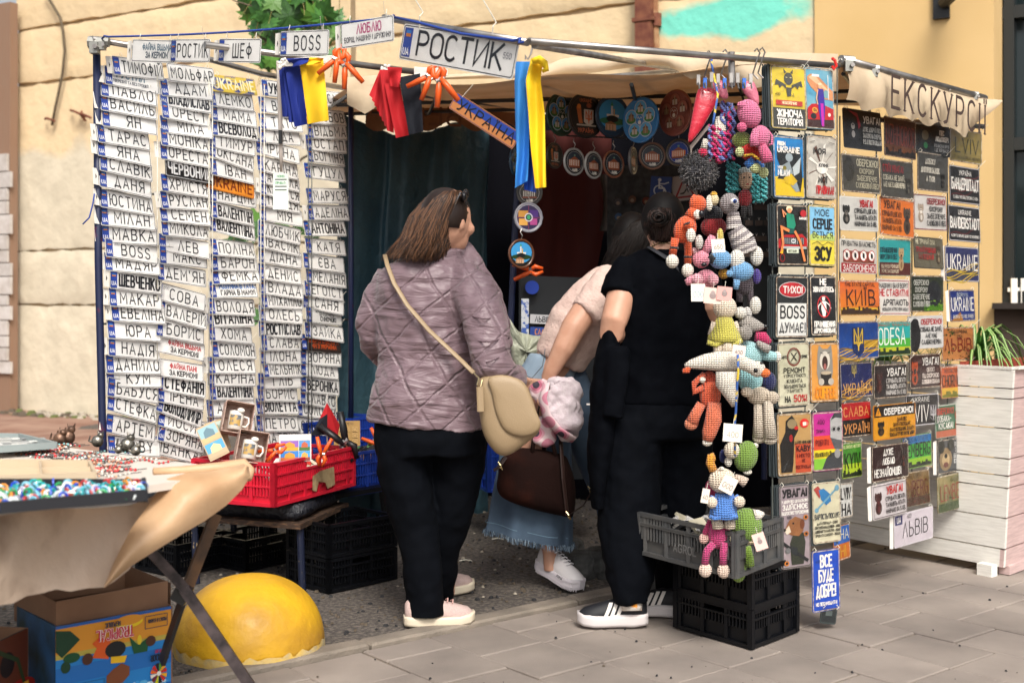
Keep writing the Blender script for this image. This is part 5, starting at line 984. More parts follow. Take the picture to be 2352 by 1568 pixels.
sign(r2, 895, 90, 1130, 360, 'wide turquoise and brown sign with a sitting beige dog', ('#2a9a9c', '#3aa8a4', 4), [('r', .02, .02, .98, .36, '#5a2c26')] + dog(.68, .5, .85, '#b89c74', '#8a6a4a', .35) + lines(['СТІЙ! НЕБЕЗПЕЧНО!', 'ЖОРСТОКИЙ ПЕС!'], .02, .55, .42, .78, '#1a3a44', .02) + lines(['ВІДЧУЄШ РІЗНИЦЮ', 'УСІЧЕ ЗА СІДНИЦЮ'], .04, .6, .06, .32, '#c8b8a0', .014))
sign(r2, 898, 370, 1108, 635, 'white sign with red frame about cars at the gate', '#d2cec8', [('c', .5, .5, .0, .0, .001, red), ('l', [(.04, .05), (.96, .05), (.96, .95), (.04, .95), (.04, .05)], .015, red), ('t', 'МАШИНИ БІЛЯ ВОРІТ', .06, .94, .76, .12, .018, '#2a2a2e', 'j'), ('t', 'НЕ СТАВИТИ!', .06, .94, .54, .17, .03, '#c0303a', 'j'), ('t', 'ДРЯПАЮТЬ', .16, .94, .28, .15, .026, '#2a2a2e', 'j'), ('t', 'НЕВІДОМІ АГРЕСИВНІ ЛЮДИ', .14, .92, .13, .08, .013, '#3a3a3e', 'j')], rim='#cfcac4')
sign(r2, 880, 665, 1115, 915, 'turquoise to green plate with dark skyline reading ODESA', ('#1fa0a0', '#2aa89a', 3), [('r', .02, .02, .98, .5, '#4aa83a'), ('r', .02, .02, .98, .25, '#b8b82a'), ('sky', .12, '#16301c'), ('t', 'UKRAINIAN CITY - THE PEARL BY THE SEA', .05, .95, .87, .06, .01, '#c86a3a', 'j'), ('t', 'ODESA', .05, .84, .34, .46, .05, '#e4ece0', 'j')])
sign(r2, 865, 960, 1105, 1210, 'dark maroon sign with bold white heading below the Odesa plate', ('#241618', '#2c2a2c', 4), dog(.16, .5, .8, '#3a1c1a', '#5a2c26', .4) + [('t', 'УВАГА!', .36, .94, .66, .2, .04, wht, 'j')] + lines(['СТРИБАТИ, БІГАТИ', 'ТА НАВІТЬ ЛІТАТИ', 'НАВЧАЮ ЗА 5 ХВ.'], .34, .94, .08, .6, '#c0bcb8', .022))
sign(r3, 815, 20, 1098, 272, 'yellow warning sign with black bulldog under a black heading bar', ('#cf8c14', '#d89a1c', 7), [('r', .02, .66, .98, .98, '#181010'), ('p', [(.04, .7), (.11, .94), (.18, .7)], '#d8901c'), ('l', [(.11, .86), (.11, .76)], .02, blk), ('t', 'ОБЕРЕЖНО!', .22, .96, .72, .16, .045, wht, 'j')] + dog(.17, .34, .55, '#1c1410', '#4a3418', .5) + lines(['ЗЛИЙ ПЕС', 'ЗЛИЙ ГОСПОДАР,', 'ЗЛА ГОСПОДИНЯ, ЗЛІ ДІТИ', 'ВЗАГАЛІ ТУТ ВСІ ЗЛІ І НЕ ДОБРІ'], .36, .95, .06, .62, '#24160a', .022), push=.03, rim='#c87a1c')
sign(r3, 790, 300, 1055, 560, 'maroon sign with a dark hound reading НЕЗНАЙОМЦІВ (neznayomtsiv)', ('#22080c', '#300c12', 5), dog(.85, .55, .7, '#16080a', '#5a2a1c', .4) + lines(['ДУЖЕ', 'ЛЮБЛЮ'], .26, .6, .42, .92, wht, .034) + [('t', 'НЕЗНАЙОМЦІВ!', .04, .78, .14, .2, .036, wht, 'j')], push=.04, tabl=True)
sign(r3, 765, 565, 1025, 815, 'pale framed sign with maroon hound and red heading, lowest of its column', '#cdc6c8', dog(.17, .5, .85, '#3c1416', '#5a2226', .42) + [('t', 'УВАГА!', .4, .88, .68, .2, .045, '#c0201c', 'j')] + lines(['СТРИБАТИ, БІГАТИ', 'ТА НАВІТЬ ЛІТАТИ', 'НАВЧАЮ ЗА 5 ХВ.'], .36, .94, .1, .62, '#2a2628', .024) + [('l', [(.03, .05), (.97, .05), (.97, .95), (.03, .95), (.03, .05)], .015, '#3a2a2c')], push=.05, tabl=True, rim='#c8c0c0')
sign(r1, 1170, 600, 1390, 830, 'black sign with snarling dog teeth, under the valance in the third column', '#0b0c0f', [('e', .26, .6, .2, .3, '#1c1c1e'), ('e', .26, .62, .1, .16, '#6a604a'), ('e', .27, .3, .06, .1, '#2f7a4a')] + lines(['ПЕС', 'ЛЮДОЖЕР!'], .55, .95, .45, .85, wht, .04) + lines(['P.S. ВАСЯ НЕ ВІРИВ', 'І ДЕ ТОЙ ВАСЯ?'], .52, .96, .12, .4, '#a8a8a8', .016), rim='#222222')
sign(r1, 1160, 800, 1385, 1080, 'grey brown sign with running dog and question, third column', ('#3a3834', '#4c4944', 8), dog(.8, .3, .5, '#14120f', '#3a3026', .5) + lines(['ДОБІЖУ', 'ДО ОГОРОЖІ ЗА 2 СЕК.', 'А ТИ?!'], .08, .7, .2, .88, '#bdb8ac', .03, .55))
sign(r1, 1150, 1090, 1370, 1350, 'white sign with red rim and pale puppy', '#c6c2be', dog(.2, .5, .7, '#a09080', '#d8d0c6', .45) + [('t', 'ОБЕРЕЖНО!', .38, .95, .74, .15, .028, '#8a2228', 'j')] + lines(['ОХОРОНУ', 'ЗАБЕЗПЕЧУЄ', 'СЛУЖБОВИЙ ПЕС!'], .36, .95, .1, .7, '#2a2a2c', .024), rim='#7a1c20')
sign(r2, 1135, 80, 1360, 310, 'olive brown sign with three red words and grey pit bull', ('#5a5444', '#6a6452', 7), dog(.82, .5, .8, '#4a3c2c', '#8a7a62', .4) + lines(['НЕ ТРИМАЙ ЗЛА'], .05, .7, .74, .95, '#c0baa0', .026) + lines(['ТРИМАЙ РУШНИЦЮ', 'ТА ПІТБУЛЯ!'], .05, .72, .26, .7, '#9c2a2a', .028), rim='#3c3830')
sign(r2, 1110, 345, 1355, 610, 'dark green sign with black sheepdog in grass', ('#22281c', '#38402c', 5), [('r', .4, .02, .98, .2, '#4a7a1c'), ('e', .7, .5, .22, .36, '#24262a'), ('spots', 24, .45, .02, .97, .3, ['#4f8a1c', '#7aa82a', '#2c4a14'])] + lines(['ОБЕРЕЖНО!', 'ОХОРОНУ', 'ЗАБЕЗПЕЧУЄ', 'СЛУЖБОВИЙ ПЕС!'], .06, .56, .12, .9, '#b8b8b0', .024))
sign(r2, 1115, 625, 1340, 865, 'white sign with black great dane and red heading in the third column', '#cac8c6', [('e', .18, .4, .17, .5, '#1c1a1c'), ('e', .2, .78, .1, .14, '#141214'), ('t', 'ОБЕРЕЖНО!', .36, .95, .74, .15, .03, '#b02a30', 'j')] + lines(['СОБАКА НЕ ЗЛИЙ,', 'АЛЕ МАЄ', 'СЛАБКІ НЕРВИ'], .34, .95, .1, .68, '#26262a', .024), rim='#c6c4c2')
sign(r2, 1105, 890, 1330, 1140, 'dark red sign with an orange lit shepherd dog', ('#3a1416', '#2a1416', 4), dog(.15, .5, .9, '#a8441c', '#1c1010', .4) + [('t', 'УВАГА!', .38, .92, .68, .2, .034, wht, 'j')] + lines(["ОБ'ЄКТ", 'ПІД ОХОРОНОЮ', 'СЛУЖБОВИМИ СОБАКАМИ'], .36, .94, .1, .62, '#c8bcb4', .022))
sign(r2, 1095, 1170, 1310, 1400, 'black plate with white frame and trident reading LVIV', '#141016', [('t', 'UKRAINE', .12, .8, .76, .14, .02, wht, 'j'), ('t', 'LVIV', .06, .7, .14, .5, .05, wht, 'j')] + tri(.83, .38, .42, '#b8b4b8', .6) + [('l', [(.72, .62), (.94, .62), (.94, .25), (.83, .12), (.72, .25), (.72, .62)], .015, '#8a868a')], rim='#c8c4c8')
sign(r3, 1055, 235, 1275, 475, 'bright green plate with black skyline reading LEMBERG', ('#2c9a2c', '#3cb82c', 4), [('r', .02, .75, .98, .98, '#1a6aa8'), ('r', .02, .02, .98, .3, '#8ab81c'), ('sky', .12, '#101c0c'), ('t', 'GALICIA STATE', .05, .9, .82, .12, .016, '#122a1c', 'j'), ('t', 'LEMBERG', .05, .95, .36, .38, .05, '#101810', 'j')])
sign(r3, 1030, 490, 1250, 740, 'mottled brown plate reading GALIZIEN LEMBERG in dark red letters', ('#8a6634', '#4a4420', 9), [('r', .02, .02, .98, .26, '#4a2a1c'), ('t', 'GALIZIEN', .2, .8, .8, .12, .014, '#3a2410', 'j'), ('t', 'LEMBERG', .05, .94, .3, .42, .045, '#5a1a14', 'j'), ('spots', 30, .03, .03, .97, .35, ['#3a3a1c', '#6a2a1c', '#2c2c16'])])
sign(r3, 950, 762, 1235, 1000, 'white pearly plate with black letters reading ЛЬВІВ (lviv), lowest over the paving', '#cdc4cc', [('r', .02, .68, .2, .96, '#1c2060'), ('t', 'UA', .04, .18, .74, .16, .03, wht), ('t', 'ЛЬВІВ', .2, .86, .26, .46, .036, '#14141a', 'j'), ('t', '600', .3, .44, .82, .12, .012, blk)], rim='#d8d2d8', tabl=True, push=.03)
sign(r1, 1400, 640, 1610, 880, 'yellowed plate reading LVIV at the far top of the last column', ('#9a8440', '#6a6034', 6), [('t', 'THE', .4, .62, .8, .1, .016, '#3a3420'), ('t', 'LVIV', .14, .9, .3, .42, .05, '#3a3a2a', 'j'), ('t', 'CITY WITH A GREAT HISTORY', .06, .94, .1, .09, .012, '#4a4428', 'j')])
sign(r1, 1388, 895, 1610, 1165, 'black and dark red framed plate reading БАНДЕРШТАДТ (banderstadt)', '#141114', [('waves', 4, .3, .8, ['#5a1c1c']), ('t', 'УКРАЇНА', .3, .72, .76, .12, .02, wht, 'j'), ('t', 'БАНДЕРШТАДТ', .04, .97, .38, .28, .05, wht, 'j'), ('t', 'СЛАВА УКРАЇНІ, ГЕРОЯМ СЛАВА', .1, .92, .12, .08, .013, wht, 'j')], rim='#b8b4b8')
sign(r1, 1385, 1170, 1605, 1430, 'black framed plate reading BANDERSTADT in bold white Latin letters', '#1c1a1c', [('waves', 4, .3, .8, ['#5a1c1c', '#3a3a3c']), ('t', 'UKRAINE', .3, .72, .76, .12, .02, wht, 'j'), ('t', 'BANDERSTADT', .03, .98, .38, .28, .05, wht, 'j'), ('t', 'GLORY TO UKRAINE, GLORY TO THE HEROES', .06, .94, .12, .07, .012, wht, 'j')], rim='#b8b4b8')
sign(r2, 1370, 145, 1590, 400, 'blue and yellow rippled plate with white letters UKRAINE', ('#20285c', '#3a3a5a', 5), [('waves', 8, .05, .45, ['#b89a2c', '#c8aa3c', '#4a4a3c']), ('t', 'UKRAINE', .03, .97, .34, .42, .045, wht, 'j')], rim='#bcb8bc', tabl=True)
sign(r2, 1380, 445, 1570, 675, 'deep blue plate with orange hills reading BORN IN UKRAINE', ('#14246a', '#1c3a8a', 4), [('p', [(.02, .02), (.4, .3), (.5, .02)], '#a8702a'), ('t', 'BORN IN', .22, .8, .78, .12, .018, '#b8c0c8', 'j'), ('t', 'UKRAINE', .04, .96, .34, .4, .05, wht, 'j'), ('t', 'BORN TO BE FREE', .1, .92, .1, .1, .016, wht, 'j')], tabl=True)
sign(r2, 1350, 705, 1555, 950, 'sandy plate with red letters ЛЬВІВ (lviv) above green bushes', ('#a86a3a', '#b87c48', 6), [('spots', 34, .03, .03, .97, .4, ['#3a4a1c', '#2c3814', '#5a3a1c']), ('spots', 12, .03, .74, .4, .95, ['#3a4a1c', '#2c3814']), ('t', 'ГАЛИЧИНА', .28, .78, .82, .1, .018, '#3a2414', 'j'), ('t', '1256', .42, .64, .68, .09, .014, '#3a2414', 'j'), ('t', 'ЛЬВІВ', .06, .92, .3, .36, .04, '#7a1a14', 'j')])
sign(r2, 1325, 975, 1525, 1205, 'red to yellow plate with radiation mark reading CHORNOBYL', ('#b84a1c', '#c86a24', 4), [('r', .02, .02, .98, .32, '#c8a02c'), ('sky', .1, '#6a6a1c'), ('t', 'RESTRICTED AREA', .12, .8, .8, .11, .016, '#4a1a10', 'j'), ('e', .89, .85, .05, .08, '#1c1410'), ('t', 'CHORNOBYL', .03, .97, .36, .36, .038, '#2a241c', 'j')])
sign(r2, 1285, 1238, 1510, 1478, 'green sign with brown puppy and white frame', ('#1f5a3c', '#2a6a48', 5), [('r', .02, .02, .98, .22, '#b05a3c')] + dog(.72, .5, .85, '#8a4a26', '#5a2c18', .38) + [('t', 'ОБЕРЕЖНО!', .04, .6, .72, .17, .028, '#b83a2c', 'j'), ('t', 'СОБАКА-', .04, .5, .5, .16, .028, wht, 'j'), ('t', 'КУСАКА!', .08, .56, .28, .17, .03, wht, 'j')], rim='#c8c4bc')
sign(r3, 1300, 260, 1515, 508, 'dark grey sign with laughing shaggy dog under the green puppy sign', ('#3c3e42', '#4a4c50', 5), [('e', .26, .42, .2, .34, '#8a7454'), ('e', .26, .4, .12, .2, '#b8a078'), ('e', .26, .52, .05, .07, blk), ('e', .26, .26, .08, .08, '#6a3a34'), ('e', .12, .8, .1, .2, '#24241f'), ('e', .42, .82, .1, .18, '#24241f')] + lines(['ОБЕРЕЖНО!', 'ЗЛИЙ ПЕС!', 'БЕЗ ЩЕПЛЕНЬ', 'ЇСТЬ ЩО ПОПАЛО!'], .5, .95, .25, .92, '#b8b8b8', .024), tabl=True)
sign(r3, 1265, 505, 1505, 768, 'wrapped mottled plate reading LEMBERG at the lowest far corner', ('#948454', '#4c5a2c', 9), [('r', .02, .02, .98, .24, '#3a4a24'), ('t', 'GALIZIEN', .35, .85, .8, .1, .014, '#4a4428', 'j'), ('t', 'LEMBERG', .08, .94, .32, .4, .04, '#8a3a28', 'j'), ('spots', 26, .03, .03, .97, .4, ['#3a4a24', '#5a6a34', '#2c3a1c'])], push=.02)
# knotted cord hanging at the far corner
p = P(2228, 1085, 5.66); cord('cord', [P(2222, 1000, 5.7), P(2226, 1060, 5.68), p, p + Vector((.02, 0, -.03)), p + Vector((.03, 0, -.07)), p + Vector((.005, 0, -.075)), p + Vector((-.01, 0, -.03)), P(2223, 1180, 5.7)], .0035, mat('grey_cord', (.35, .32, .28), .8), 'grey knotted cord at the far edge of the sign rows', 'cord')
# pedestal behind the wide signs that keeps them upright
rk = thing('sign_rack', 'wire rack holding the wide tin signs', 'display rack', (0, 0, 0))
for x in (1932, 2016, 2098, 2180, 2252): part('wire', MB().tube([on_plane(x, 265 + (x - 1930) * .06, GA, GD)[0] + Vector((0, .02, 0)), on_plane(x, 1120 - (x - 1930) * .1, GA, GD)[0] + Vector((0, .02, 0))], .003, wm, 4), rk)
for x in (1777, 1852, 1926): part('wire', MB().tube([on_plane(x, 150, FA_, FD)[0] + Vector((0, .02, 0)), on_plane(x, 1250, FA_, FD)[0] + Vector((0, .02, 0))], .0025, wm, 4), rk)
# ================================================================ PEOPLE
m_skin = mat('skin', (.52, .27, .18), .5, color2=(.58, .33, .23), nscale=30, nlo=.3, nhi=.8, bump=.1, bscale=300, bdist=.001)
_tx = bpy.data.textures.new('folds', 'CLOUDS'); _tx.noise_scale = .16; _tx.noise_depth = 2
_tx2 = bpy.data.textures.new('small_folds', 'CLOUDS'); _tx2.noise_scale = .05; _tx2.noise_depth = 1
def remesh(o, vox, folds=0., small=0., smooth=4):
 m = o.modifiers.new('remesh', 'REMESH'); m.mode = 'VOXEL'; m.voxel_size = vox; m.use_smooth_shade = True
 m = o.modifiers.new('smooth', 'SMOOTH'); m.iterations = smooth; m.factor = .5
 for st, tx in ((folds, _tx), (small, _tx2)):
  if st: d = o.modifiers.new('folds', 'DISPLACE'); d.texture = tx; d.strength = st; d.mid_level = .5; d.texture_coords = 'GLOBAL'
 return o
def pt(mb, pts, m, n=14, flat=1.):      # tube through (x, y, Y, r) in photo measures
 return mb.tube([P(x, y, Y) for x, y, Y, r in pts], [r * Y / F for x, y, Y, r in pts], m, n, flat=flat)
def rg_(mb, rows, m, dep=.72, n=22):    # horizontal rings (x, y, Y, r)
 out = []
 for row in rows:
  x, y, Y, r = row[:4]; d = row[4] if len(row) > 4 else dep; c = P(x, y, Y); rr = r * Y / F; tl = row[5] if len(row) > 5 else 0
  out.append([c + Vector((rr * math.cos(t), rr * d * math.sin(t), tl * math.cos(t) * rr)) for t in [2 * math.pi * k / n for k in range(n)]])
 return mb.rings(out, m)
def head(mb, x, y, Y, f, s=1., m=m_skin):     # face looking along f
 c = P(x, y, Y); f = Vector(f).normalized(); sd = f.cross(Vector((0, 0, 1))).normalized(); up = sd.cross(f)
 q = Matrix((f, sd, up)).transposed()
 mb.ell(c + up * .015 * s, (.098 * s, .077 * s, .112 * s), m, rot=q); mb.ell(c + f * .032 * s - up * .05 * s, (.062 * s, .056 * s, .062 * s), m, rot=q)
 mb.tube([c + f * .088 * s + up * .02 * s, c + f * .112 * s - up * .018 * s, c + f * .09 * s - up * .026 * s], [.008, .013, .01], m, 8)
 for k in (-1, 1):
  mb.ell(c + sd * k * .076 * s - f * .005 - up * .005, (.014 * s, .006, .026 * s), m, rot=q); mb.ell(c + sd * k * .045 * s + f * .062 * s - up * .018 * s, (.028, .026, .026), m, rot=q)
 mb.tube([c + f * .085 * s - up * .052 * s - sd * .02, c + f * .094 * s - up * .05 * s, c + f * .085 * s - up * .052 * s + sd * .02], [.004, .008, .004], m, 6)
 return c, f, sd, up
def face_bits(c, f, sd, up, par):
 mb = MB()
 for k in (-1, 1): mb.ell(c + f * .088 + sd * k * .031 + up * .018, (.008, .013, .006), ink('#2a1a14')); mb.tube([c + f * .092 + sd * k * .018 + up * .036, c + f * .088 + sd * k * .045 + up * .036], .003, ink('#20120c'), 5)
 part('eyes', mb, par, world=True)
 part('mouth', MB().tube([c + f * .092 - up * .052 - sd * .018, c + f * .101 - up * .05, c + f * .092 - up * .052 + sd * .018], .004, mat('lips', (.45, .14, .12), .5), 5), par, world=True)
def hand(mb, wrist, d, pn, m=m_skin, s=1., curl=.7):     # d towards the fingers, pn palm normal
 w = Vector(wrist); d = Vector(d).normalized(); pn = Vector(pn).normalized(); sd = d.cross(pn).normalized()
 mb.tube([w, w + d * .03 * s, w + d * .085 * s], [.024 * s, .030 * s, .034 * s], m, 10, flat=.55)
 for i, L in enumerate((.066, .075, .070, .055)):
  b = w + d * .08 * s + sd * (i - 1.5) * .019 * s; a = curl * .5
  p1 = b + (d * math.cos(a) + pn * math.sin(a)) * L * .45 * s; p2 = p1 + (d * math.cos(a * 2.2) + pn * math.sin(a * 2.2)) * L * .32 * s; p3 = p2 + (d * math.cos(a * 3.2) + pn * math.sin(a * 3.2)) * L * .25 * s
  mb.tube([b - d * .02, b, p1, p2, p3], [.009 * s, .0088 * s, .0082 * s, .0076 * s, .006 * s], m, 8)
 b = w + d * .025 * s - sd * .026 * s; mb.tube([b, b - sd * .025 * s + d * .025 * s + pn * .01, b - sd * .03 * s + d * .055 * s + pn * .022 * s], [.012 * s, .0105 * s, .008 * s], m, 8)
def hair(par, name, left, right, Yc, bulge, n, mats, seed, wave=3., r=2.2, base=True):
 rr = random.Random(seed)
 def at(q, t, off=0.):
  k = t * (len(left) - 1); i = min(int(k), len(left) - 2); a = k - i
  lx, ly = [left[i][j] * (1 - a) + left[i + 1][j] * a for j in (0, 1)]; rx, ry = [right[i][j] * (1 - a) + right[i + 1][j] * a for j in (0, 1)]
  return P(lx * (1 - q) + rx * q, ly * (1 - q) + ry * q, Yc - (bulge + off) * math.sin(math.pi * (.06 + q * .88)) * (.78 + .22 * math.sin(min(1, t * 1.4) * math.pi * .6)))
 if base:
  mb = MB(); mb.grid(lambda u, v: at(u, v, -.008), 16, 14, mats[0]); part(name, mb, par, smooth=True, world=True)
 mb = MB()
 for _ in range(n):
  q = rr.random(); ph = rr.random() * 6; t0 = rr.choice((0, 0, rr.random() * .4)); t1 = rr.uniform(.75, 1.06); am = wave * rr.uniform(.5, 1.4); off = rr.uniform(-.004, .006); pts = []; rs = []
  dq = rr.uniform(-.12, .12)
  for k in range(11):
   t = t0 + (t1 - t0) * k / 10; p = at(min(1.04, max(-.04, q + dq * t * t)), min(t, 1.05), off); p.x += am * math.sin(t * 11 + ph) * t * Yc / F; p.z += am * .4 * math.cos(t * 9 + ph) * t * Yc / F; pts.append(p); rs.append(r * Yc / F * (1 - .75 * (k / 10) ** 2))
  mb.tube(pts, rs, mats[1 + (rr.random() < .6 if len(mats) > 2 else 0)] if rr.random() < .75 else mats[0], 4, flat=.6)
 part('locks', mb, par, smooth=True, world=True)
def shoe(par, pos, fw, L, up_m, so_m, sole=.03, stripes=None, ridges=False, lift=0., laces=None, roll=0.):
 s = L / .28; f = Vector(fw); f = f.normalized(); sd = f.cross(Vector((0, 0, 1))).normalized(); u = sd.cross(f); c = Vector(pos)
 T = [0, .06, .2, .4, .6, .78, .92, 1.0]; wd = [.018, .034, .038, .036, .045, .048, .038, .012]; hh = [.062, .085, .082, .078, .062, .048, .036, .016]
 def sec(t, w, z0, z1, k=1., n=14, rnd_=True):
  o = []
  for i in range(n):
   a = 2 * math.pi * i / n; y = math.cos(a); z = math.sin(a); zz = z0 + (z1 - z0) * (max(0, z) ** .8 if z > 0 else 0); o.append(c + f * (t * L) + sd * (y * w * s * k) + u * zz * s)
  return o
 g = part('shoe', MB().rings([sec(t, w, sole * .8, sole + h) for t, w, h in zip(T, wd, hh)], up_m), par, smooth=True, world=True)
 sm = MB(); rr = []
 for zi, k in ((0, .93), (sole * .35, 1.06), (sole * .7, 1.0), (sole, 1.07), (sole * 1.25, .99)):
  pts = []
  for side in (1, -1):
   for t, w in (list(zip(T, wd)) if side > 0 else list(zip(T, wd))[::-1]):
    z = zi + (.012 * (t - .8) ** 2 * 25 * (t > .8) + .006 * (t < .1)) ; pts.append(c + f * ((t - .5) * (1 + .03 * k) + .5) * L + sd * side * (w + .004) * k * s + u * z * s)
  rr.append(pts)
 sm.rings(rr, so_m); part('sole', sm, par, smooth=not ridges, world=True)
 if ridges:
  q = MB()
  for side in (1, -1):
   for k in range(34):
    t = .1 + .88 * k / 33; w = lerpf(list(zip(T, wd)), t) + .006; q.beam(c + f * t * L + sd * side * w * s, c + f * t * L + sd * side * w * s + u * sole * 1.1, .0035, .003, so_m, up=f)
  part('sole_ridges', q, par, world=True, kind='stuff')
 if stripes:
  q = MB()
  for side in (1, -1):
   for t in (.38, .47, .56):
    pts = []
    for v in range(5):
     tt = t + .10 * (v / 4) * -1.0 + .04; hz = lerpf(list(zip(T, hh)), tt); w = lerpf(list(zip(T, wd)), tt); z = (v / 4) * .86; a = math.asin(z ** 1.25); pts.append((tt, math.cos(a) * w + .0016, sole + hz * z + .001))
    for (a0, w0, z0), (a1, w1, z1) in zip(pts, pts[1:]):
     q.poly([c + f * a0 * L + sd * side * w0 * s + u * z0 * s, c + f * (a0 + .055) * L + sd * side * (w0 + .001) * s + u * z0 * s, c + f * (a1 + .055) * L + sd * side * (w1 + .001) * s + u * z1 * s, c + f * a1 * L + sd * side * w1 * s + u * z1 * s], stripes)
  part('stripe_trim', q, par, world=True)
 if laces:
  q = MB()
  for k in range(5):
   t = .38 + k * .075; hz = sole + lerpf(list(zip(T, hh)), t) + .002; q.tube([c + f * t * L - sd * .02 + u * (hz - .006), c + f * (t + .02) * L + u * (hz + .003), c + f * t * L + sd * .02 + u * (hz - .006)], .0028, laces, 5)
  q.tube([c + f * .38 * L + u * (sole + .08), c + f * .33 * L + sd * .02 + u * (sole + .12), c + f * .3 * L + sd * .03 + u * (sole + .13)], .003, laces, 5)
  part('laces', q, par, world=True)
def cloth(name, base, **k): return mat(name, base, k.pop('rough', .85), **k)
def quilt():
 m = mat('lilac_quilted_nylon', (.175, .118, .138), .45, sheen=.15); n = m.node_tree; b = n.nodes['Principled BSDF']
 tc = n.nodes.new('ShaderNodeTexCoord'); sx = n.nodes.new('ShaderNodeSeparateXYZ'); n.links.new(tc.outputs['Object'], sx.inputs[0])
 nz = n.nodes.new('ShaderNodeTexNoise'); nz.inputs['Scale'].default_value = 6; n.links.new(tc.outputs['Object'], nz.inputs['Vector'])
 def M_(op, a, b_=None, c=None):
  q = n.nodes.new('ShaderNodeMath'); q.operation = op
  for i, v in enumerate((a, b_, c)):
   if v is None: continue
   if isinstance(v, (int, float)): q.inputs[i].default_value = v
   else: n.links.new(v, q.inputs[i])
  return q.outputs[0]
 hs_ = []
 for kx, kz, per in ((1., .55, .15), (-1., 1.15, .19)):
  v = M_('ADD', M_('MULTIPLY', sx.outputs['X'], kx), M_('MULTIPLY', sx.outputs['Z'], kz)); v = M_('ADD', v, M_('MULTIPLY', nz.outputs[0], .05))
  pp_ = M_('PINGPONG', v, per / 2); mr = n.nodes.new('ShaderNodeMapRange'); mr.interpolation_type = 'SMOOTHSTEP'; mr.inputs['From Min'].default_value = 0; mr.inputs['From Max'].default_value = .012; n.links.new(pp_, mr.inputs['Value']); hs_.append(mr.outputs[0])
 h = M_('MULTIPLY', hs_[0], hs_[1])
 mp = n.nodes.new('ShaderNodeMapping'); mp.inputs['Scale'].default_value = (2.2, 2.2, 11); n.links.new(tc.outputs['Object'], mp.inputs[0])
 t = n.nodes.new('ShaderNodeTexNoise'); t.inputs['Scale'].default_value = 1.6; t.inputs['Detail'].default_value = 4; t.inputs['Distortion'].default_value = .8; n.links.new(mp.outputs[0], t.inputs['Vector'])
 hh = M_('ADD', M_('MULTIPLY', h, .38), M_('MULTIPLY', t.outputs[0], 2.3))
 bu = n.nodes.new('ShaderNodeBump'); bu.inputs['Strength'].default_value = .9; bu.inputs['Distance'].default_value = .014; n.links.new(hh, bu.inputs['Height']); n.links.new(bu.outputs[0], b.inputs['Normal'])
 return m
m_quilt = quilt()
m_navy = cloth('black_trouser_cloth', (.0012, .0018, .0034), color2=(.002, .0028, .005), nscale=12, spec=.08)
hb = [mat('hair_dark_brown', (.020, .011, .008), .45), mat('hair_brown', (.050, .024, .014), .4), mat('hair_caramel', (.17, .080, .040), .38)]
hk = [mat('hair_black', (.003, .002, .002), .6, spec=.2), mat('hair_black_sheen', (.007, .004, .003), .5, spec=.3)]

# ---- woman in the lilac quilted jacket
Y0 = 4.54
w1 = thing('person', 'person in lilac quilted jacket and black trousers with wavy brown hair, seen from behind', 'person', (-.31, 4.6, 0))
mb = MB(); hc = head(mb, 1028, 512, 4.53, (.62, .77, -.05), 1.04)
pt(mb, [(1015, 560, 4.56, 34), (1000, 610, 4.58, 42)], m_skin); rg_(mb, [(985, 605, 4.58, 60), (982, 650, 4.58, 95), (984, 780, 4.58, 95), (984, 960, 4.58, 100)], m_skin, .6)
pt(mb, [(925, 960, 4.56, 50), (945, 1150, 4.56, 42), (975, 1300, 4.56, 32), (985, 1415, 4.56, 26)], m_skin); pt(mb, [(1045, 960, 4.66, 50), (1035, 1150, 4.7, 42), (1020, 1260, 4.8, 30), (1020, 1365, 4.86, 25)], m_skin)
pt(mb, [(1060, 640, 4.52, 34), (1105, 730, 4.44, 32), (1125, 835, 4.40, 28), (1190, 866, 4.52, 20)], m_skin); hand(mb, P(1188, 868, 4.5), (.3, .9, -.2), (-.8, .2, -.3))
pt(mb, [(915, 640, 4.6, 26), (870, 720, 4.6, 24), (862, 780, 4.64, 22), (900, 830, 4.88, 18)], m_skin); hand(mb, P(900, 830, 4.88), (.5, .8, 0), (.6, -.5, -.3))
remesh(part('body', mb, w1, world=True), .0075, smooth=3); face_bits(*hc, w1)
mb = MB()
rg_(mb, [(1012, 572, 4.56, 52), (1000, 590, 4.57, 72), (985, 606, 4.57, 98), (978, 630, 4.57, 116), (975, 665, 4.57, 122), (976, 720, 4.57, 120), (982, 780, 4.57, 118), (984, 830, 4.57, 118), (982, 880, 4.57, 124), (980, 930, 4.57, 131), (979, 978, 4.57, 134, .72, -.09)], m_quilt, .78)
pt(mb, [(1062, 632, 4.52, 44), (1090, 670, 4.46, 52), (1108, 725, 4.41, 52), (1120, 785, 4.37, 50), (1128, 835, 4.36, 46), (1158, 862, 4.40, 36), (1188, 864, 4.47, 28)], m_quilt, 18)
pt(mb, [(905, 640, 4.6, 44), (872, 690, 4.6, 44), (858, 740, 4.6, 40), (858, 790, 4.64, 36), (895, 835, 4.84, 30)], m_quilt, 18)
pt(mb, [(1065, 560, 4.62, 12), (1088, 600, 4.58, 22), (1120, 660, 4.56, 26), (1150, 740, 4.56, 26), (1155, 800, 4.56, 22)], m_quilt, 10)
remesh(part('jacket', mb, w1, world=True), .0095, .035, .012, smooth=3)
cm = MB(); cm.grid(lambda u, v: P(1012 + 56 * math.cos(2.2 + u * 5.0), 566 - 14 * v + 10 * math.cos(2.2 + u * 5.0) * (1 - v) + 8, 4.57 + .075 * math.sin(-(2.2 + u * 5.0))), 24, 3, m_quilt)
part('collar', cm, w1, smooth=True, world=True)
sm = MB()      # stitched seams standing in small ridges on the sleeve
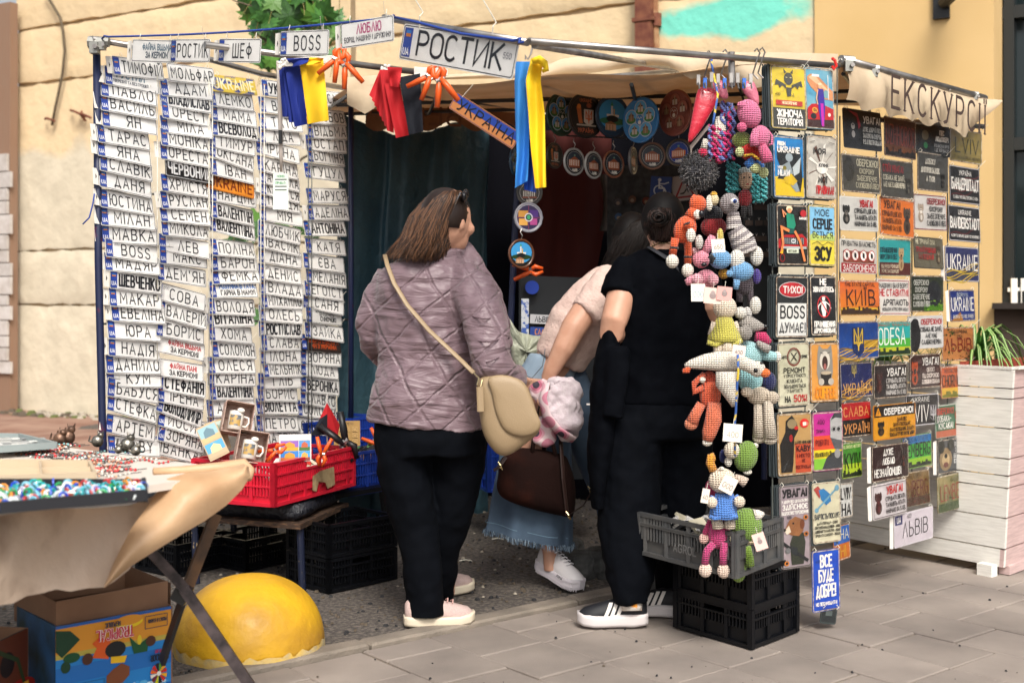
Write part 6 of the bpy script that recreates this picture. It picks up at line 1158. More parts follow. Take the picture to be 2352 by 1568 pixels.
for (xa, ya, xb, yb, Yb) in ((1062, 722, 1158, 730, 4.36), (1075, 782, 1170, 775, 4.33), (1085, 838, 1172, 808, 4.33)):
 sm.tube([P(xa, ya, Yb + .02), P((xa + xb) / 2, (ya + yb) / 2 + 6, Yb - .075), P(xb, yb, Yb + .02)], .0028, mat('dark_seam', (.10, .06, .075), .7), 6)  # seam ridges in a darker tone than the jacket
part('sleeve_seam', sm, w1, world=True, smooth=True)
mb = MB(); rg_(mb, [(985, 940, 4.57, 118), (985, 1000, 4.57, 128), (985, 1040, 4.57, 122)], m_navy, .74)
pt(mb, [(930, 1000, 4.55, 64), (925, 1080, 4.54, 58), (945, 1180, 4.54, 52), (968, 1290, 4.54, 46), (976, 1360, 4.54, 46), (977, 1412, 4.54, 50)], m_navy, 18); pt(mb, [(1050, 1000, 4.6, 72), (1050, 1080, 4.62, 62), (1032, 1180, 4.66, 55), (1008, 1280, 4.72, 48), (1000, 1340, 4.78, 44), (1000, 1372, 4.84, 42)], m_navy, 18)
remesh(part('trousers', mb, w1, world=True), .010, .03, .008, smooth=3)
hair(w1, 'hair', [(1010, 440), (975, 456), (942, 496), (925, 540), (905, 568), (888, 592)], [(1058, 438), (1068, 454), (1056, 498), (1046, 535), (1042, 560), (1030, 598)], 4.56, .175, 900, hb, 4, 7., 1.6)
mb = MB(); q = Matrix((hc[1], hc[2], hc[3])).transposed(); mb.ell(hc[0] + hc[3] * .022 - hc[1] * .018, (.104, .086, .110), hb[0], rot=q, zlo=-25); part('scalp_hair', mb, w1, smooth=True, world=True)
hair(w1, 'fringe', [(1050, 440), (1056, 455), (1056, 480), (1050, 505)], [(1066, 448), (1078, 470), (1080, 492), (1074, 512)], 4.56, .05, 60, hk, 8, 1.5, 1.6)
m_sh = mat('pink_grey_knit', (.42, .30, .28), .8, color2=(.52, .40, .37), nscale=300, bump=.5, bscale=500, bdist=.002); m_so = mat('cream_sole', (.66, .58, .45), .6)
g1 = GR(930, 1440); shoe(w1, g1 + Vector((0, .0, .004)), (.97, .22, 0), .262, m_sh, m_so, .030, laces=mat('pink_lace', (.55, .33, .3), .8))
g1 = GR(985, 1395); shoe(w1, g1 + Vector((-.03, .12, .004)), (.72, .69, 0), .262, m_sh, m_so, .030)
sg = thing('sunglasses', 'dark sunglasses pushed up into the brown hair', 'sunglasses', P(1056, 455, 4.45))
part('arm', MB().tube([P(1042, 478, 4.43), P(1050, 458, 4.435), P(1057, 443, 4.46), P(1066, 446, 4.5)], [.002, .004, .004, .002], mat('silver', (.5, .5, .5), .25, metal=.9), 6, flat=.5), sg, world=True)
part('lens', MB().ell(P(1066, 452, 4.47), (.012, .03, .022), mat('dark_lens', (.01, .01, .012), .1)), sg, world=True, smooth=True)
part('lens', MB().ell(P(1070, 446, 4.55), (.012, .03, .02), _M['dark_lens']), sg, world=True, smooth=True)
# shoulder bag
def pillow(outl, Y, th, m, name, par, k=.9, smooth=True, fn=None):
 n = len(outl); cx = sum(p[0] for p in outl) / n; cy = sum(p[1] for p in outl) / n; rgs = []
 o2 = []
 for i in range(n):      # rounded outline
  a, b = outl[i], outl[(i + 1) % n]
  for t in (0, .25, .5, .75):
   p0 = outl[i - 1]; p3 = outl[(i + 2) % n]
   o2.append(tuple(.5 * ((2 * a[j]) + (-p0[j] + b[j]) * t + (2 * p0[j] - 5 * a[j] + 4 * b[j] - p3[j]) * t * t + (-p0[j] + 3 * a[j] - 3 * b[j] + p3[j]) * t ** 3) for j in (0, 1)))
 for s, d in ((.02, -1.), (.45, -.97), (.75, -.86), (.92, -.6), (1., -.2), (1., .2), (.92, .6), (.6, .95), (.02, 1)):
  rgs.append([P(cx + (x - cx) * s, cy + (y - cy) * s, Y + d * th + (fn(x, y, s) if fn else 0)) for x, y in o2])
 mb = MB(); mb.rings(rgs, m); return part(name, mb, par, smooth, world=True)
m_bag = mat('tan_pebbled_leather', (.30, .215, .125), .5, bump=.5, bscale=260, bdist=.002); m_gold = mat('pale_gold_metal', (.62, .50, .28), .25, metal=.95)
bag = thing('shoulder_bag', 'tan pebbled leather flap bag worn across the lilac jacket', 'bag', P(1170, 1040, 4.33))
pillow([(1098, 880), (1120, 862), (1180, 866), (1212, 890), (1236, 960), (1238, 990), (1212, 1015), (1170, 1044), (1140, 1040), (1112, 1000), (1100, 940)], 4.32, .05, m_bag, 'bag_body', bag)
pillow([(1122, 868), (1165, 862), (1206, 884), (1232, 945), (1242, 975), (1228, 995), (1195, 1002), (1160, 988), (1140, 950), (1130, 905)], 4.268, .016, m_bag, 'flap', bag)
part('strap', MB().tube([P(884, 585, 4.50), P(890, 610, 4.45), P(905, 650, 4.412), P(935, 700, 4.39), P(985, 758, 4.378), P(1030, 800, 4.385), P(1062, 830, 4.35), P(1088, 856, 4.31)], .009, m_bag, 8, flat=.25), bag, world=True, smooth=True)
part('clasp', MB().tube([P(1088, 856, 4.30), P(1100, 868, 4.28), P(1096, 884, 4.27), P(1104, 890, 4.27), P(1108, 872, 4.28)], .003, m_gold, 6), bag, world=True)
part('side_tab', MB().tube([P(1102, 888, 4.265), P(1104, 945, 4.262)], .012, m_bag, 6, flat=.3), bag, world=True)

# ---- person in the pink openwork cardigan, bending over
m_knit = mat('pale_pink_knit', (.60, .43, .38), .85, color2=(.66, .50, .44), nscale=20, bump=.9, bscale=90, bdist=.006)
def jeans(nm, c, c2): return mat(nm, c, .85, color2=c2, nscale=7, nlo=.3, nhi=.7, bump=.5, bscale=300, bdist=.002)
m_j1, m_j2 = jeans('light_denim', (.17, .24, .32), (.26, .34, .42)), jeans('mid_denim', (.028, .050, .085), (.065, .105, .16))
w2 = thing('person', 'person in pale pink openwork knit and wide frayed jeans bending into the stall', 'person', (.2, 5.1, 0))
mb = MB(); c_ = head(mb, 1452, 560, 5.25, (.3, .8, -.55), 1.)
pt(mb, [(1440, 600, 5.2, 28), (1420, 640, 5.15, 34)], m_skin); pt(mb, [(1415, 650, 5.15, 56), (1350, 720, 5.15, 58), (1285, 810, 5.15, 46), (1262, 860, 5.15, 52)], m_skin, 16)
pt(mb, [(1392, 655, 5.02, 34), (1345, 712, 4.96, 31), (1318, 752, 4.93, 30), (1294, 800, 4.92, 26), (1265, 852, 4.93, 18), (1256, 872, 4.94, 15)], m_skin, 16); hand(mb, P(1256, 872, 4.94), (-.28, .0, -.95), (.75, -.5, 0), curl=.9)
pt(mb, [(1440, 650, 5.3, 30), (1470, 740, 5.5, 24), (1480, 800, 5.7, 16)], m_skin)
pt(mb, [(1240, 870, 5.1, 48), (1225, 1040, 5.08, 40), (1240, 1180, 5.12, 24), (1262, 1265, 5.14, 16.5), (1266, 1310, 5.13, 17)], m_skin); pt(mb, [(1290, 870, 5.2, 48), (1350, 1000, 5.22, 36), (1412, 1180, 5.3, 24), (1432, 1310, 5.3, 16)], m_skin)
remesh(part('body', mb, w2, world=True), .0065, smooth=2); face_bits(*c_, w2)
mb = MB(); pt(mb, [(1448, 632, 5.18, 44), (1408, 664, 5.15, 66), (1366, 710, 5.14, 76), (1326, 756, 5.14, 76), (1300, 796, 5.14, 66), (1284, 826, 5.15, 60)], m_knit, 20); pt(mb, [(1412, 640, 5.04, 44), (1378, 680, 4.99, 46), (1342, 722, 4.95, 39)], m_knit, 18)
remesh(part('cardigan', mb, w2, world=True), .010, .022, .01, smooth=2)
mb = MB(); rg_(mb, [(1272, 812, 5.15, 56), (1258, 850, 5.15, 66), (1250, 900, 5.15, 72), (1245, 960, 5.14, 76)], m_j1, .75); o = part('trouser_seat', mb, w2, world=True); remesh(o, .010, .015, .006, 2)
pk = MB(); y_ = 4.985
mat('stitching', (.10, .12, .14), .8); pk.tube([P(1252, 802, y_), P(1246, 840, y_ - .01), P(1222, 868, y_), P(1202, 860, y_ + .05)], .002, _M['stitching'], 5); part('pocket_stitching', pk, w2, world=True)
mb = MB(); n_ = 60; rgs = []
for (y, x, r, tl) in ((940, 1242, 72, 0), (1020, 1232, 80, 0), (1100, 1226, 88, 0), (1160, 1222, 93, -.1), (1205, 1219, 96, -.16), (1232, 1216, 98, -.2)):
 c = P(x, y, 5.12); rgs.append([c + Vector((r * 5.12 / F * math.cos(t), r * 5.12 / F * .62 * math.sin(t), tl * math.cos(t) * r * 5.12 / F + .0)) * 1 + Vector((0, 0, 0)) + Vector((.010 * math.sin(5 * t), .016 * math.sin(7 * t), 0)) * (y - 900) / 330 for t in [2 * math.pi * k / n_ for k in range(n_)]])
q = MB(); pt(q, [(1290, 860, 5.2, 56), (1350, 1000, 5.24, 48), (1410, 1150, 5.3, 44), (1430, 1270, 5.32, 42)], m_j2); part('far_jeans_leg', q, w2, smooth=True, world=True)
mb.rings(rgs, m_j2, cap=False); part('wide_jeans', mb, w2, smooth=True, world=True)
fr = MB(); rr = random.Random(5)
for p in rgs[-1]:
 for _ in range(12): q = p + Vector((rr.uniform(-.009, .009), rr.uniform(-.006, .006), .004)); fr.tube([q, q + Vector((rr.uniform(-.006, .006), rr.uniform(-.006, .006), -rr.uniform(.012, .028)))], .0011, rr.choice((m_j1, m_j2, m_j2)), 3)
part('frayed_hem', fr, w2, world=True, kind='stuff')
fr = MB(); fr.rings([[q * 1.0 + Vector((0, 0, z)) + (q - P(1218, 1200, 5.12)) * Vector((1, 1, 0)).length * 0 for q in rgs[-1]] for z in (.035, .038)], mat('hem_seam', (.12, .2, .27), .9), cap=False); part('hem_seam', fr, w2, world=True)
m_wl = mat('white_leather', (.74, .71, .72), .42, coat=.15); m_ws = mat('white_rubber', (.66, .62, .66), .6)
hp = P(1236, 1322, 5.22); hp.z = .085; tp = P(1340, 1360, 5.02); tp.z = .0; shoe(w2, hp + Vector((0, 0, -.02)), (tp - hp) * Vector((1, 1, .8)) if False else Vector((tp.x - hp.x, tp.y - hp.y, -.060)), .262, m_wl, m_ws, .036, ridges=True, laces=mat('white_lace', (.72, .70, .74), .8))
hp = P(1425, 1330, 5.32); hp.z = 0; shoe(w2, hp, (.5, .3, 0), .25, m_wl, m_ws, .036)
q = MB(); text(q, 'PUMA', 0, .032, 0, .0085, .0021, ink('#10141c')); o = part('printed_mark', q, w2); fwv = Vector((tp.x - hp.x, 0, 0)); o.parent = w2; setw(o, frame(P(1276, 1322, 4.985), (.86, -.1, -.55), (.4, .1, 1)))
hair(w2, 'hair', [(1486, 498), (1440, 512), (1412, 545), (1396, 580), (1384, 612)], [(1500, 500), (1510, 530), (1505, 560), (1490, 585), (1440, 612)], 5.2, .10, 300, [hk[0], hk[1]], 9, 2.5, 2.)
mb = MB(); q = Matrix((c_[1], c_[2], c_[3])).transposed(); mb.ell(c_[0] + c_[3] * .022 - c_[1] * .02, (.108, .088, .115), hk[0], rot=q, zlo=-45); part('scalp_hair', mb, w2, smooth=True, world=True)
# pink plaid shirt jacket in the hand
sh = thing('plaid_shirt', 'pink and white plaid fleece shirt jacket bunched in one hand', 'shirt', P(1290, 1000, 4.9))
m_fl = mat('pinkish_fleece', (.52, .44, .48), .95, color2=(.58, .51, .54), nscale=60, bump=.8, bscale=160, bdist=.005)
def plaid():
 m = mat('pink_plaid', (.50, .20, .26), .9); n = m.node_tree; b = n.nodes['Principled BSDF']; tc = n.nodes.new('ShaderNodeTexCoord'); ws = []
 for a, ax in (('X', .9), ('Z', .4)):
  w = n.nodes.new('ShaderNodeTexWave'); w.bands_direction = a; w.inputs['Scale'].default_value = 3.2; w.inputs['Distortion'].default_value = .2; n.links.new(tc.outputs['Object'], w.inputs['Vector']); ws.append(w.outputs[0])
 mx = n.nodes.new('ShaderNodeMath'); mx.operation = 'ADD'; n.links.new(ws[0], mx.inputs[0]); n.links.new(ws[1], mx.inputs[1])
 r = n.nodes.new('ShaderNodeValToRGB'); r.color_ramp.interpolation = 'CONSTANT'; e = r.color_ramp.elements; e[0].color = (.04, .03, .045, 1); e[1].position = .10; e[1].color = (.46, .13, .20, 1)
 for p_, c_2 in ((.25, (.56, .28, .34, 1)), (.42, (.62, .48, .50, 1)), (.7, (.5, .19, .26, 1))): q = e.new(p_); q.color = c_2
 hv = n.nodes.new('ShaderNodeMath'); hv.operation = 'MULTIPLY'; hv.inputs[1].default_value = .5; n.links.new(mx.outputs[0], hv.inputs[0]); n.links.new(hv.outputs[0], r.inputs[0]); n.links.new(r.outputs[0], b.inputs['Base Color']); return m
m_pd = plaid()
_o = pillow([(1250, 905), (1262, 872), (1296, 856), (1322, 862), (1336, 890), (1340, 935), (1334, 985), (1316, 1004), (1288, 990), (1262, 958), (1250, 930)], 4.90, .055, m_fl, 'lining', sh); remesh(_o, .006, .07, .05, 1)
remesh(pillow([(1212, 893), (1246, 868), (1262, 876), (1252, 905), (1240, 935), (1230, 925)], 4.93, .03, m_pd, 'collar', sh), .005, .04, .03, 1)
part('placket', MB().tube([P(1256, 878, 4.86), P(1246, 915, 4.845), P(1256, 955, 4.84), P(1282, 988, 4.84), P(1318, 1010, 4.85)], [.02, .026, .028, .028, .026], m_pd, 8, flat=.35), sh, world=True, smooth=True)
remesh(pillow([(1234, 960), (1262, 962), (1272, 992), (1270, 1020), (1232, 1016), (1228, 985)], 4.93, .03, m_pd, 'cuff', sh), .005, .03, .02, 1)
# brown suede bag
hb_ = thing('suede_handbag', 'large dark brown suede holdall with leather handles hanging below the plaid shirt', 'bag', P(1225, 1180, 4.95))
m_su = mat('brown_suede', (.010, .0028, .002), .9, color2=(.045, .010, .005), nscale=4, nlo=.5, nhi=.75, bump=.3, bscale=120, spec=.15); m_st = mat('dark_strap_leather', (.022, .008, .006), .5)
pillow([(1144, 1090), (1152, 1052), (1200, 1028), (1286, 1042), (1306, 1060), (1322, 1120), (1316, 1184), (1290, 1184), (1220, 1168), (1160, 1146), (1142, 1122)], 4.97, .07, m_su, 'bag_body', hb_)
for dx, dy in ((0, 0), (26, .05)): part('handle', MB().tube([P(1222 + dx, 1042, 4.93 + dy), P(1228 + dx, 990, 4.92 + dy), P(1240 + dx * .9, 925, 4.925 + dy), P(1262 + dx, 985, 4.92 + dy), P(1276 + dx * .5, 1045, 4.93 + dy)], .009, m_st, 8), hb_, world=True, smooth=True)
part('side_strap', MB().tube([P(1289, 1020, 4.90), P(1294, 1100, 4.888), P(1303, 1182, 4.9)], .009, m_st, 6, flat=.3), hb_, world=True)
part('long_strap', MB().tube([P(1304, 1184, 4.9), P(1340, 1160, 4.86), P(1358, 1130, 4.85), P(1352, 1118, 4.85)], .006, m_st, 6, flat=.4), hb_, world=True)
for (x, y) in ((1148, 1068), (1354, 1124), (1304, 1182)): part('buckle', MB().tube([P(x - 4, y - 8, 4.84), P(x + 2, y, 4.835), P(x + 6, y + 10, 4.84), P(x, y + 4, 4.84)], .003, m_gold, 5), hb_, world=True)
part('side_tab', MB().tube([P(1162, 1050, 4.92), P(1146, 1072, 4.9), P(1134, 1080, 4.9)], .012, m_st, 6, flat=.4), hb_, world=True)

# ---- person in black t-shirt and black trousers
w3 = thing('person', 'person in black t-shirt and black joggers with hair in a bun, back turned', 'person', (.5, 4.65, 0))
m_tee = cloth('black_jersey', (.0010, .0014, .0028), color2=(.0018, .0024, .0042), nscale=20, spec=.06)
mb = MB(); c3_ = head(mb, 1524, 520, 4.72, (.25, .9, -.35), 1.0)
pt(mb, [(1522, 552, 4.68, 27), (1520, 590, 4.66, 32)], m_skin); rg_(mb, [(1518, 590, 4.65, 55), (1520, 640, 4.65, 92), (1520, 800, 4.65, 92), (1512, 930, 4.65, 98)], m_skin, .6)
pt(mb, [(1440, 625, 4.62, 34), (1424, 690, 4.58, 34), (1410, 740, 4.54, 31), (1404, 765, 4.54, 29), (1425, 770, 4.68, 24), (1450, 770, 4.9, 17)], m_skin, 16); hand(mb, P(1450, 770, 4.9), (.3, .9, 0), (.5, -.2, -.7))
pt(mb, [(1605, 625, 4.62, 34), (1630, 700, 4.6, 30), (1625, 780, 4.7, 24), (1600, 800, 4.95, 17)], m_skin); hand(mb, P(1600, 800, 4.95), (0, 1, 0), (0, 0, -1))
pt(mb, [(1455, 940, 4.62, 52), (1445, 1150, 4.6, 40), (1446, 1300, 4.55, 28), (1450, 1395, 4.52, 22)], m_skin); pt(mb, [(1562, 940, 4.7, 52), (1560, 1150, 4.72, 40), (1552, 1300, 4.74, 26), (1548, 1390, 4.74, 21)], m_skin)
remesh(part('body', mb, w3, world=True), .008, smooth=2); face_bits(*c3_, w3)
mb = MB(); rg_(mb, [(1520, 574, 4.65, 46), (1520, 590, 4.65, 82), (1520, 610, 4.65, 104), (1522, 640, 4.65, 118), (1524, 700, 4.65, 116), (1522, 780, 4.65, 118), (1516, 860, 4.65, 124), (1510, 925, 4.65, 130)], m_tee, .72)
pt(mb, [(1450, 612, 4.64, 38), (1428, 645, 4.61, 41), (1420, 680, 4.58, 41)], m_tee, 16); pt(mb, [(1595, 612, 4.64, 38), (1618, 650, 4.61, 40), (1626, 690, 4.59, 40)], m_tee, 16)
remesh(part('t_shirt', mb, w3, world=True), .010, .02, .012, 2)
mb = MB(); rg_(mb, [(1508, 900, 4.65, 122), (1506, 960, 4.65, 130), (1505, 1000, 4.65, 124)], m_navy, .72)
pt(mb, [(1452, 960, 4.62, 74), (1446, 1080, 4.6, 74), (1444, 1200, 4.58, 70), (1446, 1290, 4.54, 62), (1448, 1345, 4.52, 50), (1450, 1385, 4.51, 38)], m_navy, 18); pt(mb, [(1560, 960, 4.7, 76), (1562, 1100, 4.72, 72), (1560, 1230, 4.73, 62), (1552, 1320, 4.74, 50), (1548, 1372, 4.74, 38)], m_navy, 18)
remesh(part('joggers', mb, w3, world=True), .010, .03, .012, 2)
pt_ = MB(); pt(pt_, [(1451, 1378, 4.51, 25), (1452, 1402, 4.50, 23)], mat('patterned_sock', (.75, .28, .03), .8, color2=(.6, .55, .5), nscale=16, nlo=.48, nhi=.52)); part('sock', pt_, w3, world=True, smooth=True)
m_bs, m_bw = mat('black_mesh_upper', (.007, .008, .012), .6, bump=.5, bscale=400, bdist=.002), mat('white_foam_sole', (.62, .58, .58), .55)
g3 = GR(1488, 1443); shoe(w3, g3 + Vector((0, .04, .004)), (-.97, .0, -.0), .258, m_bs, m_bw, .036, stripes=mat('white_stripe', (.74, .70, .66), .5))
g3 = GR(1582, 1420); shoe(w3, g3 + Vector((0, .02, .004)), (-.93, .22, 0), .258, m_bs, m_bw, .036, stripes=_M['white_stripe'])
hair(w3, 'hair', [(1500, 478), (1482, 492), (1480, 515), (1490, 535), (1496, 552)], [(1560, 478), (1572, 500), (1572, 530), (1558, 550), (1540, 560)], 4.68, .075, 240, [hk[0], mat('hair_auburn_sheen', (.028, .011, .007), .45, spec=.35)], 13, 1.5, 1.8)
mb = MB(); q = Matrix((c3_[1], c3_[2], c3_[3])).transposed(); mb.ell(c3_[0] + c3_[3] * .022 - c3_[1] * .014, (.105, .087, .112), hk[0], rot=q, zlo=-40); mb.ell(P(1512, 500, 4.60), (.042, .035, .036), hk[0]); part('scalp_hair', mb, w3, smooth=True, world=True)
bn = MB(); rr = random.Random(3)
for k in range(70):
 a = rr.random() * 6.28; rad = rr.uniform(.2, 1); pts = [P(1510, 500, 4.59) + Vector((.045 * rad * math.cos(a + t * .7), -.035 * math.sqrt(max(0, 1 - rad * rad)) - .006, .038 * rad * math.sin(a + t * .7))) for t in (0, .6, 1.2, 1.8, 2.4)]
 bn.tube(pts, [.003, .004, .004, .003, .001], rr.choice((hk[0], hk[1], _M['hair_auburn_sheen'])), 4)
part('hair_bun', bn, w3, world=True, smooth=True)
part('necklace', MB().tube([P(1498, 566, 4.62), P(1512, 560, 4.595), P(1530, 558, 4.59), P(1545, 562, 4.61)], .0022, m_gold, 5), w3, world=True)
part('earring', MB().tube([P(1500, 556, 4.62), P(1503, 562, 4.62), P(1500, 568, 4.62), P(1497, 562, 4.62)], .002, m_gold, 5), w3, world=True)
part('bag_strap', MB().tube([P(1492, 568, 4.60), P(1515, 582, 4.545), P(1545, 600, 4.53), P(1580, 640, 4.53)], .016, mat('grey_webbing', (.03, .032, .04), .7), 6, flat=.25), w3, world=True, smooth=True)
jk = thing('black_jacket', 'black jacket hanging folded over the forearm of the person in the black t-shirt', 'jacket', P(1380, 1180, 4.5))
mb = MB(); pt(mb, [(1402, 745, 4.56, 26), (1396, 800, 4.56, 40), (1388, 900, 4.56, 52), (1382, 1000, 4.56, 54), (1374, 1100, 4.56, 46), (1374, 1170, 4.56, 26)], m_tee, 16, flat=.6); pt(mb, [(1420, 800, 4.5, 26), (1418, 880, 4.47, 28), (1408, 960, 4.46, 26)], m_tee, 12, flat=.7)
remesh(part('hanging_cloth', mb, jk, world=True), .009, .03, .008, 4)
part('label_tag', MB().box(P(1351, 928, 4.46), (.012, .002, .006), ink('#b8b4b0')), jk, world=True)
# ================================================================ HANGING GOODS
def z5(x, y): return (1493 + x / 2.7307, 114.8 + y / 2.7307)
def z6(x, y): return (1435.5 + x / 2.2757, 660.4 + y / 2.2757)
def zi(x, y): return (1091 + x / 3.033 * 1., 172.3 + y / 3.033)
def zt(x, y): return (746 + x / 2.926, y / 2.926)
def knit(c):
 k = 'crochet_' + c.lstrip('#')
 if k in _M: return _M[k]
 m = mat(k, c, .9, sheen=.2); n = m.node_tree; b = n.nodes['Principled BSDF']; tc = n.nodes.new('ShaderNodeTexCoord'); hh = []
 for ax, sc in (('X', 36), ('Z', 42)):
  w = n.nodes.new('ShaderNodeTexWave'); w.bands_direction = ax; w.inputs['Scale'].default_value = sc; w.inputs['Distortion'].default_value = 1.2; w.inputs['Detail'].default_value = 1; n.links.new(tc.outputs['Object'], w.inputs['Vector']); hh.append(w.outputs[0])
 ad = n.nodes.new('ShaderNodeMath'); ad.operation = 'ADD'; n.links.new(hh[0], ad.inputs[0]); n.links.new(hh[1], ad.inputs[1])
 bu = n.nodes.new('ShaderNodeBump'); bu.inputs['Strength'].default_value = .75; bu.inputs['Distance'].default_value = .0042; n.links.new(ad.outputs[0], bu.inputs['Height']); n.links.new(bu.outputs[0], b.inputs['Normal'])
 r = n.nodes.new('ShaderNodeMapRange'); r.inputs['From Max'].default_value = 1.1; r.inputs['To Min'].default_value = .62; r.inputs['To Max'].default_value = 1.08; n.links.new(ad.outputs[0], r.inputs['Value'])
 h = n.nodes.new('ShaderNodeHueSaturation'); h.inputs['Color'].default_value = (*srgb(c), 1); n.links.new(r.outputs[0], h.inputs['Value']); n.links.new(h.outputs[0], b.inputs['Base Color']); return m
def toy(label, zf, Y, items, cat='crochet toy'):
 sc = 2.7307 if zf is z5 else 2.2757; fx, fy = zf(items[0][2], items[0][3]) if items[0][1] == 'e' else zf(*items[0][2][0][:2])
 t = thing('crochet_toy', label, cat, P(fx, fy, Y), group='crochet toys strung under the front pipe')
 for it in items:
  nm, k = it[0], it[1]; mb = MB()
  if k == 'e':
   _, _, x, y, rx, ry, c = it[:7]; dy = it[7] if len(it) > 7 else 0; an = it[8] if len(it) > 8 else 0
   p = P(*zf(x, y), Y + dy); u = Y / F / sc; mb.ell(p, (rx * u, min(rx, ry) * u * .9, ry * u), knit(c) if nm not in ('eye', 'nose', 'snout_tip') else ink(c, .25), 16, 12, rot=Matrix.Rotation(R(an), 3, 'Y'))
  elif k == 't':
   pts, c = it[2], it[3]; dy = it[4] if len(it) > 4 else 0; u = Y / F / sc
   mb.tube([P(*zf(q[0], q[1]), Y + dy) for q in pts], [q[2] * u for q in pts], knit(c), 14); 
  elif k == 's':      # striped tube: alternating colours ring by ring
   pts, c, dy = it[2], it[3], it[4]; u = Y / F / sc; N = 12; pp = []
   for i in range(N + 1):
    a = i / N * (len(pts) - 1); j = min(int(a), len(pts) - 2); f_ = a - j; pp.append([pts[j][m] * (1 - f_) + pts[j + 1][m] * f_ for m in (0, 1, 2)])
   for i in range(N): q0, q1 = pp[i], pp[i + 1]; mb.tube([P(*zf(q0[0], q0[1]), Y + dy), P(*zf(q1[0], q1[1]), Y + dy)], [q0[2] * u, q1[2] * u], knit(c[i % 2]), 14, cap=i in (0, N - 1))
  elif k == 'curl':
   x0, y0, x1, y1, n, c, r_ = it[2:9]; rr = random.Random(int(x0)); u = Y / F / sc
   for q in range(n):
    x = x0 + (x1 - x0) * rr.random(); ln = (y1 - y0) * rr.uniform(.6, 1); yo = y0 + rr.random() * (y1 - y0 - ln); ph = rr.random() * 6; dd = rr.uniform(-.02, .012); pts = [P(*zf(x + r_ * 1.3 * math.cos(ph + s_ * 1.15) + (s_ - 12) * rr.uniform(-.2, .2), yo + ln * s_ / 24), Y + dd + r_ * 1.3 * u * math.sin(ph + s_ * 1.15)) for s_ in range(25)]
    mb.tube(pts, r_ * u, knit(c[q % len(c)]), 6)
  o = part(nm, mb, t, smooth=True, world=True)
  if k == 's' or k == 'curl': o['kind'] = 'stuff' if k == 'curl' else 'thing'
 return t
cr, wh, or_, pk_, gr_, gn = '#d8c8b4', '#e2dcd0', '#d8592c', '#d98a9c', '#8a8284', '#7f9c3c'
toy('blue and magenta yarn haired doll with red shoes, topmost left in the bundle', z5, 4.3, [('body', 't', [(440, 420, 26), (440, 500, 40), (400, 580, 26)], wh), ('curls', 'curl', 365, 470, 470, 700, 13, ['#c8206a', '#7a8ac8', '#d82a7a'], 9), ('curls', 'curl', 450, 320, 545, 700, 15, ['#5a6ab0', '#c8206a', '#6a7ac0'], 9), ('leg', 't', [(350, 560, 18), (338, 620, 24)], wh), ('foot', 'e', 332, 645, 32, 32, '#c41e4a'), ('foot', 'e', 435, 690, 26, 26, '#c41e4a')])
toy('large pink crochet pig hanging head up', z5, 4.22, [('head', 'e', 622, 400, 74, 92, '#cf6f94', 0, -20), ('ear', 'e', 580, 345, 34, 24, '#cf6f94', -.02), ('snout', 'e', 576, 485, 32, 32, '#c8587f', -.01), ('body', 'e', 692, 545, 62, 72, '#cf6f94'), ('arm', 't', [(665, 500, 22), (650, 560, 27), (658, 600, 31)], '#cf6f94', -.03), ('leg', 't', [(700, 600, 28), (728, 660, 36), (735, 705, 38)], '#c8587f', -.02), ('tail', 't', [(735, 500, 7), (765, 540, 8), (765, 590, 8), (735, 600, 8)], '#cf6f94')])
toy('green toy in red shorts with yellow stripe and blue legs', z5, 4.27, [('head', 'e', 575, 565, 62, 52, '#8a9a52'), ('body', 'e', 630, 640, 72, 58, '#c8201c', 0, 20), ('stripe', 't', [(585, 665, 8), (640, 655, 9), (695, 695, 8)], '#e0b02a', -.055), ('leg', 't', [(610, 690, 32), (640, 725, 34)], '#3a78c8', -.02), ('leg', 't', [(660, 700, 30), (700, 745, 30)], '#3a78c8'), ('foot', 'e', 662, 742, 36, 32, '#b8c088', -.03), ('foot', 'e', 712, 770, 32, 34, '#b8c088', -.02), ('hand', 'e', 562, 640, 28, 32, '#b8c088', -.03)])
toy('doll with long turquoise curls and red dress', z5, 4.36, [('head', 'e', 600, 815, 46, 62, '#c8a68a'), ('hat', 'e', 598, 765, 50, 30, '#a8b0ac'), ('eye', 'e', 590, 800, 6, 6, '#101820', -.052), ('eye', 'e', 624, 800, 5, 6, '#101820', -.052), ('nose', 'e', 612, 842, 9, 4, '#a82a2a', -.052), ('curls', 'curl', 490, 700, 560, 900, 12, ['#3aa0a4', '#2a8a90'], 8), ('curls', 'curl', 640, 780, 728, 960, 13, ['#5ab8bc', '#3aa0a4'], 8), ('body', 'e', 595, 930, 46, 56, '#8a1c24'), ('leg', 't', [(590, 970, 18), (585, 1050, 18)], '#1a1618'), ('leg', 't', [(620, 970, 18), (625, 1040, 18)], '#1a1618')])
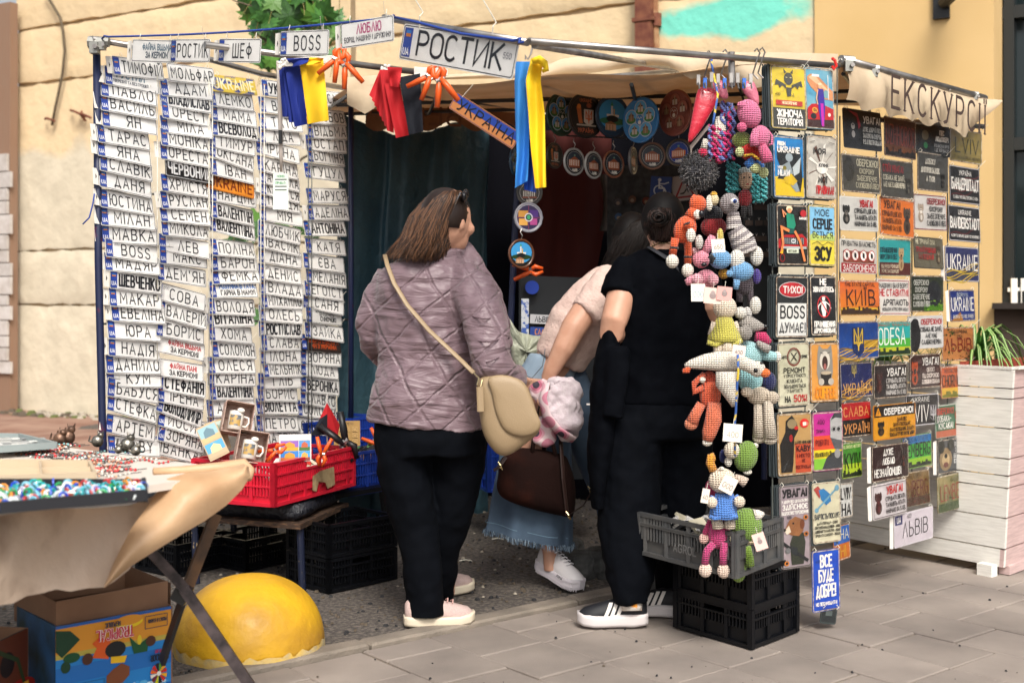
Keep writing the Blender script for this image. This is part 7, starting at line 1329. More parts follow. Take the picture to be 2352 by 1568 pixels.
toy('orange tiger with black stripes and white paws', z5, 4.2, [('head', 'e', 300, 965, 54, 54, or_, 0, 10), ('ear', 't', [(262, 965, 20), (272, 930, 17), (280, 908, 8)], or_), ('muzzle', 'e', 298, 1032, 26, 30, wh, -.02), ('nose', 'e', 322, 1028, 18, 24, '#14151c', -.03), ('neck', 't', [(290, 990, 34), (250, 1050, 40)], or_), ('body', 'e', 220, 1125, 70, 90, or_, 0, 22), ('arm', 't', [(230, 1080, 26), (255, 1120, 26)], or_, -.05), ('paw', 'e', 256, 1162, 30, 44, wh, -.06), ('paw', 'e', 308, 1205, 26, 46, '#c8c2bc', -.02), ('leg', 't', [(160, 1180, 26), (150, 1230, 24), (142, 1285, 24)], or_, -.02), ('paw', 'e', 140, 1325, 40, 44, wh, -.03), ('leg', 't', [(236, 1200, 26), (240, 1270, 25), (238, 1340, 24)], or_), ('paw', 'e', 236, 1382, 38, 44, wh, -.01),
 ('stripe', 't', [(128, 1238, 7), (178, 1244, 7)], '#14151c', -.05), ('stripe', 't', [(212, 1298, 7), (264, 1300, 7)], '#14151c', -.03), ('stripe', 't', [(215, 1094, 6), (250, 1082, 6)], '#14151c', -.075)])
toy('black and dark red round ladybird toy', z5, 4.33, [('head', 'e', 395, 1030, 62, 56, '#141620'), ('body', 'e', 398, 1110, 82, 66, '#8a0c14')])
toy('small white dog toy with a yellow hat', z5, 4.27, [('body', 'e', 372, 960, 22, 52, wh), ('head', 'e', 405, 940, 28, 36, '#d8c8a0'), ('hat', 'e', 400, 905, 22, 18, '#c8982c')])
toy('grey and white striped toy with big blue eye', z5, 4.24, [('head', 'e', 498, 965, 62, 68, gr_), ('eye', 'e', 527, 950, 23, 21, '#e8e8e8', -.05), ('eye', 'e', 533, 948, 13, 14, '#1a4a9a', -.066), ('eye', 'e', 535, 948, 7, 8, '#0a0a14', -.073), ('body', 's', [(520, 1020, 38), (530, 1120, 52), (580, 1200, 78), (610, 1270, 70)], (gr_, '#c8c0bc'), 0), ('foot', 'e', 545, 1315, 48, 64, '#d8d4cc', -.04), ('foot', 'e', 668, 1292, 42, 62, '#d8d4cc')])
toy('pale pink bunny with black nose holding up its arms', z5, 4.2, [('head', 'e', 320, 1312, 56, 56, pk_), ('ear', 't', [(345, 1270, 24), (375, 1210, 32), (392, 1165, 20)], pk_), ('ear', 't', [(290, 1280, 20), (282, 1240, 22)], '#d8b0b4'), ('body', 'e', 352, 1440, 66, 64, pk_), ('arm', 't', [(300, 1430, 32), (250, 1448, 28), (225, 1460, 20)], pk_, -.03), ('foot', 'e', 300, 1438, 36, 36, '#e0a0ac', -.05), ('foot', 'e', 395, 1440, 36, 38, '#e0a0ac', -.05), ('nose', 'e', 338, 1346, 18, 14, '#14121a', -.045), ('eye', 'e', 318, 1328, 5, 5, '#14121a', -.05), ('eye', 'e', 356, 1328, 5, 5, '#14121a', -.05)])
toy('sky blue toy with black beak and white paws', z5, 4.2, [('head', 'e', 440, 1312, 72, 62, '#6a9cc8'), ('nose', 't', [(372, 1290, 18), (395, 1310, 18), (385, 1340, 8)], '#10121c', -.05), ('body', 'e', 575, 1388, 76, 62, '#6a9cc8'), ('leg', 't', [(545, 1440, 22), (538, 1500, 17)], '#6a9cc8', -.03), ('leg', 'e', 500, 1402, 22, 22, '#6a9cc8', -.04), ('ring', 'e', 462, 1402, 34, 34, '#b88a2c', .03), ('cap', 'e', 440, 1170, 22, 52, '#c8b45a', .01)])
toy('dark grey toy with long legs and violet bow', z5, 4.32, [('body', 'e', 590, 1470, 60, 70, '#4a4048'), ('leg', 't', [(565, 1500, 22), (560, 1580, 20)], '#4a4048'), ('leg', 't', [(625, 1490, 22), (630, 1590, 20)], '#4a4048'), ('bow', 'e', 668, 1420, 30, 48, '#4a3a8a'), ('foot', 'e', 610, 1650, 30, 40, '#d0ccc8', -.02)])
toy('cream doll in a lacy yellow green dress', z6, 4.19, [('head', 'e', 522, 105, 62, 62, cr), ('dress', 't', [(520, 155, 40), (520, 200, 58), (520, 250, 86), (520, 282, 92)], '#b8b04a'), ('ruffle', 't', [(430, 285, 13), (475, 300, 13), (520, 278, 13), (565, 298, 13), (612, 275, 13)], '#b8b04a', -.045), ('arm', 't', [(470, 180, 18), (448, 250, 17)], cr), ('arm', 't', [(570, 180, 18), (590, 235, 17)], cr), ('leg', 't', [(488, 290, 26), (488, 345, 27)], cr, -.03), ('leg', 't', [(538, 290, 27), (532, 340, 29)], cr, -.04)])
toy('grey mouse with black nose and raspberry cap', z6, 4.23, [('head', 't', [(600, 170, 28), (650, 195, 48), (700, 202, 26), (725, 205, 12)], '#9c9690'), ('nose', 'e', 734, 204, 13, 13, '#0c0c10', -.0), ('ear', 'e', 626, 238, 40, 38, '#8c8680', -.04), ('cap', 't', [(680, 255, 24), (720, 262, 34), (755, 290, 20)], '#b8205a'), ('foot', 'e', 682, 92, 30, 46, '#d0ccc4', -.02), ('foot', 'e', 604, 132, 34, 32, '#d0ccc4', -.02), ('eye', 'e', 652, 192, 4, 4, '#101014', -.075)])
toy('pale blue toy with floppy grey ear', z6, 4.24, [('body', 'e', 640, 350, 82, 72, '#9cc8cc'), ('arm', 't', [(700, 345, 32), (760, 358, 28), (790, 360, 24)], '#9cc8cc'), ('paw', 'e', 795, 360, 22, 28, wh), ('ear', 't', [(690, 285, 12), (725, 310, 22), (755, 325, 22)], '#9c9690', -.04), ('lower_body', 'e', 655, 475, 66, 78, '#8ec0c6'), ('foot', 'e', 638, 545, 32, 26, cr, -.04), ('back_foot', 'e', 752, 490, 40, 52, '#141c50', .04)])
toy('white goose with orange beak and hanging wings', z6, 4.13, [('body', 't', [(312, 408, 10), (345, 400, 24), (420, 388, 42), (500, 384, 54), (570, 382, 50), (620, 395, 36), (670, 418, 36), (700, 435, 34)], '#d8d0c4'), ('head', 'e', 690, 425, 44, 42, '#d8d0c4'), ('beak', 'e', 732, 446, 28, 24, '#d86a2c', -.01), ('eye', 'e', 683, 432, 12, 12, '#0c0c10', -.062), ('eye', 'e', 714, 394, 9, 8, '#0c0c10', -.05), ('tail', 't', [(300, 438, 10), (325, 432, 18), (345, 400, 8)], '#d8592c'), ('wing', 't', [(530, 440, 54), (532, 500, 58), (560, 570, 34), (572, 620, 14)], '#d8d0c4', -.05)])
toy('orange fox hanging with bent legs and white tail tip', z6, 4.17, [('body', 'e', 445, 560, 56, 82, '#cf5a3a'), ('neck', 'e', 440, 470, 38, 34, '#b8452c'), ('arm', 't', [(415, 450, 15), (362, 500, 16), (360, 545, 18), (410, 520, 17)], '#cf5a3a', -.02), ('leg', 't', [(400, 605, 24), (370, 660, 28), (350, 705, 34)], '#cf6a4a', -.03), ('foot', 'e', 346, 712, 36, 32, '#cf7a5a', -.03), ('leg', 't', [(468, 600, 34), (462, 690, 44), (440, 760, 38), (432, 800, 26)], '#cf6a4a', -.04), ('foot', 'e', 430, 808, 26, 20, wh, -.04), ('collar', 'e', 405, 482, 16, 16, wh, -.03)])
toy('beige rabbit body with two long hanging legs', z6, 4.22, [('body', 'e', 700, 565, 64, 48, '#b8aa98'), ('arm', 'e', 768, 575, 38, 34, '#b8aa98', -.02), ('leg', 't', [(695, 590, 22), (698, 680, 26), (702, 780, 36)], '#c4b8a8'), ('leg', 't', [(748, 590, 24), (752, 680, 28), (758, 785, 38)], '#c4b8a8', -.02), ('foot', 'e', 702, 785, 36, 28, '#c4b8a8'), ('foot', 'e', 758, 790, 38, 30, '#c4b8a8', -.02)])
toy('upside down green hat toy with small white face', z6, 4.21, [('hat', 'e', 632, 880, 62, 82, '#6f8f3a', 0, 15), ('face', 'e', 558, 850, 42, 44, '#e0d4c0', -.01), ('ear', 't', [(555, 810, 12), (550, 780, 9)], '#e0a8a8'), ('foot', 'e', 640, 962, 24, 16, wh), ('foot', 'e', 540, 910, 20, 26, wh), ('back_foot', 'e', 512, 880, 20, 36, '#14205c', .03), ('tip', 'e', 680, 825, 18, 14, wh)])
toy('cream doll with orange horn and blue dress', z6, 4.1, [('head', 'e', 508, 1008, 72, 66, cr), ('horn', 't', [(462, 955, 22), (445, 915, 23), (452, 885, 24), (468, 880, 20)], '#d8922c'), ('ear', 't', [(575, 985, 14), (610, 1005, 24), (630, 1018, 28)], '#c8b4a4'), ('dress', 't', [(520, 1075, 48), (520, 1110, 58), (516, 1160, 70), (514, 1200, 80)], '#4a7cc8'), ('hem', 't', [(442, 1195, 10), (470, 1206, 11), (500, 1200, 11), (530, 1206, 11), (560, 1200, 11), (588, 1192, 10)], '#4a7cc8', -.04), ('arm', 't', [(465, 1090, 18), (455, 1115, 22)], '#4a7cc8', -.02), ('hand', 'e', 455, 1122, 28, 30, cr, -.04), ('arm', 't', [(575, 1090, 18), (592, 1110, 22)], '#4a7cc8', -.02), ('hand', 'e', 598, 1118, 30, 30, cr, -.04), ('leg', 't', [(478, 1200, 26), (488, 1255, 32)], cr, -.0), ('leg', 't', [(548, 1205, 27), (546, 1255, 32)], cr, -.0), ('flower', 'e', 505, 945, 14, 10, wh, -.02)])
toy('magenta toy with thin legs and pale feet', z6, 4.14, [('body', 'e', 490, 1285, 58, 80, '#b83a72'), ('arm', 't', [(445, 1215, 12), (425, 1265, 15), (415, 1290, 15)], '#b0285f'), ('hand', 'e', 412, 1310, 26, 28, '#e0b8ac'), ('leg', 't', [(465, 1335, 20), (428, 1375, 20), (418, 1445, 20)], '#b83a72', -.03), ('foot', 'e', 420, 1475, 34, 38, '#e0c8b8', -.03), ('leg', 't', [(520, 1330, 20), (514, 1390, 20), (514, 1445, 20)], '#b83a72', -.03), ('foot', 'e', 516, 1480, 34, 38, '#d8c0b0', -.03), ('back_hood', 'e', 450, 1060, 34, 60, '#a01c50', .05)])
toy('green frog with big round hat, lowest of the bundle', z6, 4.17, [('hat', 'e', 635, 1240, 84, 90, '#6f8f3a'), ('face', 'e', 640, 1315, 62, 26, '#d8c4a4', -.01), ('cone', 't', [(675, 1190, 34), (705, 1185, 24), (728, 1180, 8)], wh, -.02), ('body', 'e', 592, 1455, 46, 84, '#7a9a34'), ('arm', 't', [(640, 1350, 18), (650, 1410, 22), (655, 1455, 22)], '#7a9a34', -.03), ('scarf', 'e', 578, 1385, 34, 46, '#10141c', -.02), ('leg', 'e', 560, 1465, 20, 40, '#6f8f3a', .03)])
# fuzzy grey pompom hat
t = thing('knitted_hat', 'fluffy dark grey knitted hat hanging among the crochet toys', 'hat', P(*z5(300, 750), 4.3)); mb = MB(); rr = random.Random(2); cs = [knit('#4a4848'), knit('#6a6666'), knit('#34343a')]
part('crown', MB().ell(P(*z5(310, 760), 4.32), (.055, .045, .06), cs[2]), t, smooth=True, world=True)
for _ in range(900):
 d = Vector((rr.gauss(0, 1), rr.gauss(0, 1), rr.gauss(0, 1))).normalized(); c = P(*z5(305, 755), 4.32) + Vector((d.x * .058, d.y * .045, d.z * .062)); mb.tube([c, c + d * .006 + Vector((rr.uniform(-.005, .005), 0, rr.uniform(-.005, .005))), c + d * rr.uniform(.008, .014) + Vector((rr.uniform(-.008, .008), 0, rr.uniform(-.008, .004)))], [.0022, .002, .001], rr.choice(cs), 4)
part('fluff', mb, t, world=True, kind='stuff')
m_redp = mat('red_glossy_wrap', (.55, .02, .045), .25, coat=.6, bump=.8, bscale=26, bdist=.01)
t = thing('wrapped_package', 'red goods in shiny clear wrap hanging topmost beside the toys', 'package', P(*z5(330, 400), 4.24))
pillow([z5(300, 252), z5(360, 235), z5(425, 262), z5(415, 330), z5(340, 470), z5(262, 572), z5(238, 560), z5(262, 420)], 4.25, .02, m_redp, 'wrap', t)
t = thing('wrapped_package', 'pink toy in a clear bag hooked beside the pipe upright', 'package', P(*z5(430, 250), 4.24))
pillow([z5(420, 185), z5(470, 215), z5(490, 300), z5(440, 300), z5(380, 240)], 4.27, .02, mat('pink_wrap', (.62, .16, .24), .3, coat=.5, bump=.8, bscale=30, bdist=.01), 'wrap', t); pillow([z5(600, 200), z5(650, 200), z5(682, 290), z5(675, 350), z5(610, 300), z5(575, 240)], 4.30, .02, _M['pink_wrap'], 'wrap', t)
t = thing('cardboard_tag', 'grey cardboard strip sticking out of the toy bundle', 'card', P(*z5(310, 560), 4.26)); part('card', MB().prism([P(*z5(x, y), 4.28) for x, y in ((250, 600), (362, 470), (372, 486), (262, 622), (258, 660))], .002, mat('grey_card', (.28, .24, .22), .8)), t, world=True)
ht = [('300', z6, 345, -20, 420, 72, '#2a8a9a', 0, '#ded8d0'), ('650', z5, 385, 1185, 470, 1270, '#1a1a24', .06, '#e0d4c8'), ('', z6, 412, 0, 505, 85, '', -.1, '#e0bfb4'), ('', z6, 480, -5, 560, 68, '', -.1, '#d89a94'), ('400', z6, 512, 712, 615, 805, '#1a1a24', -.1, '#e4dcd0'), ('300', z6, 500, 985, 580, 1072, '#1a1a24', -.5, '#e0d4c8'), ('', z6, 672, 1282, 738, 1370, '', .3, '#e0b8b0'), ('400', z6, 560, 300, 630, 362, '#1a1a24', -.15, '#dccac0'), ('40', z6, 400, 1050, 440, 1125, '#1a1a24', -.2, '#e0d4c8')]
for s, zf, x0, y0, x1, y1, c, an, bgc in ht:
 a, b = zf(x0, y0), zf(x1, y1); p = P((a[0] + b[0]) / 2, (a[1] + b[1]) / 2, 4.05); w, h = (b[0] - a[0]) * 4.05 / F, (b[1] - a[1]) * 4.05 / F
 t = thing('price_tag', '%s paper tag %s, %s' % ('pinkish' if bgc in ('#e0bfb4', '#d89a94', '#e0b8b0') else 'white', 'priced ' + s if s else 'with a tiny printed bear', {412: 'above the yellow dress', 480: 'on its glossy half', 672: 'beside the green frog', 345: 'in blue ink', 385: 'by the pink bunny', 512: 'above the green hat', 500: 'on the doll in blue', 560: 'over the goose', 400: 'by the magenta toy'}[x0]), 'price tag', M4=frame(p, (math.cos(an), .1, math.sin(an)), (-math.sin(an), .1, math.cos(an))))
 mb = MB(); mb.box((0, 0, 0), (w, .001, h), ink(bgc)); part('paper', mb, t); mb = MB()
 if s: text(mb, s, -w * .36, w * .36, -h * .25, h * .3, .0013, ink(c), -.0012)
 else: mb.disc((0, -.001, 0), w * .2, ink('#8a7a78'), 10); mb.disc((0, -.0012, h * .18), w * .13, ink('#9a8a88'), 10)
 part('print', mb, t); part('string', MB().tube([(0, -.001, h / 2), (.004, .01, h / 2 + .02)], .0007, m_white_tie, 4), t)
cord('ribbon_cord', [P(1636, 125, 4.25), P(*z5(385, 80), 4.25), P(*z5(400, 160), 4.22), P(*z5(425, 280), 4.18), P(*z5(400, 430), 4.17), P(*z5(395, 470), 4.17)], .0042, mat('blue_yellow_cord', (.03, .10, .35), .6, color2=(.7, .5, .04), nscale=26, nlo=.48, nhi=.52), 'blue and yellow twisted ribbon the toys hang from', 'ribbon')
cord('ribbon_cord', [P(*z6(590, 350), 4.04), P(*z6(592, 440), 4.04), P(*z6(582, 560), 4.06), P(*z6(580, 640), 4.07), P(*z6(572, 720), 4.07), P(*z6(575, 880), 4.07)], .0042, _M['blue_yellow_cord'], 'blue and yellow cord running over the white goose', 'ribbon')
hk_ = thing('hanger_hooks', 'steel wire hooks and clips holding the toy bundle on the pipe', 'hooks', P(1650, 170, 4.25))
for k, (x, y) in enumerate(((1622, 135), (1660, 132), (1733, 130), (1745, 128))): part('hook', MB().tube([P(x, y - 12, 4.2), P(x + 6, y - 18, 4.2), P(x + 12, y - 8, 4.2), P(x + 4, y + 14, 4.2), P(x - 4, y + 40, 4.22), P(x + 8, y + 52, 4.22)], .003, m_steel, 5), hk_, world=True)
for k in range(9): x = 1604 + k * 15; part('clip', MB().box(P(x, 184 + 8 * math.sin(k * 2), 4.21), (.012, .012, .035), [m_steel, ink('#2a6ac8'), m_steel][k % 3]).tube([P(x, 190, 4.2), P(x + 3, 204, 4.2)], .003, m_steel, 5), hk_, world=True)
# small souvenirs dangling behind the toys
for k in range(16):
 x, y = 1722 + (k % 3) * 18 + 5 * math.sin(k), 440 + (k // 3) * 36; t = thing('keyring', 'small dark brown key ring hanging behind the toys', 'key ring', P(x, y, 4.55), group='key rings behind the toys')
 part('charm', MB().box((0, 0, 0), (.028, .006, .02), mat('brown_charm', (.05, .03, .022), .6, rand=.5)), t); part('ring', MB().tube([(0, 0, .01), (.004, 0, .02), (-.004, 0, .02), (0, 0, .01)], .0012, m_steel, 4), t)
solo('souvenir_board', MB().box(P(1745, 640, 4.62), (.13, .012, .75), mat('dark_board', (.012, .013, .015), .7)).mesh('x') and MB().box(P(1745, 640, 4.62), (.13, .012, .75), _M['dark_board']), 'narrow dark board behind the crochet toys', 'board')

# ---- souvenir plates
def scene_art(kind, c1, c2, c3):
 if kind == 'petal':
  a = [('e', .5, .5, .5, .5, c1)]
  for k in range(5):
   an = R(90 + 72 * k); x, y = .5 + .3 * math.cos(an), .5 + .3 * math.sin(an)
   a += [('e', x, y, .19, .19, '#d0c8c0' if c1 != '#8a4a3c' else '#6a342a'), ('e', x, y, .175, .175, c2), ('e', x, y - .08, .14, .08, c3), ('r', x - .08, y - .1, x + .08, y + .03, '#8a6a4a' if k % 2 else '#c8beb0'), ('p', [(x - .1, y + .03), (x + .1, y + .03), (x, y + .1)], '#5a2c20'), ('r', x - .02, y - .1, x + .02, y + .12, '#a08a6a')]
  return a + [('e', .5, .5, .13, .14, c1), ('c', .5, .5, .13, .14, .0015, '#d8d0c0'), ('l', [(.42, .54), (.46, .58), (.5, .52), (.54, .57), (.58, .53)], .012, '#e0d8c8'), ('e', .5, .44, .05, .05, '#e0dccc')]
 if kind == 'arms':
  return [('e', .5, .5, .5, .5, c1), ('c', .5, .5, .49, .49, .002, '#5a3a2a'), ('t', 'UKRAINE', .25, .75, .84, .08, .012, '#b86a44'), ('t', 'УКРАЇНА', .2, .8, .08, .1, .014, '#c86a44'), ('r', .44, .34, .74, .66, '#b8b0a4'), ('p', [(.44, .34), (.74, .34), (.59, .24)], '#b8b0a4')] + tri(.59, .47, .3, '#b85a2c', 1.) + [('p', [(.2, .7), (.34, .74), (.36, .5), (.4, .3), (.28, .3), (.24, .5)], '#a85c2c'), ('e', .28, .72, .06, .06, '#c8742c'), ('l', [(.22, .26), (.8, .26)], .04, '#a8a094'), ('e', .59, .76, .08, .06, '#8a4a34')]
 if kind == 'view':
  return [('e', .5, .5, .5, .5, c1), ('e', .5, .55, .46, .4, c2), ('r', .3, .5, .7, .56, '#e0d8d0'), ('r', .44, .5, .5, .8, '#d0ccc8'), ('p', [(.42, .78), (.52, .78), (.47, .9)], '#3a8a6a'), ('r', .52, .5, .56, .7, '#c8a04a'), ('e', .5, .38, .44, .1, c3), ('e', .48, .44, .2, .09, '#0c1418'), ('r', .25, .14, .6, .3, '#c09a7a'), ('r', .28, .14, .3, .28, '#6a4a34'), ('r', .38, .14, .4, .28, '#6a4a34'), ('r', .48, .14, .5, .28, '#6a4a34'), ('p', [(.22, .3), (.63, .3), (.42, .38)], '#8a5a3c')]
 if kind == 'opera':
  return [('e', .5, .5, .5, .5, c1), ('e', .5, .5, .42, .42, c2), ('r', .2, .32, .8, .58, c3)] + [('r', x, .34, x + .03, .58, '#d8d4cc') for x in (.24, .33, .42, .51, .6, .69)] + [('p', [(.25, .58), (.75, .58), (.5, .72)], '#8a4a30'), ('r', .2, .26, .8, .33, '#7a3a24'), ('e', .5, .76, .05, .04, '#6a8a7a'), ('t', 'ЛЬВІВ', .33, .67, .12, .09, .02, '#e0dcd0'), ('c', .5, .5, .42, .42, .001, '#d0c8c0')]
 return [('e', .5, .5, .5, .5, '#a8a8b0'), ('e', .5, .5, .46, .46, c1), ('r', .1, .5, .48, .75, '#c08a3a'), ('r', .54, .5, .88, .78, '#4a2a7a'), ('r', .12, .2, .46, .45, '#d8a04a'), ('r', .56, .22, .84, .46, '#b0488a'), ('l', [(.04, .5), (.96, .5)], .02, '#8a3a5a'), ('l', [(.5, .04), (.5, .96)], .02, '#8a3a5a'), ('e', .5, .5, .16, .16, '#d0d0d8'), ('e', .5, .5, .12, .12, '#24242c'), ('e', .5, .5, .07, .08, '#3aa06a')]
def splate(x, y, rx, ry, kind, c1, c2, c3, label, Y, sg_=1, rim='#2a2420'):
 r_ = ry / 3.033 * Y / F; t = thing('souvenir_plate', label, 'souvenir plate', group='souvenir plates under the canopy')
 t.location = P(*zi(x, y), Y); t.rotation_euler = (0, 0, sg_ * math.acos(min(1, rx / ry)) + t.location.x / t.location.y * -1.)
 mb = MB(); prof = ((.0, .004), (.8, .004), (.86, -.003), (.97, -.006), (1.0, -.003), (1.0, .004), (.8, .010), (0, .010)); rgs = []
 for pr_, pz in prof:
  rgs.append([Vector((max(pr_, .001) * r_ * math.cos(a) * (1 + (.02 * math.cos(14 * a) if pr_ > .9 and kind == 'quarter' else 0)), pz, max(pr_, .001) * r_ * math.sin(a))) for a in [2 * math.pi * k / 32 for k in range(32)]])
 mb.rings(rgs, mat('rim_' + rim[1:], rim, .35, coat=.4)); part('rim', mb, t, smooth=True); am = art_mesh(2 * r_ * .88, 2 * r_ * .88, scene_art(kind, c1, c2, c3)); o = part('picture', am, t); o.location = (0, -.0055 if False else -.001, 0)
 part('hook', MB().tube([(0, .0, r_), (.003, -.006, r_ + .015), (-.004, 0, r_ + .03), (.004, .004, r_ + .045)], .0018, m_steel, 5), t)
 return t
splate(598, 278, 100, 150, 'petal', '#163a2a', '#4a8ac0', '#3a6a2a', 'green edged plate with five round town views', 5.55, 1, '#163a2a')
splate(770, 285, 125, 158, 'arms', '#16130f', '', '', 'black plate with copper lion and trident coat of arms', 5.5, 1, '#1a1512')
splate(958, 292, 118, 152, 'view', '#0c3a5a', '#3a90c8', '#2a6a4a', 'blue plate with church tower and opera view', 5.56, 1, '#10304a')
splate(1155, 315, 125, 160, 'petal', '#2a78b8', '#5aa8d8', '#3a7a3a', 'bright blue plate with five round town views', 5.45, -1, '#2a78b8')
splate(1395, 265, 114, 162, 'petal', '#8a4a3c', '#9a5a48', '#7a3e32', 'terracotta brown relief plate with five views', 5.4, -1, '#8a4a3c')
splate(553, 562, 55, 92, 'arms', '#182018', '', '', 'small oval looking dark plate with crest under the green plate', 5.6, 1)
for x, y, rx, lab, rm in ((690, 605, 72, 'small silver rimmed plate with opera house, first under the coat of arms plate', '#9a9a98'), (825, 628, 60, 'small silver rimmed opera plate turned aside', '#9a9a98'), (965, 622, 72, 'small copper rimmed opera plate', '#7a4a34'), (1100, 597, 25, 'small plate hanging almost edge on', '#5a5a5c'), (1234, 565, 94, 'small round opera plate with copper dotted rim facing out', '#6a4430')):
 splate(x, y, rx, 97, 'opera', '#101418', '#24303c', '#a8643c', lab, 5.5, 1, rm)
splate(1420, 540, 90, 97, 'opera', '#101840', '#1a3a8a', '#c86a1c', 'small blue plate with an orange church', 5.45, -1, '#4a3a24')
splate(380, 820, 108, 92, 'opera', '#1c1a18', '#24221f', '#4a4034', 'dark relief plate half hidden by the hanging flag', 5.6, 1, '#2a2622'); splate(372, 992, 100, 106, 'quarter', '#2a2048', '', '', 'purple and gold quartered plate on the blue post', 5.55, 1, '#8a8a94'); splate(322, 1245, 90, 104, 'view', '#141414', '#3a90c8', '#1c3a1c', 'round bark edged plate with blue town view, lowest on the post', 5.5, 1, '#5a3420')
splate(275, 600, 30, 100, 'petal', '#163a5a', '#4a8ac0', '#3a6a2a', 'blue plate peeping out behind the long flag', 5.7, 1, '#16405a')
rail = thing('hanging_rail', 'black rails and chain under the canopy carrying the souvenir plates', 'rail', P(1400, 190, 5.6))
part('rail', MB().tube([P(1240, 196, 5.6), P(1600, 186, 5.45)], .007, m_blk, 8), rail, world=True); part('rail', MB().tube([P(1300, 312, 5.6), P(1440, 318, 5.55)], .004, m_blk, 6), rail, world=True)
mb = MB(); rr = random.Random(4)
for k in range(46):
 x, y = rr.uniform(1245, 1600), rr.uniform(168, 205); mb.tube([P(x, y, 5.6), P(x + rr.uniform(-8, 8), y + 8, 5.55), P(x + rr.uniform(-12, 12), y + rr.uniform(-6, 22), 5.6), P(x + rr.uniform(-16, 16), y + rr.uniform(-4, 16), 5.62)], .0035, rr.choice((m_blk, m_blk, wm)), 4)
part('tangled_hooks', mb, rail, world=True, kind='stuff')
# ---- board with magnets in the shade
bd = thing('magnet_board', 'dark board crowded with small round magnets and two pictogram signs', 'board', P(1490, 550, 6.6))
part('board', MB().prism([P(x, y, Y) for x, y, Y in ((1395, 380, 6.7), (1600, 380, 6.4), (1600, 900, 6.4), (1395, 900, 6.7))], .02, mat('speckled_board', (.020, .024, .028), .8, color2=(.05, .055, .06), nscale=30)), bd, world=True)
rr = random.Random(6)
for k in range(26):
 x, y = 1416 + (k % 5) * 33 + rr.uniform(-5, 5), 462 + (k // 5) * 36 + rr.uniform(-4, 4); c = rr.choice(('#1c4a78', '#5a3a28', '#24506a', '#3a3a40', '#1a5a5a', '#6a2a20')); am = MB(); p = P(x, y, 6.42 + (1600 - x) * .0013 - .02); am.tube([p, p - Vector((0, .012, 0))], .026, ink('#1a1a1c'), 14); am.disc(p - Vector((0, .0125, 0)), .021, ink(c), 14); am.disc(p - Vector((0, .0128, .006)), .011, ink('#8a7a6a'), 6); part('magnet', am, bd, world=True)
for x, y, an, k in ((1518, 430, -.08, 0), (1572, 432, .1, 1)):
 t = thing('pictogram_sign', ('blue square sign with a white wheelchair figure', 'white sign with a high heel shoe in a red triangle')[k], 'sign', M4=frame(P(x, y, 6.3), (math.cos(an), -.25, math.sin(an)), (-math.sin(an), 0, math.cos(an)))); s = .115 + .02 * k
 a = [('r', 0, 0, 1, 1, '#1a3a7a'), ('e', .42, .84, .08, .08, '#c0c8d0'), ('l', [(.4, .75), (.42, .45), (.66, .45), (.8, .2), (.9, .24)], .07, '#c0c8d0'), ('l', [(.42, .66), (.66, .66), (.85, .74)], .05, '#c0c8d0'), ('c', .42, .34, .26, .26, .006, '#c0c8d0')] if not k else [('r', 0, 0, 1, 1, '#a8a4a4'), ('l', [(.12, .14), (.88, .14), (.5, .86), (.12, .14)], .08, '#8a1c24'), ('p', [(.3, .3), (.46, .34), (.6, .52), (.64, .5), (.66, .3), (.62, .3), (.6, .42), (.46, .26), (.3, .26)], '#18181c')]
 part('panel', MB().box((0, .002, 0), (s, .003, s), ink('#303040')), t); part('printing', art_mesh(s * .96, s * .96, a), t)

# ---- flags and spring clamps
m_oc = mat('orange_clamp_plastic', (.72, .10, .012), .4); m_flb, m_fly = mat('flag_blue', (.004, .02, .22), .8), mat('flag_yellow', (.88, .55, .01), .8)
def spring_clamp(x, y, Y, s, rot, label, c=None, grp='orange spring clamps'):
 m = c or m_oc; t = thing('spring_clamp', label, 'clamp', M4=Matrix.Translation(P(x, y, Y)) @ Matrix.Rotation(rot, 4, 'Y'), group=grp)
 for k in (-1, 1):
  part('jaw', MB().tube([(k * .004 * s, 0, 0), (k * .016 * s, 0, .02 * s), (k * .006 * s, 0, .05 * s)], [.007 * s, .009 * s, .005 * s], m, 8), t, smooth=True)
  part('handle', MB().tube([(k * .002 * s, -.003 * k, .005 * s), (k * .014 * s, -.003 * k, -.025 * s), (k * .03 * s, 0, -.066 * s)], [.009 * s, .0115 * s, .009 * s], m, 8, flat=.8), t, smooth=True)
 part('spring', MB().tube([(-.012 * s, 0, 0), (.012 * s, 0, 0)], .009 * s, m_steel, 8), t); return t
def flag_bundle(label, zf, Y, layers, rods, tips):
 t = thing('flag_bundle', label, 'flags', P(*zf(layers[0][0][0][0], layers[0][0][0][1]), Y))
 for i, (q, m) in enumerate(layers):
  a, b, c, d = q; YY = Y - .012 * i
  def fn(u, v, a=a, b=b, c=c, d=d, YY=YY):
   x = (a[0] * (1 - u) + b[0] * u) * (1 - v) + (d[0] * (1 - u) + c[0] * u) * v; y = (a[1] * (1 - u) + b[1] * u) * (1 - v) + (d[1] * (1 - u) + c[1] * u) * v
   return P(*zf(x, y), YY - .018 * math.sin(u * 5 + i) * v - .006 * math.sin(v * 7 + u * 3))
  part('flag_cloth', MB().grid(fn, 10, 12, m), t, smooth=True, world=True)
 for (x0, y0, x1, y1) in rods: part('stick', MB().tube([P(*zf(x0, y0), Y - .05), P(*zf(x1, y1), Y - .03)], .0028, mat('white_stick', (.72, .70, .66), .5), 5), t, world=True)
 for x, y in tips: part('stick_tip', MB().ell(P(*zf(x, y), Y - .075), .0062, _M['white_stick'], 8, 6), t, smooth=True, world=True)
 return t
rr = random.Random(12)
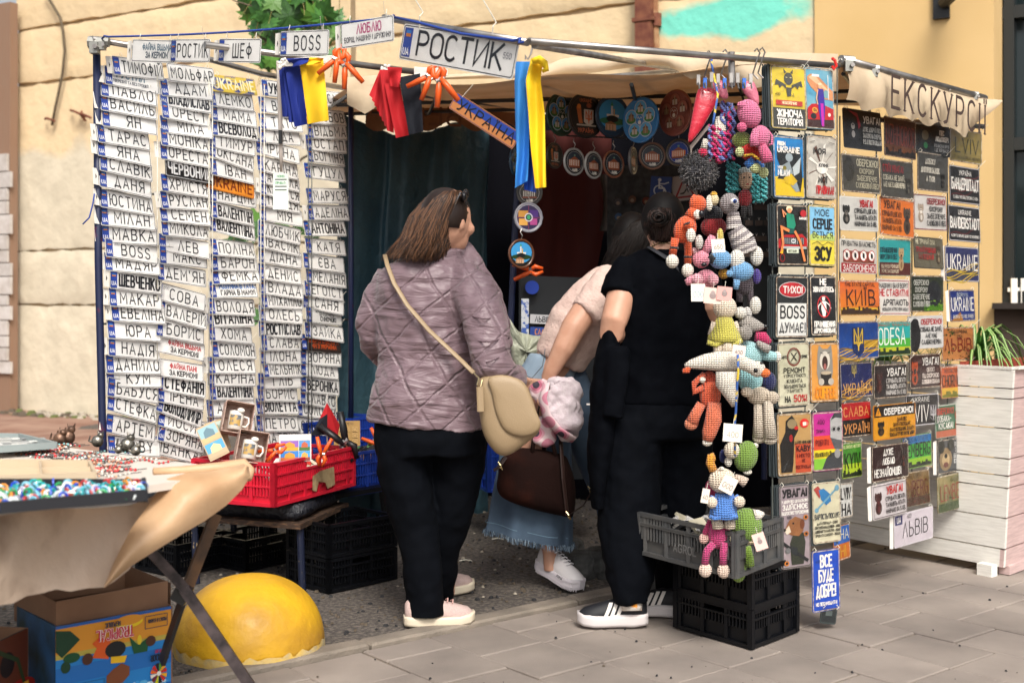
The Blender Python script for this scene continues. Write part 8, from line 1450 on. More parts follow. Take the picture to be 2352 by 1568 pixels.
flag_bundle('bundle of small blue and yellow flags on white sticks, hanging from the pipe', z2, 4.42,
 [([(545, 250), (640, 235), (655, 640), (575, 640)], m_flb), ([(565, 250), (650, 240), (700, 675), (620, 680)], m_flb), ([(585, 262), (692, 250), (752, 690), (658, 712)], m_flb), ([(690, 250), (800, 240), (850, 670), (755, 692)], m_fly), ([(700, 255), (858, 238), (898, 665), (748, 690)], m_fly), ([(600, 235), (768, 228), (768, 262), (640, 295)], m_flb), ([(765, 225), (862, 232), (840, 268), (740, 282)], m_fly)],
 [(560, 245 + 9 * k, 1050, 208 + 8 * k) for k in range(6)], [(548 + rr.uniform(0, 50), 238 + rr.uniform(0, 70)) for _ in range(14)])
m_rd, m_bk = mat('flag_red', (.50, .008, .015), .8), mat('flag_black', (.006, .008, .016), .85)
lay = [([(370 - 0 * k, 470), (470, 470), (400 + 9 * k, 740 + 22 * k), (298 + 17 * k, 640 + 34 * k)], m_rd) for k in range(8)] + [([(400, 560), (505, 570), (568, 908), (478, 928)], m_rd), ([(500, 520), (640, 495), (662, 885), (565, 908)], m_bk), ([(420, 450), (520, 455), (500, 590), (440, 580)], m_rd)]
flag_bundle('bundle of small red and black flags on white sticks, fanned below the pipe', zt, 4.5, lay, [(600, 455 + 9 * k, 825, 470 + 5 * k) for k in range(8)] + [(600, 520, 825, 495)], [(375 + rr.uniform(0, 80), 440 + rr.uniform(0, 70)) for _ in range(16)] + [(400 + rr.uniform(0, 40), 540 + rr.uniform(0, 42)) for _ in range(9)])
for x, y, s, r_, lab in ((772, 138, 1.15, .5, 'orange spring clamp gripping the blue and yellow flags'), (795, 150, 1.2, -.35, 'orange spring clamp beside the first one on the flag sticks'), (985, 178, 1.2, .75, 'orange spring clamp gripping the red and black flags'), (1012, 185, 1.35, -.3, 'orange spring clamp hanging free under the big plate')): spring_clamp(x, y, 4.35, s, r_, lab)
lf = thing('long_flag', 'long blue and yellow ribbon flag hanging from the front pipe corner', 'flag', P(*zt(1380, 400), 3.95)); m_sky = mat('flag_sky_blue', (.03, .22, .62), .75)
def ribbon_(ctrl, m, Y, ph):
 def fn(u, v):
  k = v * (len(ctrl) - 1); i = min(int(k), len(ctrl) - 2); f_ = k - i; l = ctrl[i][0] * (1 - f_) + ctrl[i + 1][0] * f_; r__ = ctrl[i][1] * (1 - f_) + ctrl[i + 1][1] * f_; y = ctrl[i][2] * (1 - f_) + ctrl[i + 1][2] * f_
  return P(*zt(l + (r__ - l) * u, y + (u - .5) * (40 if v > .95 else 0) * ph), Y - .018 * math.sin(u * 6.5 + v * 3 + ph) * (.3 + v))
 part('cloth', MB().grid(fn, 14, 30, m), lf, smooth=True, world=True)
ribbon_([(1330, 1395, 420), (1335, 1420, 800), (1340, 1420, 1100), (1340, 1420, 1285)], mat('flag_deep_blue', (.008, .07, .45), .75), 3.98, .5)
ribbon_([(1282, 1392, 415), (1275, 1368, 560), (1280, 1375, 800), (1290, 1372, 1050), (1278, 1362, 1240)], m_sky, 3.95, -1.2); ribbon_([(1385, 1470, 395), (1350, 1450, 540), (1368, 1478, 760), (1385, 1482, 1000), (1415, 1488, 1262)], mat('flag_bright_yellow', (.90, .62, .012), .75), 3.93, -.2)
part('knot', MB().tube([P(*zt(x, y), 3.9) for x, y in ((1395, 415), (1440, 400), (1478, 430), (1490, 470), (1462, 480))], [.02, .026, .024, .018, .012], _M['flag_bright_yellow'], 10, flat=.5), lf, smooth=True, world=True); part('clip', MB().tube([P(*zt(x, y), 3.88) for x, y in ((1350, 400), (1345, 370), (1365, 400), (1385, 365), (1400, 300), (1385, 270))], .0035, m_steel, 5), lf, world=True)
# ================================================================ CRATES, BENCH, TABLE
def crate(label, corner, d1, d2, L, Wd, h, m, grp=None, name='plastic_crate', solid=.45):
 c = Vector(corner); d1 = Vector((*d1, 0)).normalized(); d2 = Vector((*d2, 0)).normalized(); Z = Vector((0, 0, 1)); t = thing(name, label, 'crate', c, group=grp)
 def side(o, d, n, ln):
  mb = MB(); k = max(5, int(ln / .016)); b = lambda a0, z0, a1, z1, w, th: mb.beam(o + d * a0 + Z * z0, o + d * a1 + Z * z1, w, th, m, up=n if abs(z1 - z0) > abs(a1 - a0) else Z)
  for z, hh in ((.006, .014), (h * solid, .007), (h * .72, .007), (h - .006, .014)): b(0, z, ln, z, .016, hh)
  mb.prism([o + n * .006 + d * a + Z * z for a, z in ((0, 0), (ln, 0), (ln, h * solid * .55), (0, h * solid * .55))], .003, m, n)
  for i in range(k + 1):
   a = ln * i / k
   if i % 7 == 0: b(a, 0, a, h, .015, .008)
   elif not (.35 < i / k < .65): b(a, h * solid * .5, a, h, .006, .009)
   else: b(a, h * solid * .5, a, h * .72, .006, .009)
  b(0, 0, 0, h, .02, .02); return mb
 for o, d, n, ln in ((Vector(), d1, d2, L), (Vector(), d2, d1, Wd), (d2 * Wd, d1, -d2, L), (d1 * L, d2, -d1, Wd)): part('side_wall', side(o, d, n, ln), t)
 part('base', MB().prism([Z * .004, d1 * L + Z * .004, d1 * L + d2 * Wd + Z * .004, d2 * Wd + Z * .004], .006, m, Z), t); return t, c, d1, d2
m_red_c = mat('red_crate_plastic', (.62, .012, .035), .4, coat=.2, color2=(.50, .01, .03), nscale=9); m_blu_c = mat('blue_crate_plastic', (.008, .035, .26), .4); m_blk_c = mat('black_crate_plastic', (.0025, .003, .0045), .45, spec=.25); m_gry_c = mat('grey_crate_plastic', (.05, .053, .057), .5, color2=(.085, .083, .08), nscale=12)
RC = P(629, 1164, 4.9)
_, c, d1, d2 = crate('red slatted plastic crate holding mugs and magnets before the name plates', RC, (.40, .92), (-.92, .40), .62, .40, .178, m_red_c)
st = MB(); p0 = c + d1 * .27 + Vector((0, 0, .02)) - d2 * .011; st.poly([p0 + d1 * a + Vector((0, 0, z)) for a, z in ((0, .01), (.0, .07), (.06, .085), (.17, .09), (.18, .01), (.12, .0), (.10, .03), (.05, .04), (.03, .0))], mat('torn_label', (.42, .32, .18), .8, color2=(.3, .2, .1), nscale=40)); solo('torn_label', st, 'torn yellowed paper label stuck on the red crate', 'label')
crate('blue slatted plastic crate beside the red one full of magnets', P(803, 1140, 5.55), (.62, .78), (-.78, .62), .55, .36, .20, m_blu_c)
crate('blue plastic crate standing behind the red crate', P(700, 1075, 5.85), (.62, .78), (-.78, .62), .5, .3, .22, m_blu_c)
BC = Vector((-.878, 4.98, .30)); b1, b2 = Vector((.23, .97, 0)).normalized(), Vector((-.93, .36, 0)).normalized()
bench = thing('low_bench', 'low worn wooden bench with flaking dark blue legs', 'bench', (BC.x, BC.y, 0)); m_bw_ = mat('worn_dark_wood', (.04, .022, .014), .7, color2=(.16, .085, .045), nscale=14, nlo=.5, nhi=.7, stretch=(2, 2, 10)); o0 = Vector((0, 0, .3))
part('seat', MB().prism([o0, o0 + b1 * .55, o0 + b1 * .55 + b2 * .95, o0 + b2 * .95], .022, m_bw_, Vector((0, 0, -1))), bench)
for a, b in ((.04, .02), (.5, .03), (.04, .55), (.5, .6)): q = b1 * a + b2 * b; part('leg', MB().tube([q + Vector((0, 0, .278)), q + Vector((.01, 0, .0))], .0155, mat('flaking_blue', (.006, .010, .03), .5, color2=(.22, .16, .09), nscale=30, nlo=.62, nhi=.66, stretch=(2, 2, 1)), 10), bench)
cu = MB(); 
for k in range(1): cu.rings([[BC + b1 * (.03 + .5 * (.5 + .5 * sx * s)) + b2 * (.03 + .8 * (.5 + .5 * sy * s)) + Vector((0, 0, z)) for sx, sy in ((-1, -1), (-.5, -1.03), (0, -.99), (.5, -1.02), (1, -1), (1.03, 0), (1, 1), (0, 1.02), (-1, 1), (-1.02, 0))] for s, z in ((.2, .003), (.95, .004), (1.02, .03), (1., .065), (.9, .083), (.2, .086))], mat('black_quilt_pad', (.006, .007, .012), .5, color2=(.02, .022, .03), nscale=60, bump=1., bscale=30, bdist=.02))
o = solo('padded_blanket', cu, 'black padded bundle wrapped with tape on the low bench', 'blanket', smooth=True)
b3 = thing('trestle_board', 'black painted board carrying the blue crates', 'table', P(800, 1150, 5.5)); q0 = P(744, 1150, 5.35); e1_, e2_ = Vector((.62, .78, 0)), Vector((-.78, .62, 0))
part('board', MB().prism([q0, q0 + e1_ * .95, q0 + e1_ * .95 + e2_ * .6, q0 + e2_ * .6], .02, m_blk_c, Vector((0, 0, 1))), b3, world=True)
for a, b in ((.06, .05), (.85, .05), (.06, .5), (.85, .5)): q = q0 + e1_ * a + e2_ * b; part('leg', MB().tube([q, Vector((q.x + .04, q.y, 0))], .014, m_blk, 8), b3, world=True)
for lab, x, y, D1, D2 in (('black slatted crate under the low bench, nearest its front leg', 752, 1368, (.69, .72), (-.72, .69)), ('black slatted crate stacked on the one under the bench', 752, 1368, (.69, .72), (-.72, .69)), ('black slatted crate deep under the bench beside the dome', 560, 1318, (.6, .8), (-.8, .6)), ('black slatted crate under the bench behind the folding table leg', 400, 1330, (.6, .8), (-.8, .6))):
 g_ = GR(x, y) + Vector((0, .04, .002 + (.145 if 'stacked' in lab else 0))); crate(lab, g_, D1, D2, .36, .28, .14, m_blk_c, 'black crates under the bench')
for k in range(2): crate('black slatted crate at the kerb, ' + ('standing on the paving' if not k else 'second in the stack under the grey one'), Vector((.843, 4.23, .002 + .14 * k)), (.68, .73), (-.62, .78), .31, .36, .138, m_blk_c, 'black crates under the grey crate', solid=.9)
gcr, c, d1, d2 = crate('grey slatted plastic crate with goods on top of two black crates', Vector((.76, 4.08, .285)), (.60, .80), (-.577, .816), .36, .49, .155, m_gry_c, solid=.75)
am = MB(); text(am, 'AGROL', 0, .12, 0, .028, .004, mat('embossed_grey', (.17, .17, .17), .5), 0, 'j'); o = part('embossed_mark', am, gcr); setw(o, frame(c + d2 * .30 + Vector((0, 0, .045)) - d1 * .014, -d2, (0, 0, 1)))
rr = random.Random(31)
def packs(lab, o, d1, d2, L, Wd, n, cols, z, nm='packet', s0=.03):
 for k in range(n):
  s = rr.uniform(s0, s0 * 2); q = o + d1 * rr.uniform(.04, L - .04) + d2 * rr.uniform(.04, Wd - .04) + Vector((0, 0, z + rr.uniform(0, .03))); c_ = rr.choice(cols)
  solo(nm, MB().box((0, 0, 0), (s, s * .7, .012), ink(c_)), '%s packet %s' % ({'#d8d4d0': 'white', '#2a5ac0': 'blue', '#c8c0a8': 'cream', '#b8342a': 'red', '#5a9a4a': 'green', '#d8a03a': 'amber', '#1a1a1e': 'black'}.get(c_, 'small'), lab), 'packet', 'packets ' + lab, loc=q, rot=(rr.uniform(-.7, .7), rr.uniform(-.7, .7), rr.random() * 3))
packs('lying in the grey crate', c, d1, d2, .36, .49, 26, ['#d8d4d0', '#d8d4d0', '#d8d4d0', '#c8c0a8', '#2a5ac0', '#1a1a1e'], .095, s0=.045)
packs('lying in the red crate', RC, Vector((.40, .92, 0)).normalized(), Vector((-.92, .40, 0)).normalized(), .62, .4, 34, ['#d8d4d0', '#c8c0a8', '#b8342a', '#d8d4d0', '#1a1a1e'], .085, s0=.04)
packs('lying in the blue crate', P(803, 1140, 5.55), Vector((.62, .78, 0)), Vector((-.78, .62, 0)), .55, .36, 36, ['#d8d4d0', '#5a9a4a', '#1a1a1e', '#b8342a', '#c8c0a8', '#d8a03a'], .16, s0=.04)
# mugs in open gift boxes
m_bx = mat('printed_gift_board', (.50, .36, .30), .7, color2=(.30, .17, .13), nscale=60, nlo=.5, nhi=.6); m_mug = mat('white_ceramic', (.70, .66, .6), .2, coat=.6)
for (x, y, Y, lab) in ((548, 958, 5.0, 'upper open patterned gift box with a souvenir mug inside'), (580, 1025, 4.93, 'lower open patterned gift box with a white mug inside')):
 t = thing('mug_box', lab, 'gift box', M4=frame(P(x, y, Y), (.95, .30, -.2), (-.36, .12, 1))); s, h_, dp = .118, .128, .10
 for a, sz in (((-s / 2, dp / 2, 0), (.003, dp, h_)), ((s / 2, dp / 2, 0), (.003, dp, h_)), ((0, dp / 2, h_ / 2), (s, dp, .003)), ((0, dp / 2, -h_ / 2), (s, dp, .003)), ((0, dp, 0), (s, .003, h_))): part('side', MB().box(a, sz, m_bx), t)
 mg = thing('mug', 'white souvenir mug printed with a %s in its gift box' % ('golden church' if y < 1000 else 'grey town view'), 'mug', M4=frame(P(x, y, Y), (.95, .30, -.2), (-.36, .12, 1)) @ Matrix.Translation((-.006, .035, -.012)))
 part('cup', MB().rings([[Vector((r * math.cos(a), r * math.sin(a), z)) for a in [6.2832 * k / 20 for k in range(20)]] for r, z in ((.027, -.038), (.031, -.036), (.031, .04), (.027, .04), (.026, -.03))], m_mug), mg, smooth=True)
 part('print', MB().grid(lambda u, v: Vector((.0316 * math.cos(3.7 + u * 1.6), .0316 * math.sin(3.7 + u * 1.6), -.022 + .045 * v)), 8, 2, mat('mug_print', (.45, .28, .08), .4, color2=(.12, .14, .16), nscale=50, nlo=.45, nhi=.55)), mg)
 part('handle', MB().tube([(.030, -.01, .022), (.05, -.014, .018), (.054, -.015, -.002), (.045, -.013, -.02), (.03, -.01, -.02)], .0045, m_mug, 8), mg, smooth=True); part('spoon', MB().ell((.012, -.03, .044), (.016, .005, .010), m_mug), mg, smooth=True)
def card(lab, x, y, Y, w, h, art, bgc, an=0., nm='postcard_pack', yaw=.2):
 t = thing(nm, lab, 'cards', M4=frame(P(x, y, Y), (math.cos(an), yaw, math.sin(an)), (-math.sin(an), .15, math.cos(an)))); part('card', MB().box((0, .004, 0), (w, .008, h), ink(bgc)), t); part('printing', art_mesh(w, h, art), t)
pic = lambda x0, y0, x1, y1, a, b, c_: [('r', x0, y0, x1, y1, a), ('r', x0, y0, x1, y0 + (y1 - y0) * .35, b), ('p', [(x0 + (x1 - x0) * .2, y0 + (y1 - y0) * .3), (x0 + (x1 - x0) * .25, y0 + (y1 - y0) * .7), (x0 + (x1 - x0) * .5, y0 + (y1 - y0) * .9), (x0 + (x1 - x0) * .8, y0 + (y1 - y0) * .65), (x0 + (x1 - x0) * .8, y0 + (y1 - y0) * .3)], c_)]
card('hanging pack of four bright town view magnets in the red crate', 678, 1028, 5.1, .135, .115, [('r', .04, .78, .96, .98, '#dcd8d4')] + pic(.05, .4, .6, .76, '#8a5ab0', '#c8a02a', '#d8902a') + pic(.62, .4, .96, .76, '#4a8ac8', '#3a6a2a', '#b85a3a') + pic(.05, .03, .6, .38, '#2a7ac8', '#c86a2a', '#c8902a') + pic(.62, .03, .96, .38, '#3a9ad8', '#8a3a2a', '#d8a04a'), '#d0ccc8')
card('leaning pack of pale holiday postcards in the red crate', 488, 1012, 4.98, .085, .15, pic(.05, .5, .95, .95, '#8ab0b8', '#c8a878', '#5a7a88') + pic(.05, .05, .95, .47, '#4a9ac0', '#b8a080', '#d8c090'), '#b8a080', .45); card('second pack of cards behind the leaning postcards', 500, 1000, 5.06, .08, .13, pic(.05, .5, .95, .95, '#a8b8b0', '#b08a68', '#7a8a78'), '#a8906a', .3)
card('brown sheet of collectable magnets standing in the blue crate', 797, 995, 5.75, .125, .12, [('t', 'МАГНІТИ', .15, .85, .84, .1, .012, '#3a2414')] + sum([[('r', x, y, x + .2, y + .2, '#b8945a'), ('c', x + .1, y + .1, .07, .07, .001, '#5a3a1c')] for x in (.1, .4, .7) for y in (.08, .32, .56)], []), '#a8844a')
spring_clamp(632, 1035, 5.0, 1.0, 1.1, 'orange spring clamp lying by the mug boxes'); spring_clamp(740, 1042, 5.1, 1.05, -3.0, 'orange spring clamp standing upright on the red crate rim'); spring_clamp(868, 1018, 5.55, 1.1, 2.3, 'orange spring clamp lying in the blue crate'); spring_clamp(790, 1015, 5.45, 1.9, 2.6, 'large black spring clamp with red tip in the blue crate', mat('black_rubber', (.01, .01, .012), .4), 'black clamps'); spring_clamp(1218, 622, 5.6, 1.2, 1.5, 'orange spring clamp in the dark stall opening')
fs = thing('table_flag', 'small red and black paper flag on a white stick in the blue crate', 'flag', P(751, 1040, 5.5)); part('stick', MB().tube([P(751, 905, 5.5), P(752, 1045, 5.5)], .0035, _M['white_stick'], 6), fs, world=True)
part('flag_cloth', MB().poly([P(751, 924, 5.49), P(780, 975, 5.44), P(776, 1000, 5.46), P(752, 998, 5.49)], m_rd).poly([P(751, 924, 5.49), P(752, 950, 5.485), P(734, 962, 5.47)], m_rd).poly([P(752, 950, 5.486), P(752, 998, 5.49), P(713, 1000, 5.44), P(734, 962, 5.471)], m_bk), fs, world=True)
# inside of the stall, low down
m_case = mat('dark_case', (.010, .013, .017), .5)
cs_ = thing('dark_case', 'dark open case standing at the stall opening with small plates', 'case', P(1230, 800, 5.9)); part('case', MB().prism([P(x, y, 5.95) for x, y in ((1192, 632), (1400, 640), (1400, 1100), (1192, 1100))], .2, m_case), cs_, world=True); part('latch', MB().ell(P(1211, 713, 5.93), .012, m_gold), cs_, world=True)
for y, s_, bc in ((733, 'ЛЬВІВ', '#c8c8cc'), (762, 'СЛАВА', '#2a4a9a')): t = thing('small_plate', 'small plate reading %s %s on the dark case' % (s_, translit(s_)), 'name plate', M4=frame(P(1242, y, 5.9), (1, .05, -.05), (0, 0, 1))); part('plate', MB().box((0, .001, 0), (.105, .002, .045), ink(bc)), t); q = MB(); text(q, s_, -.03, .05, -.013, .026, .004, ink('#14161c' if y < 750 else '#d88a3a'), -.0006, 'j'); part('lettering', q, t)
part('tape_roll', MB().tube([P(1222, 660, 5.88), P(1222, 660, 5.93)], .034, mat('blue_tape', (.01, .05, .4), .4), 16), cs_, world=True)
pb = thing('carrier_bag', 'crumpled milky green plastic bag between the two customers', 'bag', P(1200, 850, 5.4)); pillow([(1168, 735), (1190, 760), (1225, 770), (1260, 780), (1240, 860), (1200, 900), (1180, 850)], 5.4, .05, mat('milky_plastic', (.34, .36, .28), .4, bump=.8, bscale=14, bdist=.03), 'bag', pb, fn=lambda x, y, s: .02 * math.sin(x * .2 + y * .1))
part('paint_stripes', MB().box(P(1206, 740, 5.6), (.035, .01, .22), mat('blue_white_paint', (.45, .47, .5), .6, color2=(.03, .08, .3), nscale=40, nlo=.48, nhi=.55)), cs_, world=True)
crate('blue plastic box on the ground inside the stall opening', P(1122, 1130, 6.1), (.95, .3), (-.3, .95), .3, .3, .25, m_blu_c)
m_stone = mat('dark_granite', (.035, .036, .036), .85, color2=(.10, .10, .095), nscale=12, bump=1., bscale=25, bdist=.02)
for k, (x, y, w, h_) in enumerate(((1330, 1352, .17, .11), (1390, 1348, .16, .12), (1450, 1352, .15, .10), (1500, 1378, .16, .1), (1310, 1305, .15, .09))):
 g_ = GR(x, y) + Vector((0, .22, 0)); mb = MB(); rs = random.Random(k + 40); ring = lambda z, s: [Vector((w / 2 * s * (1 + rs.uniform(-.08, .08)) * math.cos(a) * 1.1, .09 * s * math.sin(a), z)) for a in [6.2832 * (i + .5) / 9 for i in range(9)]]; mb.rings([ring(0, .95), ring(h_ * .3, 1.), ring(h_ * .85, .95), ring(h_, .75)], m_stone); solo('stone_block', mb, 'rough dark stone block behind the shoes, ' + ('beside the white shoe', 'between both customers', 'behind the black joggers', 'beside the second striped shoe', 'deepest under the stall')[k], 'stone', 'stone blocks weighing down the stall', loc=g_)
# ---- folding table with jewellery
K = Vector((-.743, 3.38, .75)); f1, f2 = Vector((-.8, .6, 0)), Vector((-.6, -.8, 0))
tb_ = thing('folding_table', 'folding market table with crossed metal legs and white top', 'table', (K.x, K.y, 0)); m_lg = mat('scratched_leg_metal', (.16, .13, .14), .35, metal=.7, color2=(.05, .045, .05), nscale=18); m_tt = mat('table_white', (.62, .56, .5), .7)
part('table_top', MB().prism([K, K + f1 * 1.7, K + f1 * 1.7 + f2 * 1.3, K + f2 * 1.3], .02, m_tt, Vector((0, 0, -1))), tb_, world=True)
part('leg', MB().beam(P(300, 1215, 3.3), P(425, 1352, 3.38), .012, .028, m_lg).beam(P(422, 1350, 3.38), P(620, 1640, 3.42), .014, .03, m_lg), tb_, world=True); part('leg', MB().beam(P(496, 1180, 3.52), P(432, 1345, 3.46), .012, .034, mat('brown_leg_edge', (.16, .08, .035), .6, color2=(.02, .018, .018), nscale=9)).beam(P(428, 1350, 3.46), P(372, 1520, 3.6), .012, .03, m_blk), tb_, world=True)
part('hinge', MB().box(P(418, 1362, 3.4), (.045, .03, .05), m_blk, Matrix.Rotation(.5, 3, 'Y')), tb_, world=True)
m_dr = mat('embossed_oilcloth', (.60, .47, .37), .55, color2=(.34, .24, .18), nscale=6, nlo=.5, nhi=.7, bump=.8, bscale=16, bdist=.01, detail=10)
m_dr2 = mat('tan_oilcloth_back', (.56, .37, .22), .5, color2=(.42, .25, .13), nscale=5, bump=.5, bscale=12, bdist=.01)
tc_ = thing('oilcloth', 'embossed beige oilcloth hanging over the edge of the jewellery table', 'tablecloth', K)
tt = [(0, 1150), (120, 1168), (220, 1166), (300, 1160), (350, 1140), (385, 1100)]; bb = [(-20, 1392), (30, 1385), (60, 1368), (95, 1362), (130, 1352), (160, 1358), (200, 1350), (240, 1348), (262, 1335), (300, 1305), (385, 1105)]
def d1_(u, v):
 x = -20 + u * 405; y = lerpf([(-20, 1148)] + tt[1:], x) * (1 - v) + lerpf(bb, x) * v; Y = 2.78 + .55 * max(0, u) ; return P(x + 0, y, Y - .02 * math.sin(v * 3 + u * 7) - .03 * v)
part('drape', MB().grid(d1_, 60, 16, m_dr), tc_, smooth=True, world=True)
t2 = [(238, 1348), (262, 1290), (300, 1215), (340, 1160), (385, 1098), (430, 1085), (480, 1082), (530, 1072), (560, 1064)]; b2__ = [(240, 1350), (300, 1300), (360, 1262), (420, 1225), (470, 1196), (520, 1160), (555, 1125), (574, 1095), (572, 1072)]
def d2_(u, v):
 k = u * 8; i = min(int(k), 7); f_ = k - i; a = [t2[i][j] * (1 - f_) + t2[i + 1][j] * f_ for j in (0, 1)]; b = [b2__[i][j] * (1 - f_) + b2__[i + 1][j] * f_ for j in (0, 1)]; return P(a[0] * (1 - v) + b[0] * v, a[1] * (1 - v) + b[1] * v, 3.05 + .3 * u - .05 * math.sin(v * 3.1) - .012 * math.sin(u * 11 + v * 4))
part('folded_corner', MB().grid(d2_, 48, 14, m_dr2), tc_, smooth=True, world=True)
part('rolled_edge', MB().tube([P(352, 1082, 3.3), P(420, 1080, 3.34), P(500, 1073, 3.38), P(560, 1068, 3.38), P(573, 1082, 3.36), P(570, 1100, 3.34)], [.010, .013, .015, .02, .016, .01], m_dr2, 10), tc_, smooth=True, world=True)
def onT(x, y, dz=0.): Y = (H - .75 - dz) * F / (y - HY); return P(x, y, Y)
tr_ = thing('ring_tray', 'dark wooden tray of shiny glass rings on the jewellery table', 'tray', onT(170, 1140)); mt = mat('black_tray', (.012, .013, .018), .5)
cs4 = [onT(-60, 1152, .04), onT(335, 1122, .04), onT(330, 1095, .04), onT(-60, 1098, .04)]
for a, b in ((0, 1), (1, 2), (2, 3)): part('side', MB().beam(cs4[a] - Vector((0, 0, .018)), cs4[b] - Vector((0, 0, .014)), .01, .026, mt), tr_, world=True)
part('base', MB().poly([q - Vector((0, 0, .03)) for q in cs4], mt), tr_, world=True)
gls = [mat('glass_ring_%d' % i, c_, .12, coat=1.) for i, c_ in enumerate(('#e0e6e8', '#1fa0a8', '#1c4ac0', '#d88a2a', '#2a9a5a', '#c8c4d8', '#b83a3a', '#7ac0d8'))]
rr = random.Random(77); mts = [[MB().tube([(r_ * math.cos(a), 0, r_ * math.sin(a)) for a in [6.2832 * i / 10 for i in range(10)]], .0032, g_, 5, closed=True).mesh('ring') for g_ in gls] for r_ in (.0095,)][0]
for k in range(230):
 u, v = rr.random(), rr.random(); p = (cs4[3].lerp(cs4[2], u)).lerp(cs4[0].lerp(cs4[1], u), v) + Vector((0, 0, -.02 + rr.uniform(0, .012)))
 if abs(p.x / p.y) > .46: continue
 o = part('ring', rr.choice(mts), tr_, smooth=False); o.location = p - Vector(tr_.location); o.rotation_euler = (rr.uniform(-.6, .6), 0, rr.random() * 3)
cp = thing('compartment_tray', 'pale wooden tray with compartments of small charms', 'tray', onT(100, 1090)); mw = mat('pale_wood', (.50, .40, .28), .7); c5 = [onT(-60, 1108, .03), onT(218, 1096, .03), onT(205, 1068, .03), onT(-60, 1066, .03)]
for a, b in ((0, 1), (1, 2), (2, 3)): part('side', MB().beam(c5[a], c5[b], .008, .03, mw), cp, world=True)
part('divider', MB().beam((c5[0] + c5[3]) / 2, (c5[1] + c5[2]) / 2, .006, .024, mw), cp, world=True); part('divider', MB().beam(onT(95, 1102, .03), onT(92, 1067, .03), .006, .024, mw), cp, world=True); part('base', MB().poly([q - Vector((0, 0, .012)) for q in c5], mw), cp, world=True)
bc_ = [mat('bead_%d' % i, c_, .2, coat=.8) for i, c_ in enumerate(('#c0141c', '#a01018', '#d8d4cc', '#8a4a2a', '#d8a080', '#7ab0b0', '#2a1a18', '#4a4a70'))]
bm_ = [MB().ell((0, 0, 0), 1, g_, 8, 6).mesh('bead') for g_ in bc_]
for k in range(46):
 y = 1024 + (k % 10) * 7.2 + rr.uniform(-3, 3); x0 = rr.uniform(-10, 280) + (y - 1024) * .8; ci = rr.choice((0, 0, 1, 2, 2, 3, 4, 5, 6, 7)); n = 9 if k % 3 else 14; wv = rr.uniform(2, 5); ph = rr.random() * 6; rb = rr.uniform(.0032, .0055)
 if x0 > 120 + (y - 1010) * 4.2: x0 = rr.uniform(0, 100)
 t = thing('bead_bracelet', '%s bead string laid %s on the jewellery table' % (('red', 'deep red', 'white', 'brown', 'peach', 'turquoise', 'black', 'grey blue')[ci], ('in the row nearest the rack', 'in the middle rows', 'in the row next to the trays')[min(2, int((y - 1020) / 25))]), 'beads', onT(x0, y), group='bead strings on the jewellery table'); mbc = MB(); pts = []
 for i in range(n):
  p = onT(x0 + i * 9 + 2 * math.sin(i), y + wv * math.sin(i * .7 + ph), .004); pts.append(p); 
  o = part('bead', bm_[ci if i % 5 else (ci + 2) % 8], t, smooth=False); o.location = p - Vector(t.location); o.scale = (rb,) * 3
  for pl in o.data.polygons: pl.use_smooth = True
 part('cord', MB().tube([pts[0] + Vector((-.05, .02, 0)), pts[0] + Vector((-.02, .005, .002))] + pts + [pts[-1] + Vector((.03, .01, .002))], .0012, m_blk, 4), t, world=True)
m_br = mat('bronze_figure', (.20, .11, .07), .4, metal=.5, color2=(.06, .035, .025), nscale=40, bump=.8, bscale=60, bdist=.004); m_sv = mat('silver_figure', (.30, .28, .24), .3, metal=.8, color2=(.06, .055, .05), nscale=50, bump=.8, bscale=60, bdist=.004)
for x, y, s, mm, lab in ((137, 1020, .022, m_br, 'tiny bronze animal figurine at the far table edge'), (155, 1018, .026, m_br, 'rounded bronze figurine beside the tiny one'), (224, 1024, .02, m_sv, 'upright silver figurine before the lowest name plate'), (292, 1036, .024, m_sv, 'spiky silver figurine under the BABY plate'), (272, 1040, .013, m_sv, 'smallest silver figurine beside the spiky one'), (312, 1044, .016, m_sv, 'curled silver figurine at the white cloth edge')):
 t = thing('figurine', lab, 'figurine', onT(x, y)); part('body', MB().ell((0, 0, s * .8), (s, s * .8, s), mm, 12, 8), t, smooth=True); part('head', MB().ell((s * .5, 0, s * 1.8), (s * .55, s * .5, s * .5), mm, 10, 6), t, smooth=True)
 for q in (-1, 1): part('ear', MB().tube([(s * .5 + q * s * .3, 0, s * 2.1), (s * .5 + q * s * .5, 0, s * 2.6)], [s * .18, s * .05], mm, 6), t)
 part('tail', MB().tube([(-s * .6, 0, s * .6), (-s * 1.4, 0, s * .9), (-s * 1.2, 0, s * 1.7)], [s * .3, s * .2, s * .1], mm, 6), t)
gf = thing('pendant_tray', 'grey framed tray of silver pendants at the far end of the jewellery table', 'tray', onT(40, 1030)); c6 = [onT(-40, 1034, .03), onT(128, 1022, .03), onT(45, 1002, .03), onT(-60, 1000, .03)]
for a, b in ((0, 1), (1, 2), (2, 3)): part('frame', MB().beam(c6[a], c6[b], .01, .02, mat('grey_frame', (.24, .28, .28), .5)), gf, world=True)
part('base', MB().poly([q - Vector((0, 0, .008)) for q in c6], mat('tray_white', (.5, .5, .48), .7)), gf, world=True)
for k in range(22): p = onT(-5 + (k % 6) * 20, 1006 + (k // 6) * 6.5, .03); part('pendant', MB().box(p, (.022, .03, .002), ink(rr.choice(('#d0d0cc', '#8a8c8c', '#a8a8a4'))), Matrix.Rotation(.6, 3, 'Z')), gf, world=True)
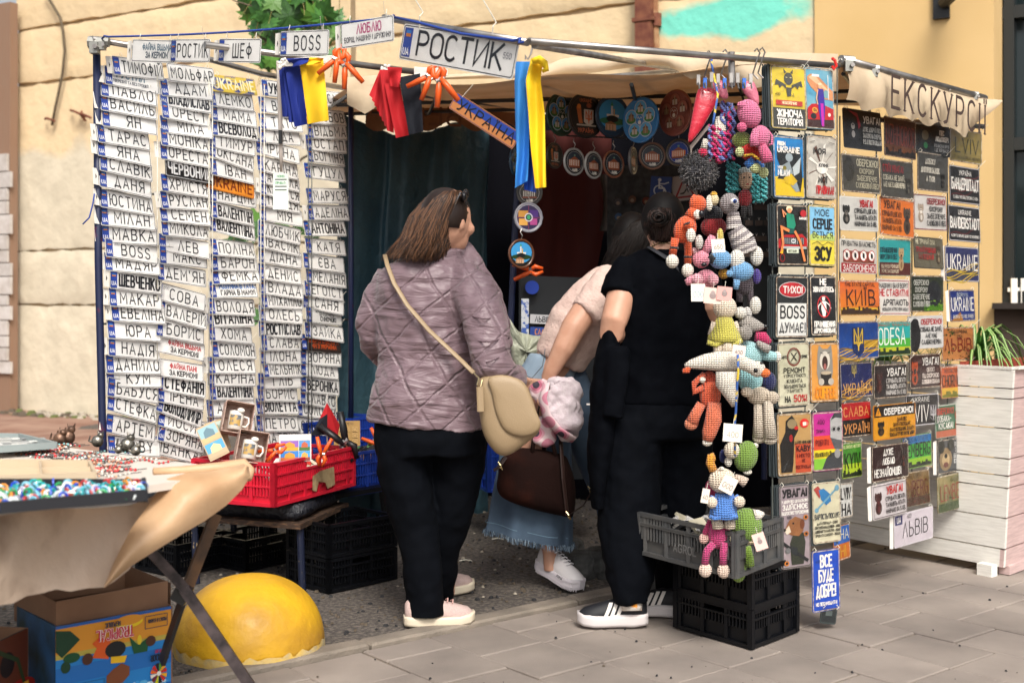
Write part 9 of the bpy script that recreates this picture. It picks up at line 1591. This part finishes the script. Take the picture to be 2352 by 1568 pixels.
# ---- banana cartons
def carton(lab, tl, trr, dep, h, art, art2, side, Yl, Yr, ztop, flap=None):
 A = P(tl[0], tl[1], Yl); B = P(trr[0], trr[1], Yr); A.z = B.z = ztop; d = (B - A).normalized(); n = Vector((-d.y, d.x, 0)); L = (B - A).length; t = thing('carton', lab, 'carton', (A.x, A.y, 0)); Zv = Vector((0, 0, 1))
 mk = mat('kraft_board', (.20, .105, .06), .85, color2=(.26, .145, .085), nscale=6)
 for a, b, c_ in ((A, B, side), (A, A + n * dep, side), (B, B + n * dep, mk), (A + n * dep, B + n * dep, mk)):
  q = [a, b, b - Zv * h, a - Zv * h]; part('side', MB().prism(q, .006, c_, n if a is A and b is B else (d if b is not B else -n)), t, world=True)
  if flap: q = [a + n * .02 + d * .01 + Zv * flap * .9, b + n * .02 - d * .0 + Zv * flap, b + n * .02 - Zv * .05, a + n * .02 + d * .01 - Zv * .05]; part('inner_flap', MB().prism(q, .004, mk, n), t, world=True)
 C_ = (A + B) / 2 - Zv * h / 2 - n * .001; M_ = frame(C_, d, Zv)
 o = part('printing', art_mesh(L, h, art), t); setw(o, M_)
 o = part('lettering', art_mesh(L, h, art2), t); setw(o, frame(C_ - n * .008, d, Zv) @ Matrix.Rotation(math.pi, 4, 'Y')); return t
carton('blue printed open banana carton under the jewellery table', (127, 1438), (392, 1391), .32, .25, [('r', 0, 0, 1, 1, '#1f7fc8'), ('r', 0, .62, 1, 1, '#d8922c'), ('r', 0, .60, 1, .66, '#b8a84a'), ('r', 0, .3, 1, .5, '#1a6ab8'), ('r', 0, 0, 1, .06, '#1560b0'), ('r', 0, .965, 1, 1, '#1a5aa8'), ('spots', 40, .02, .02, .98, .14, ['#5ab0e0', '#3a98d8', '#c8e0e8']),
 ('p', [(.0, .95), (.12, .92), (.2, .8), (.12, .7), (.05, .62), (0, .7)], '#0c3a24'), ('e', .13, .6, .07, .06, '#0f4a2a'), ('e', .08, .5, .04, .07, '#0c3a24'), ('p', [(.3, .55), (.34, .66), (.3, .72), (.36, .78), (.46, .74), (.44, .5)], '#d8591c'), ('e', .5, .6, .09, .1, '#14181c'), ('p', [(.46, .52), (.6, .5), (.58, .42), (.46, .44)], '#e8b81c'), ('p', [(.62, .72), (.66, .5), (.78, .5), (.8, .68), (.7, .6)], '#12502c'), ('e', .71, .66, .02, .06, '#e0c02a'), ('e', .62, .9, .12, .07, '#e8c81c'), ('e', .62, .93, .12, .06, '#d8922c'),
 ('e', .26, .55, .045, .07, '#4a2818'), ('e', .81, .62, .045, .065, '#4a2818'), ('p', [(.42, .3), (.47, .36), (.55, .42), (.62, .36), (.62, .26), (.56, .18), (.42, .18)], '#7a4426'), ('l', [(.76, .78), (.96, .78), (.96, .93), (.76, .93), (.76, .78)], .008, '#1a3050'), ('l', [(.08, .04), (.4, .04), (.4, .28), (.08, .28), (.08, .04)], .006, '#12406a')] + [('p', [(.88, .2)] + [(.88 + .075 * math.cos(R(a)), .2 + .13 * math.sin(R(a))) for a in (k * 30, k * 30 + 15, k * 30 + 24)], c_) for k, c_ in enumerate(['#c8281c', '#e8a81c', '#5a9a2a', '#1a1a1c', '#c8281c', '#e8681c', '#e8e0d0', '#7a1c2a', '#c8c81c', '#1a1a1c', '#c8281c', '#e8a81c'])] + [('e', .88, .2, .02, .03, wht)],
 [('t', 'TROPICAL', .34, .68, .14, .12, .028, '#e8e0e0'), ('t', 'TROPICAL', .34, .68, .14, .12, .018, '#c01c3a'), ('t', 'REPUBLIC', .46, .6, .06, .05, .01, '#14304a'), ('t', 'PRODUCT OF ECUADOR', .05, .22, .11, .04, .007, '#1a2a40'), ('t', 'ECUADOR', .03, .2, .56, .07, .013, '#101c2c'), ('t', 'LOVE LIFE', .07, .16, .5, .035, .007, '#b01c3a')], mat('carton_blue_side', (.02, .10, .26), .5, color2=(.01, .03, .03), nscale=8), 3.53, 3.77, .27, flap=.075)
carton('dark orange fruit carton with a red oval, next to the blue one', (-60, 1470), (62, 1440), .3, .26, [('r', 0, 0, 1, 1, '#5a2a14'), ('e', .6, .7, .14, .14, '#1a0c08'), ('e', .85, .35, .3, .12, '#8a1c14'), ('l', [(.3, .95), (.8, .7), (.98, .3)], .05, '#2a3a1c')], [('t', 'DEL MONTE', .02, .3, .58, .1, .02, '#c8902a'), ('t', 'QUALITY', .05, .25, .72, .05, .01, '#c8902a')], mat('carton_dark', (.06, .03, .02), .8), 3.3, 3.55, .26)
# litter on the ground
for k, (x, y) in enumerate(((1055, 1290), (1130, 1240))): g_ = GR(x, y); solo('litter_strip', MB().tube([(0, 0, .006), (.03, .006, .010), (.06, -.004, .006)], .003, mat('litter_pale', (.6, .58, .5), .6), 5), 'pale plastic strip lying on the ground, ' + ('behind the lilac jacket person', 'under the suede bag', 'beside the crates', 'at the wide paving joint')[k], 'litter', loc=g_)
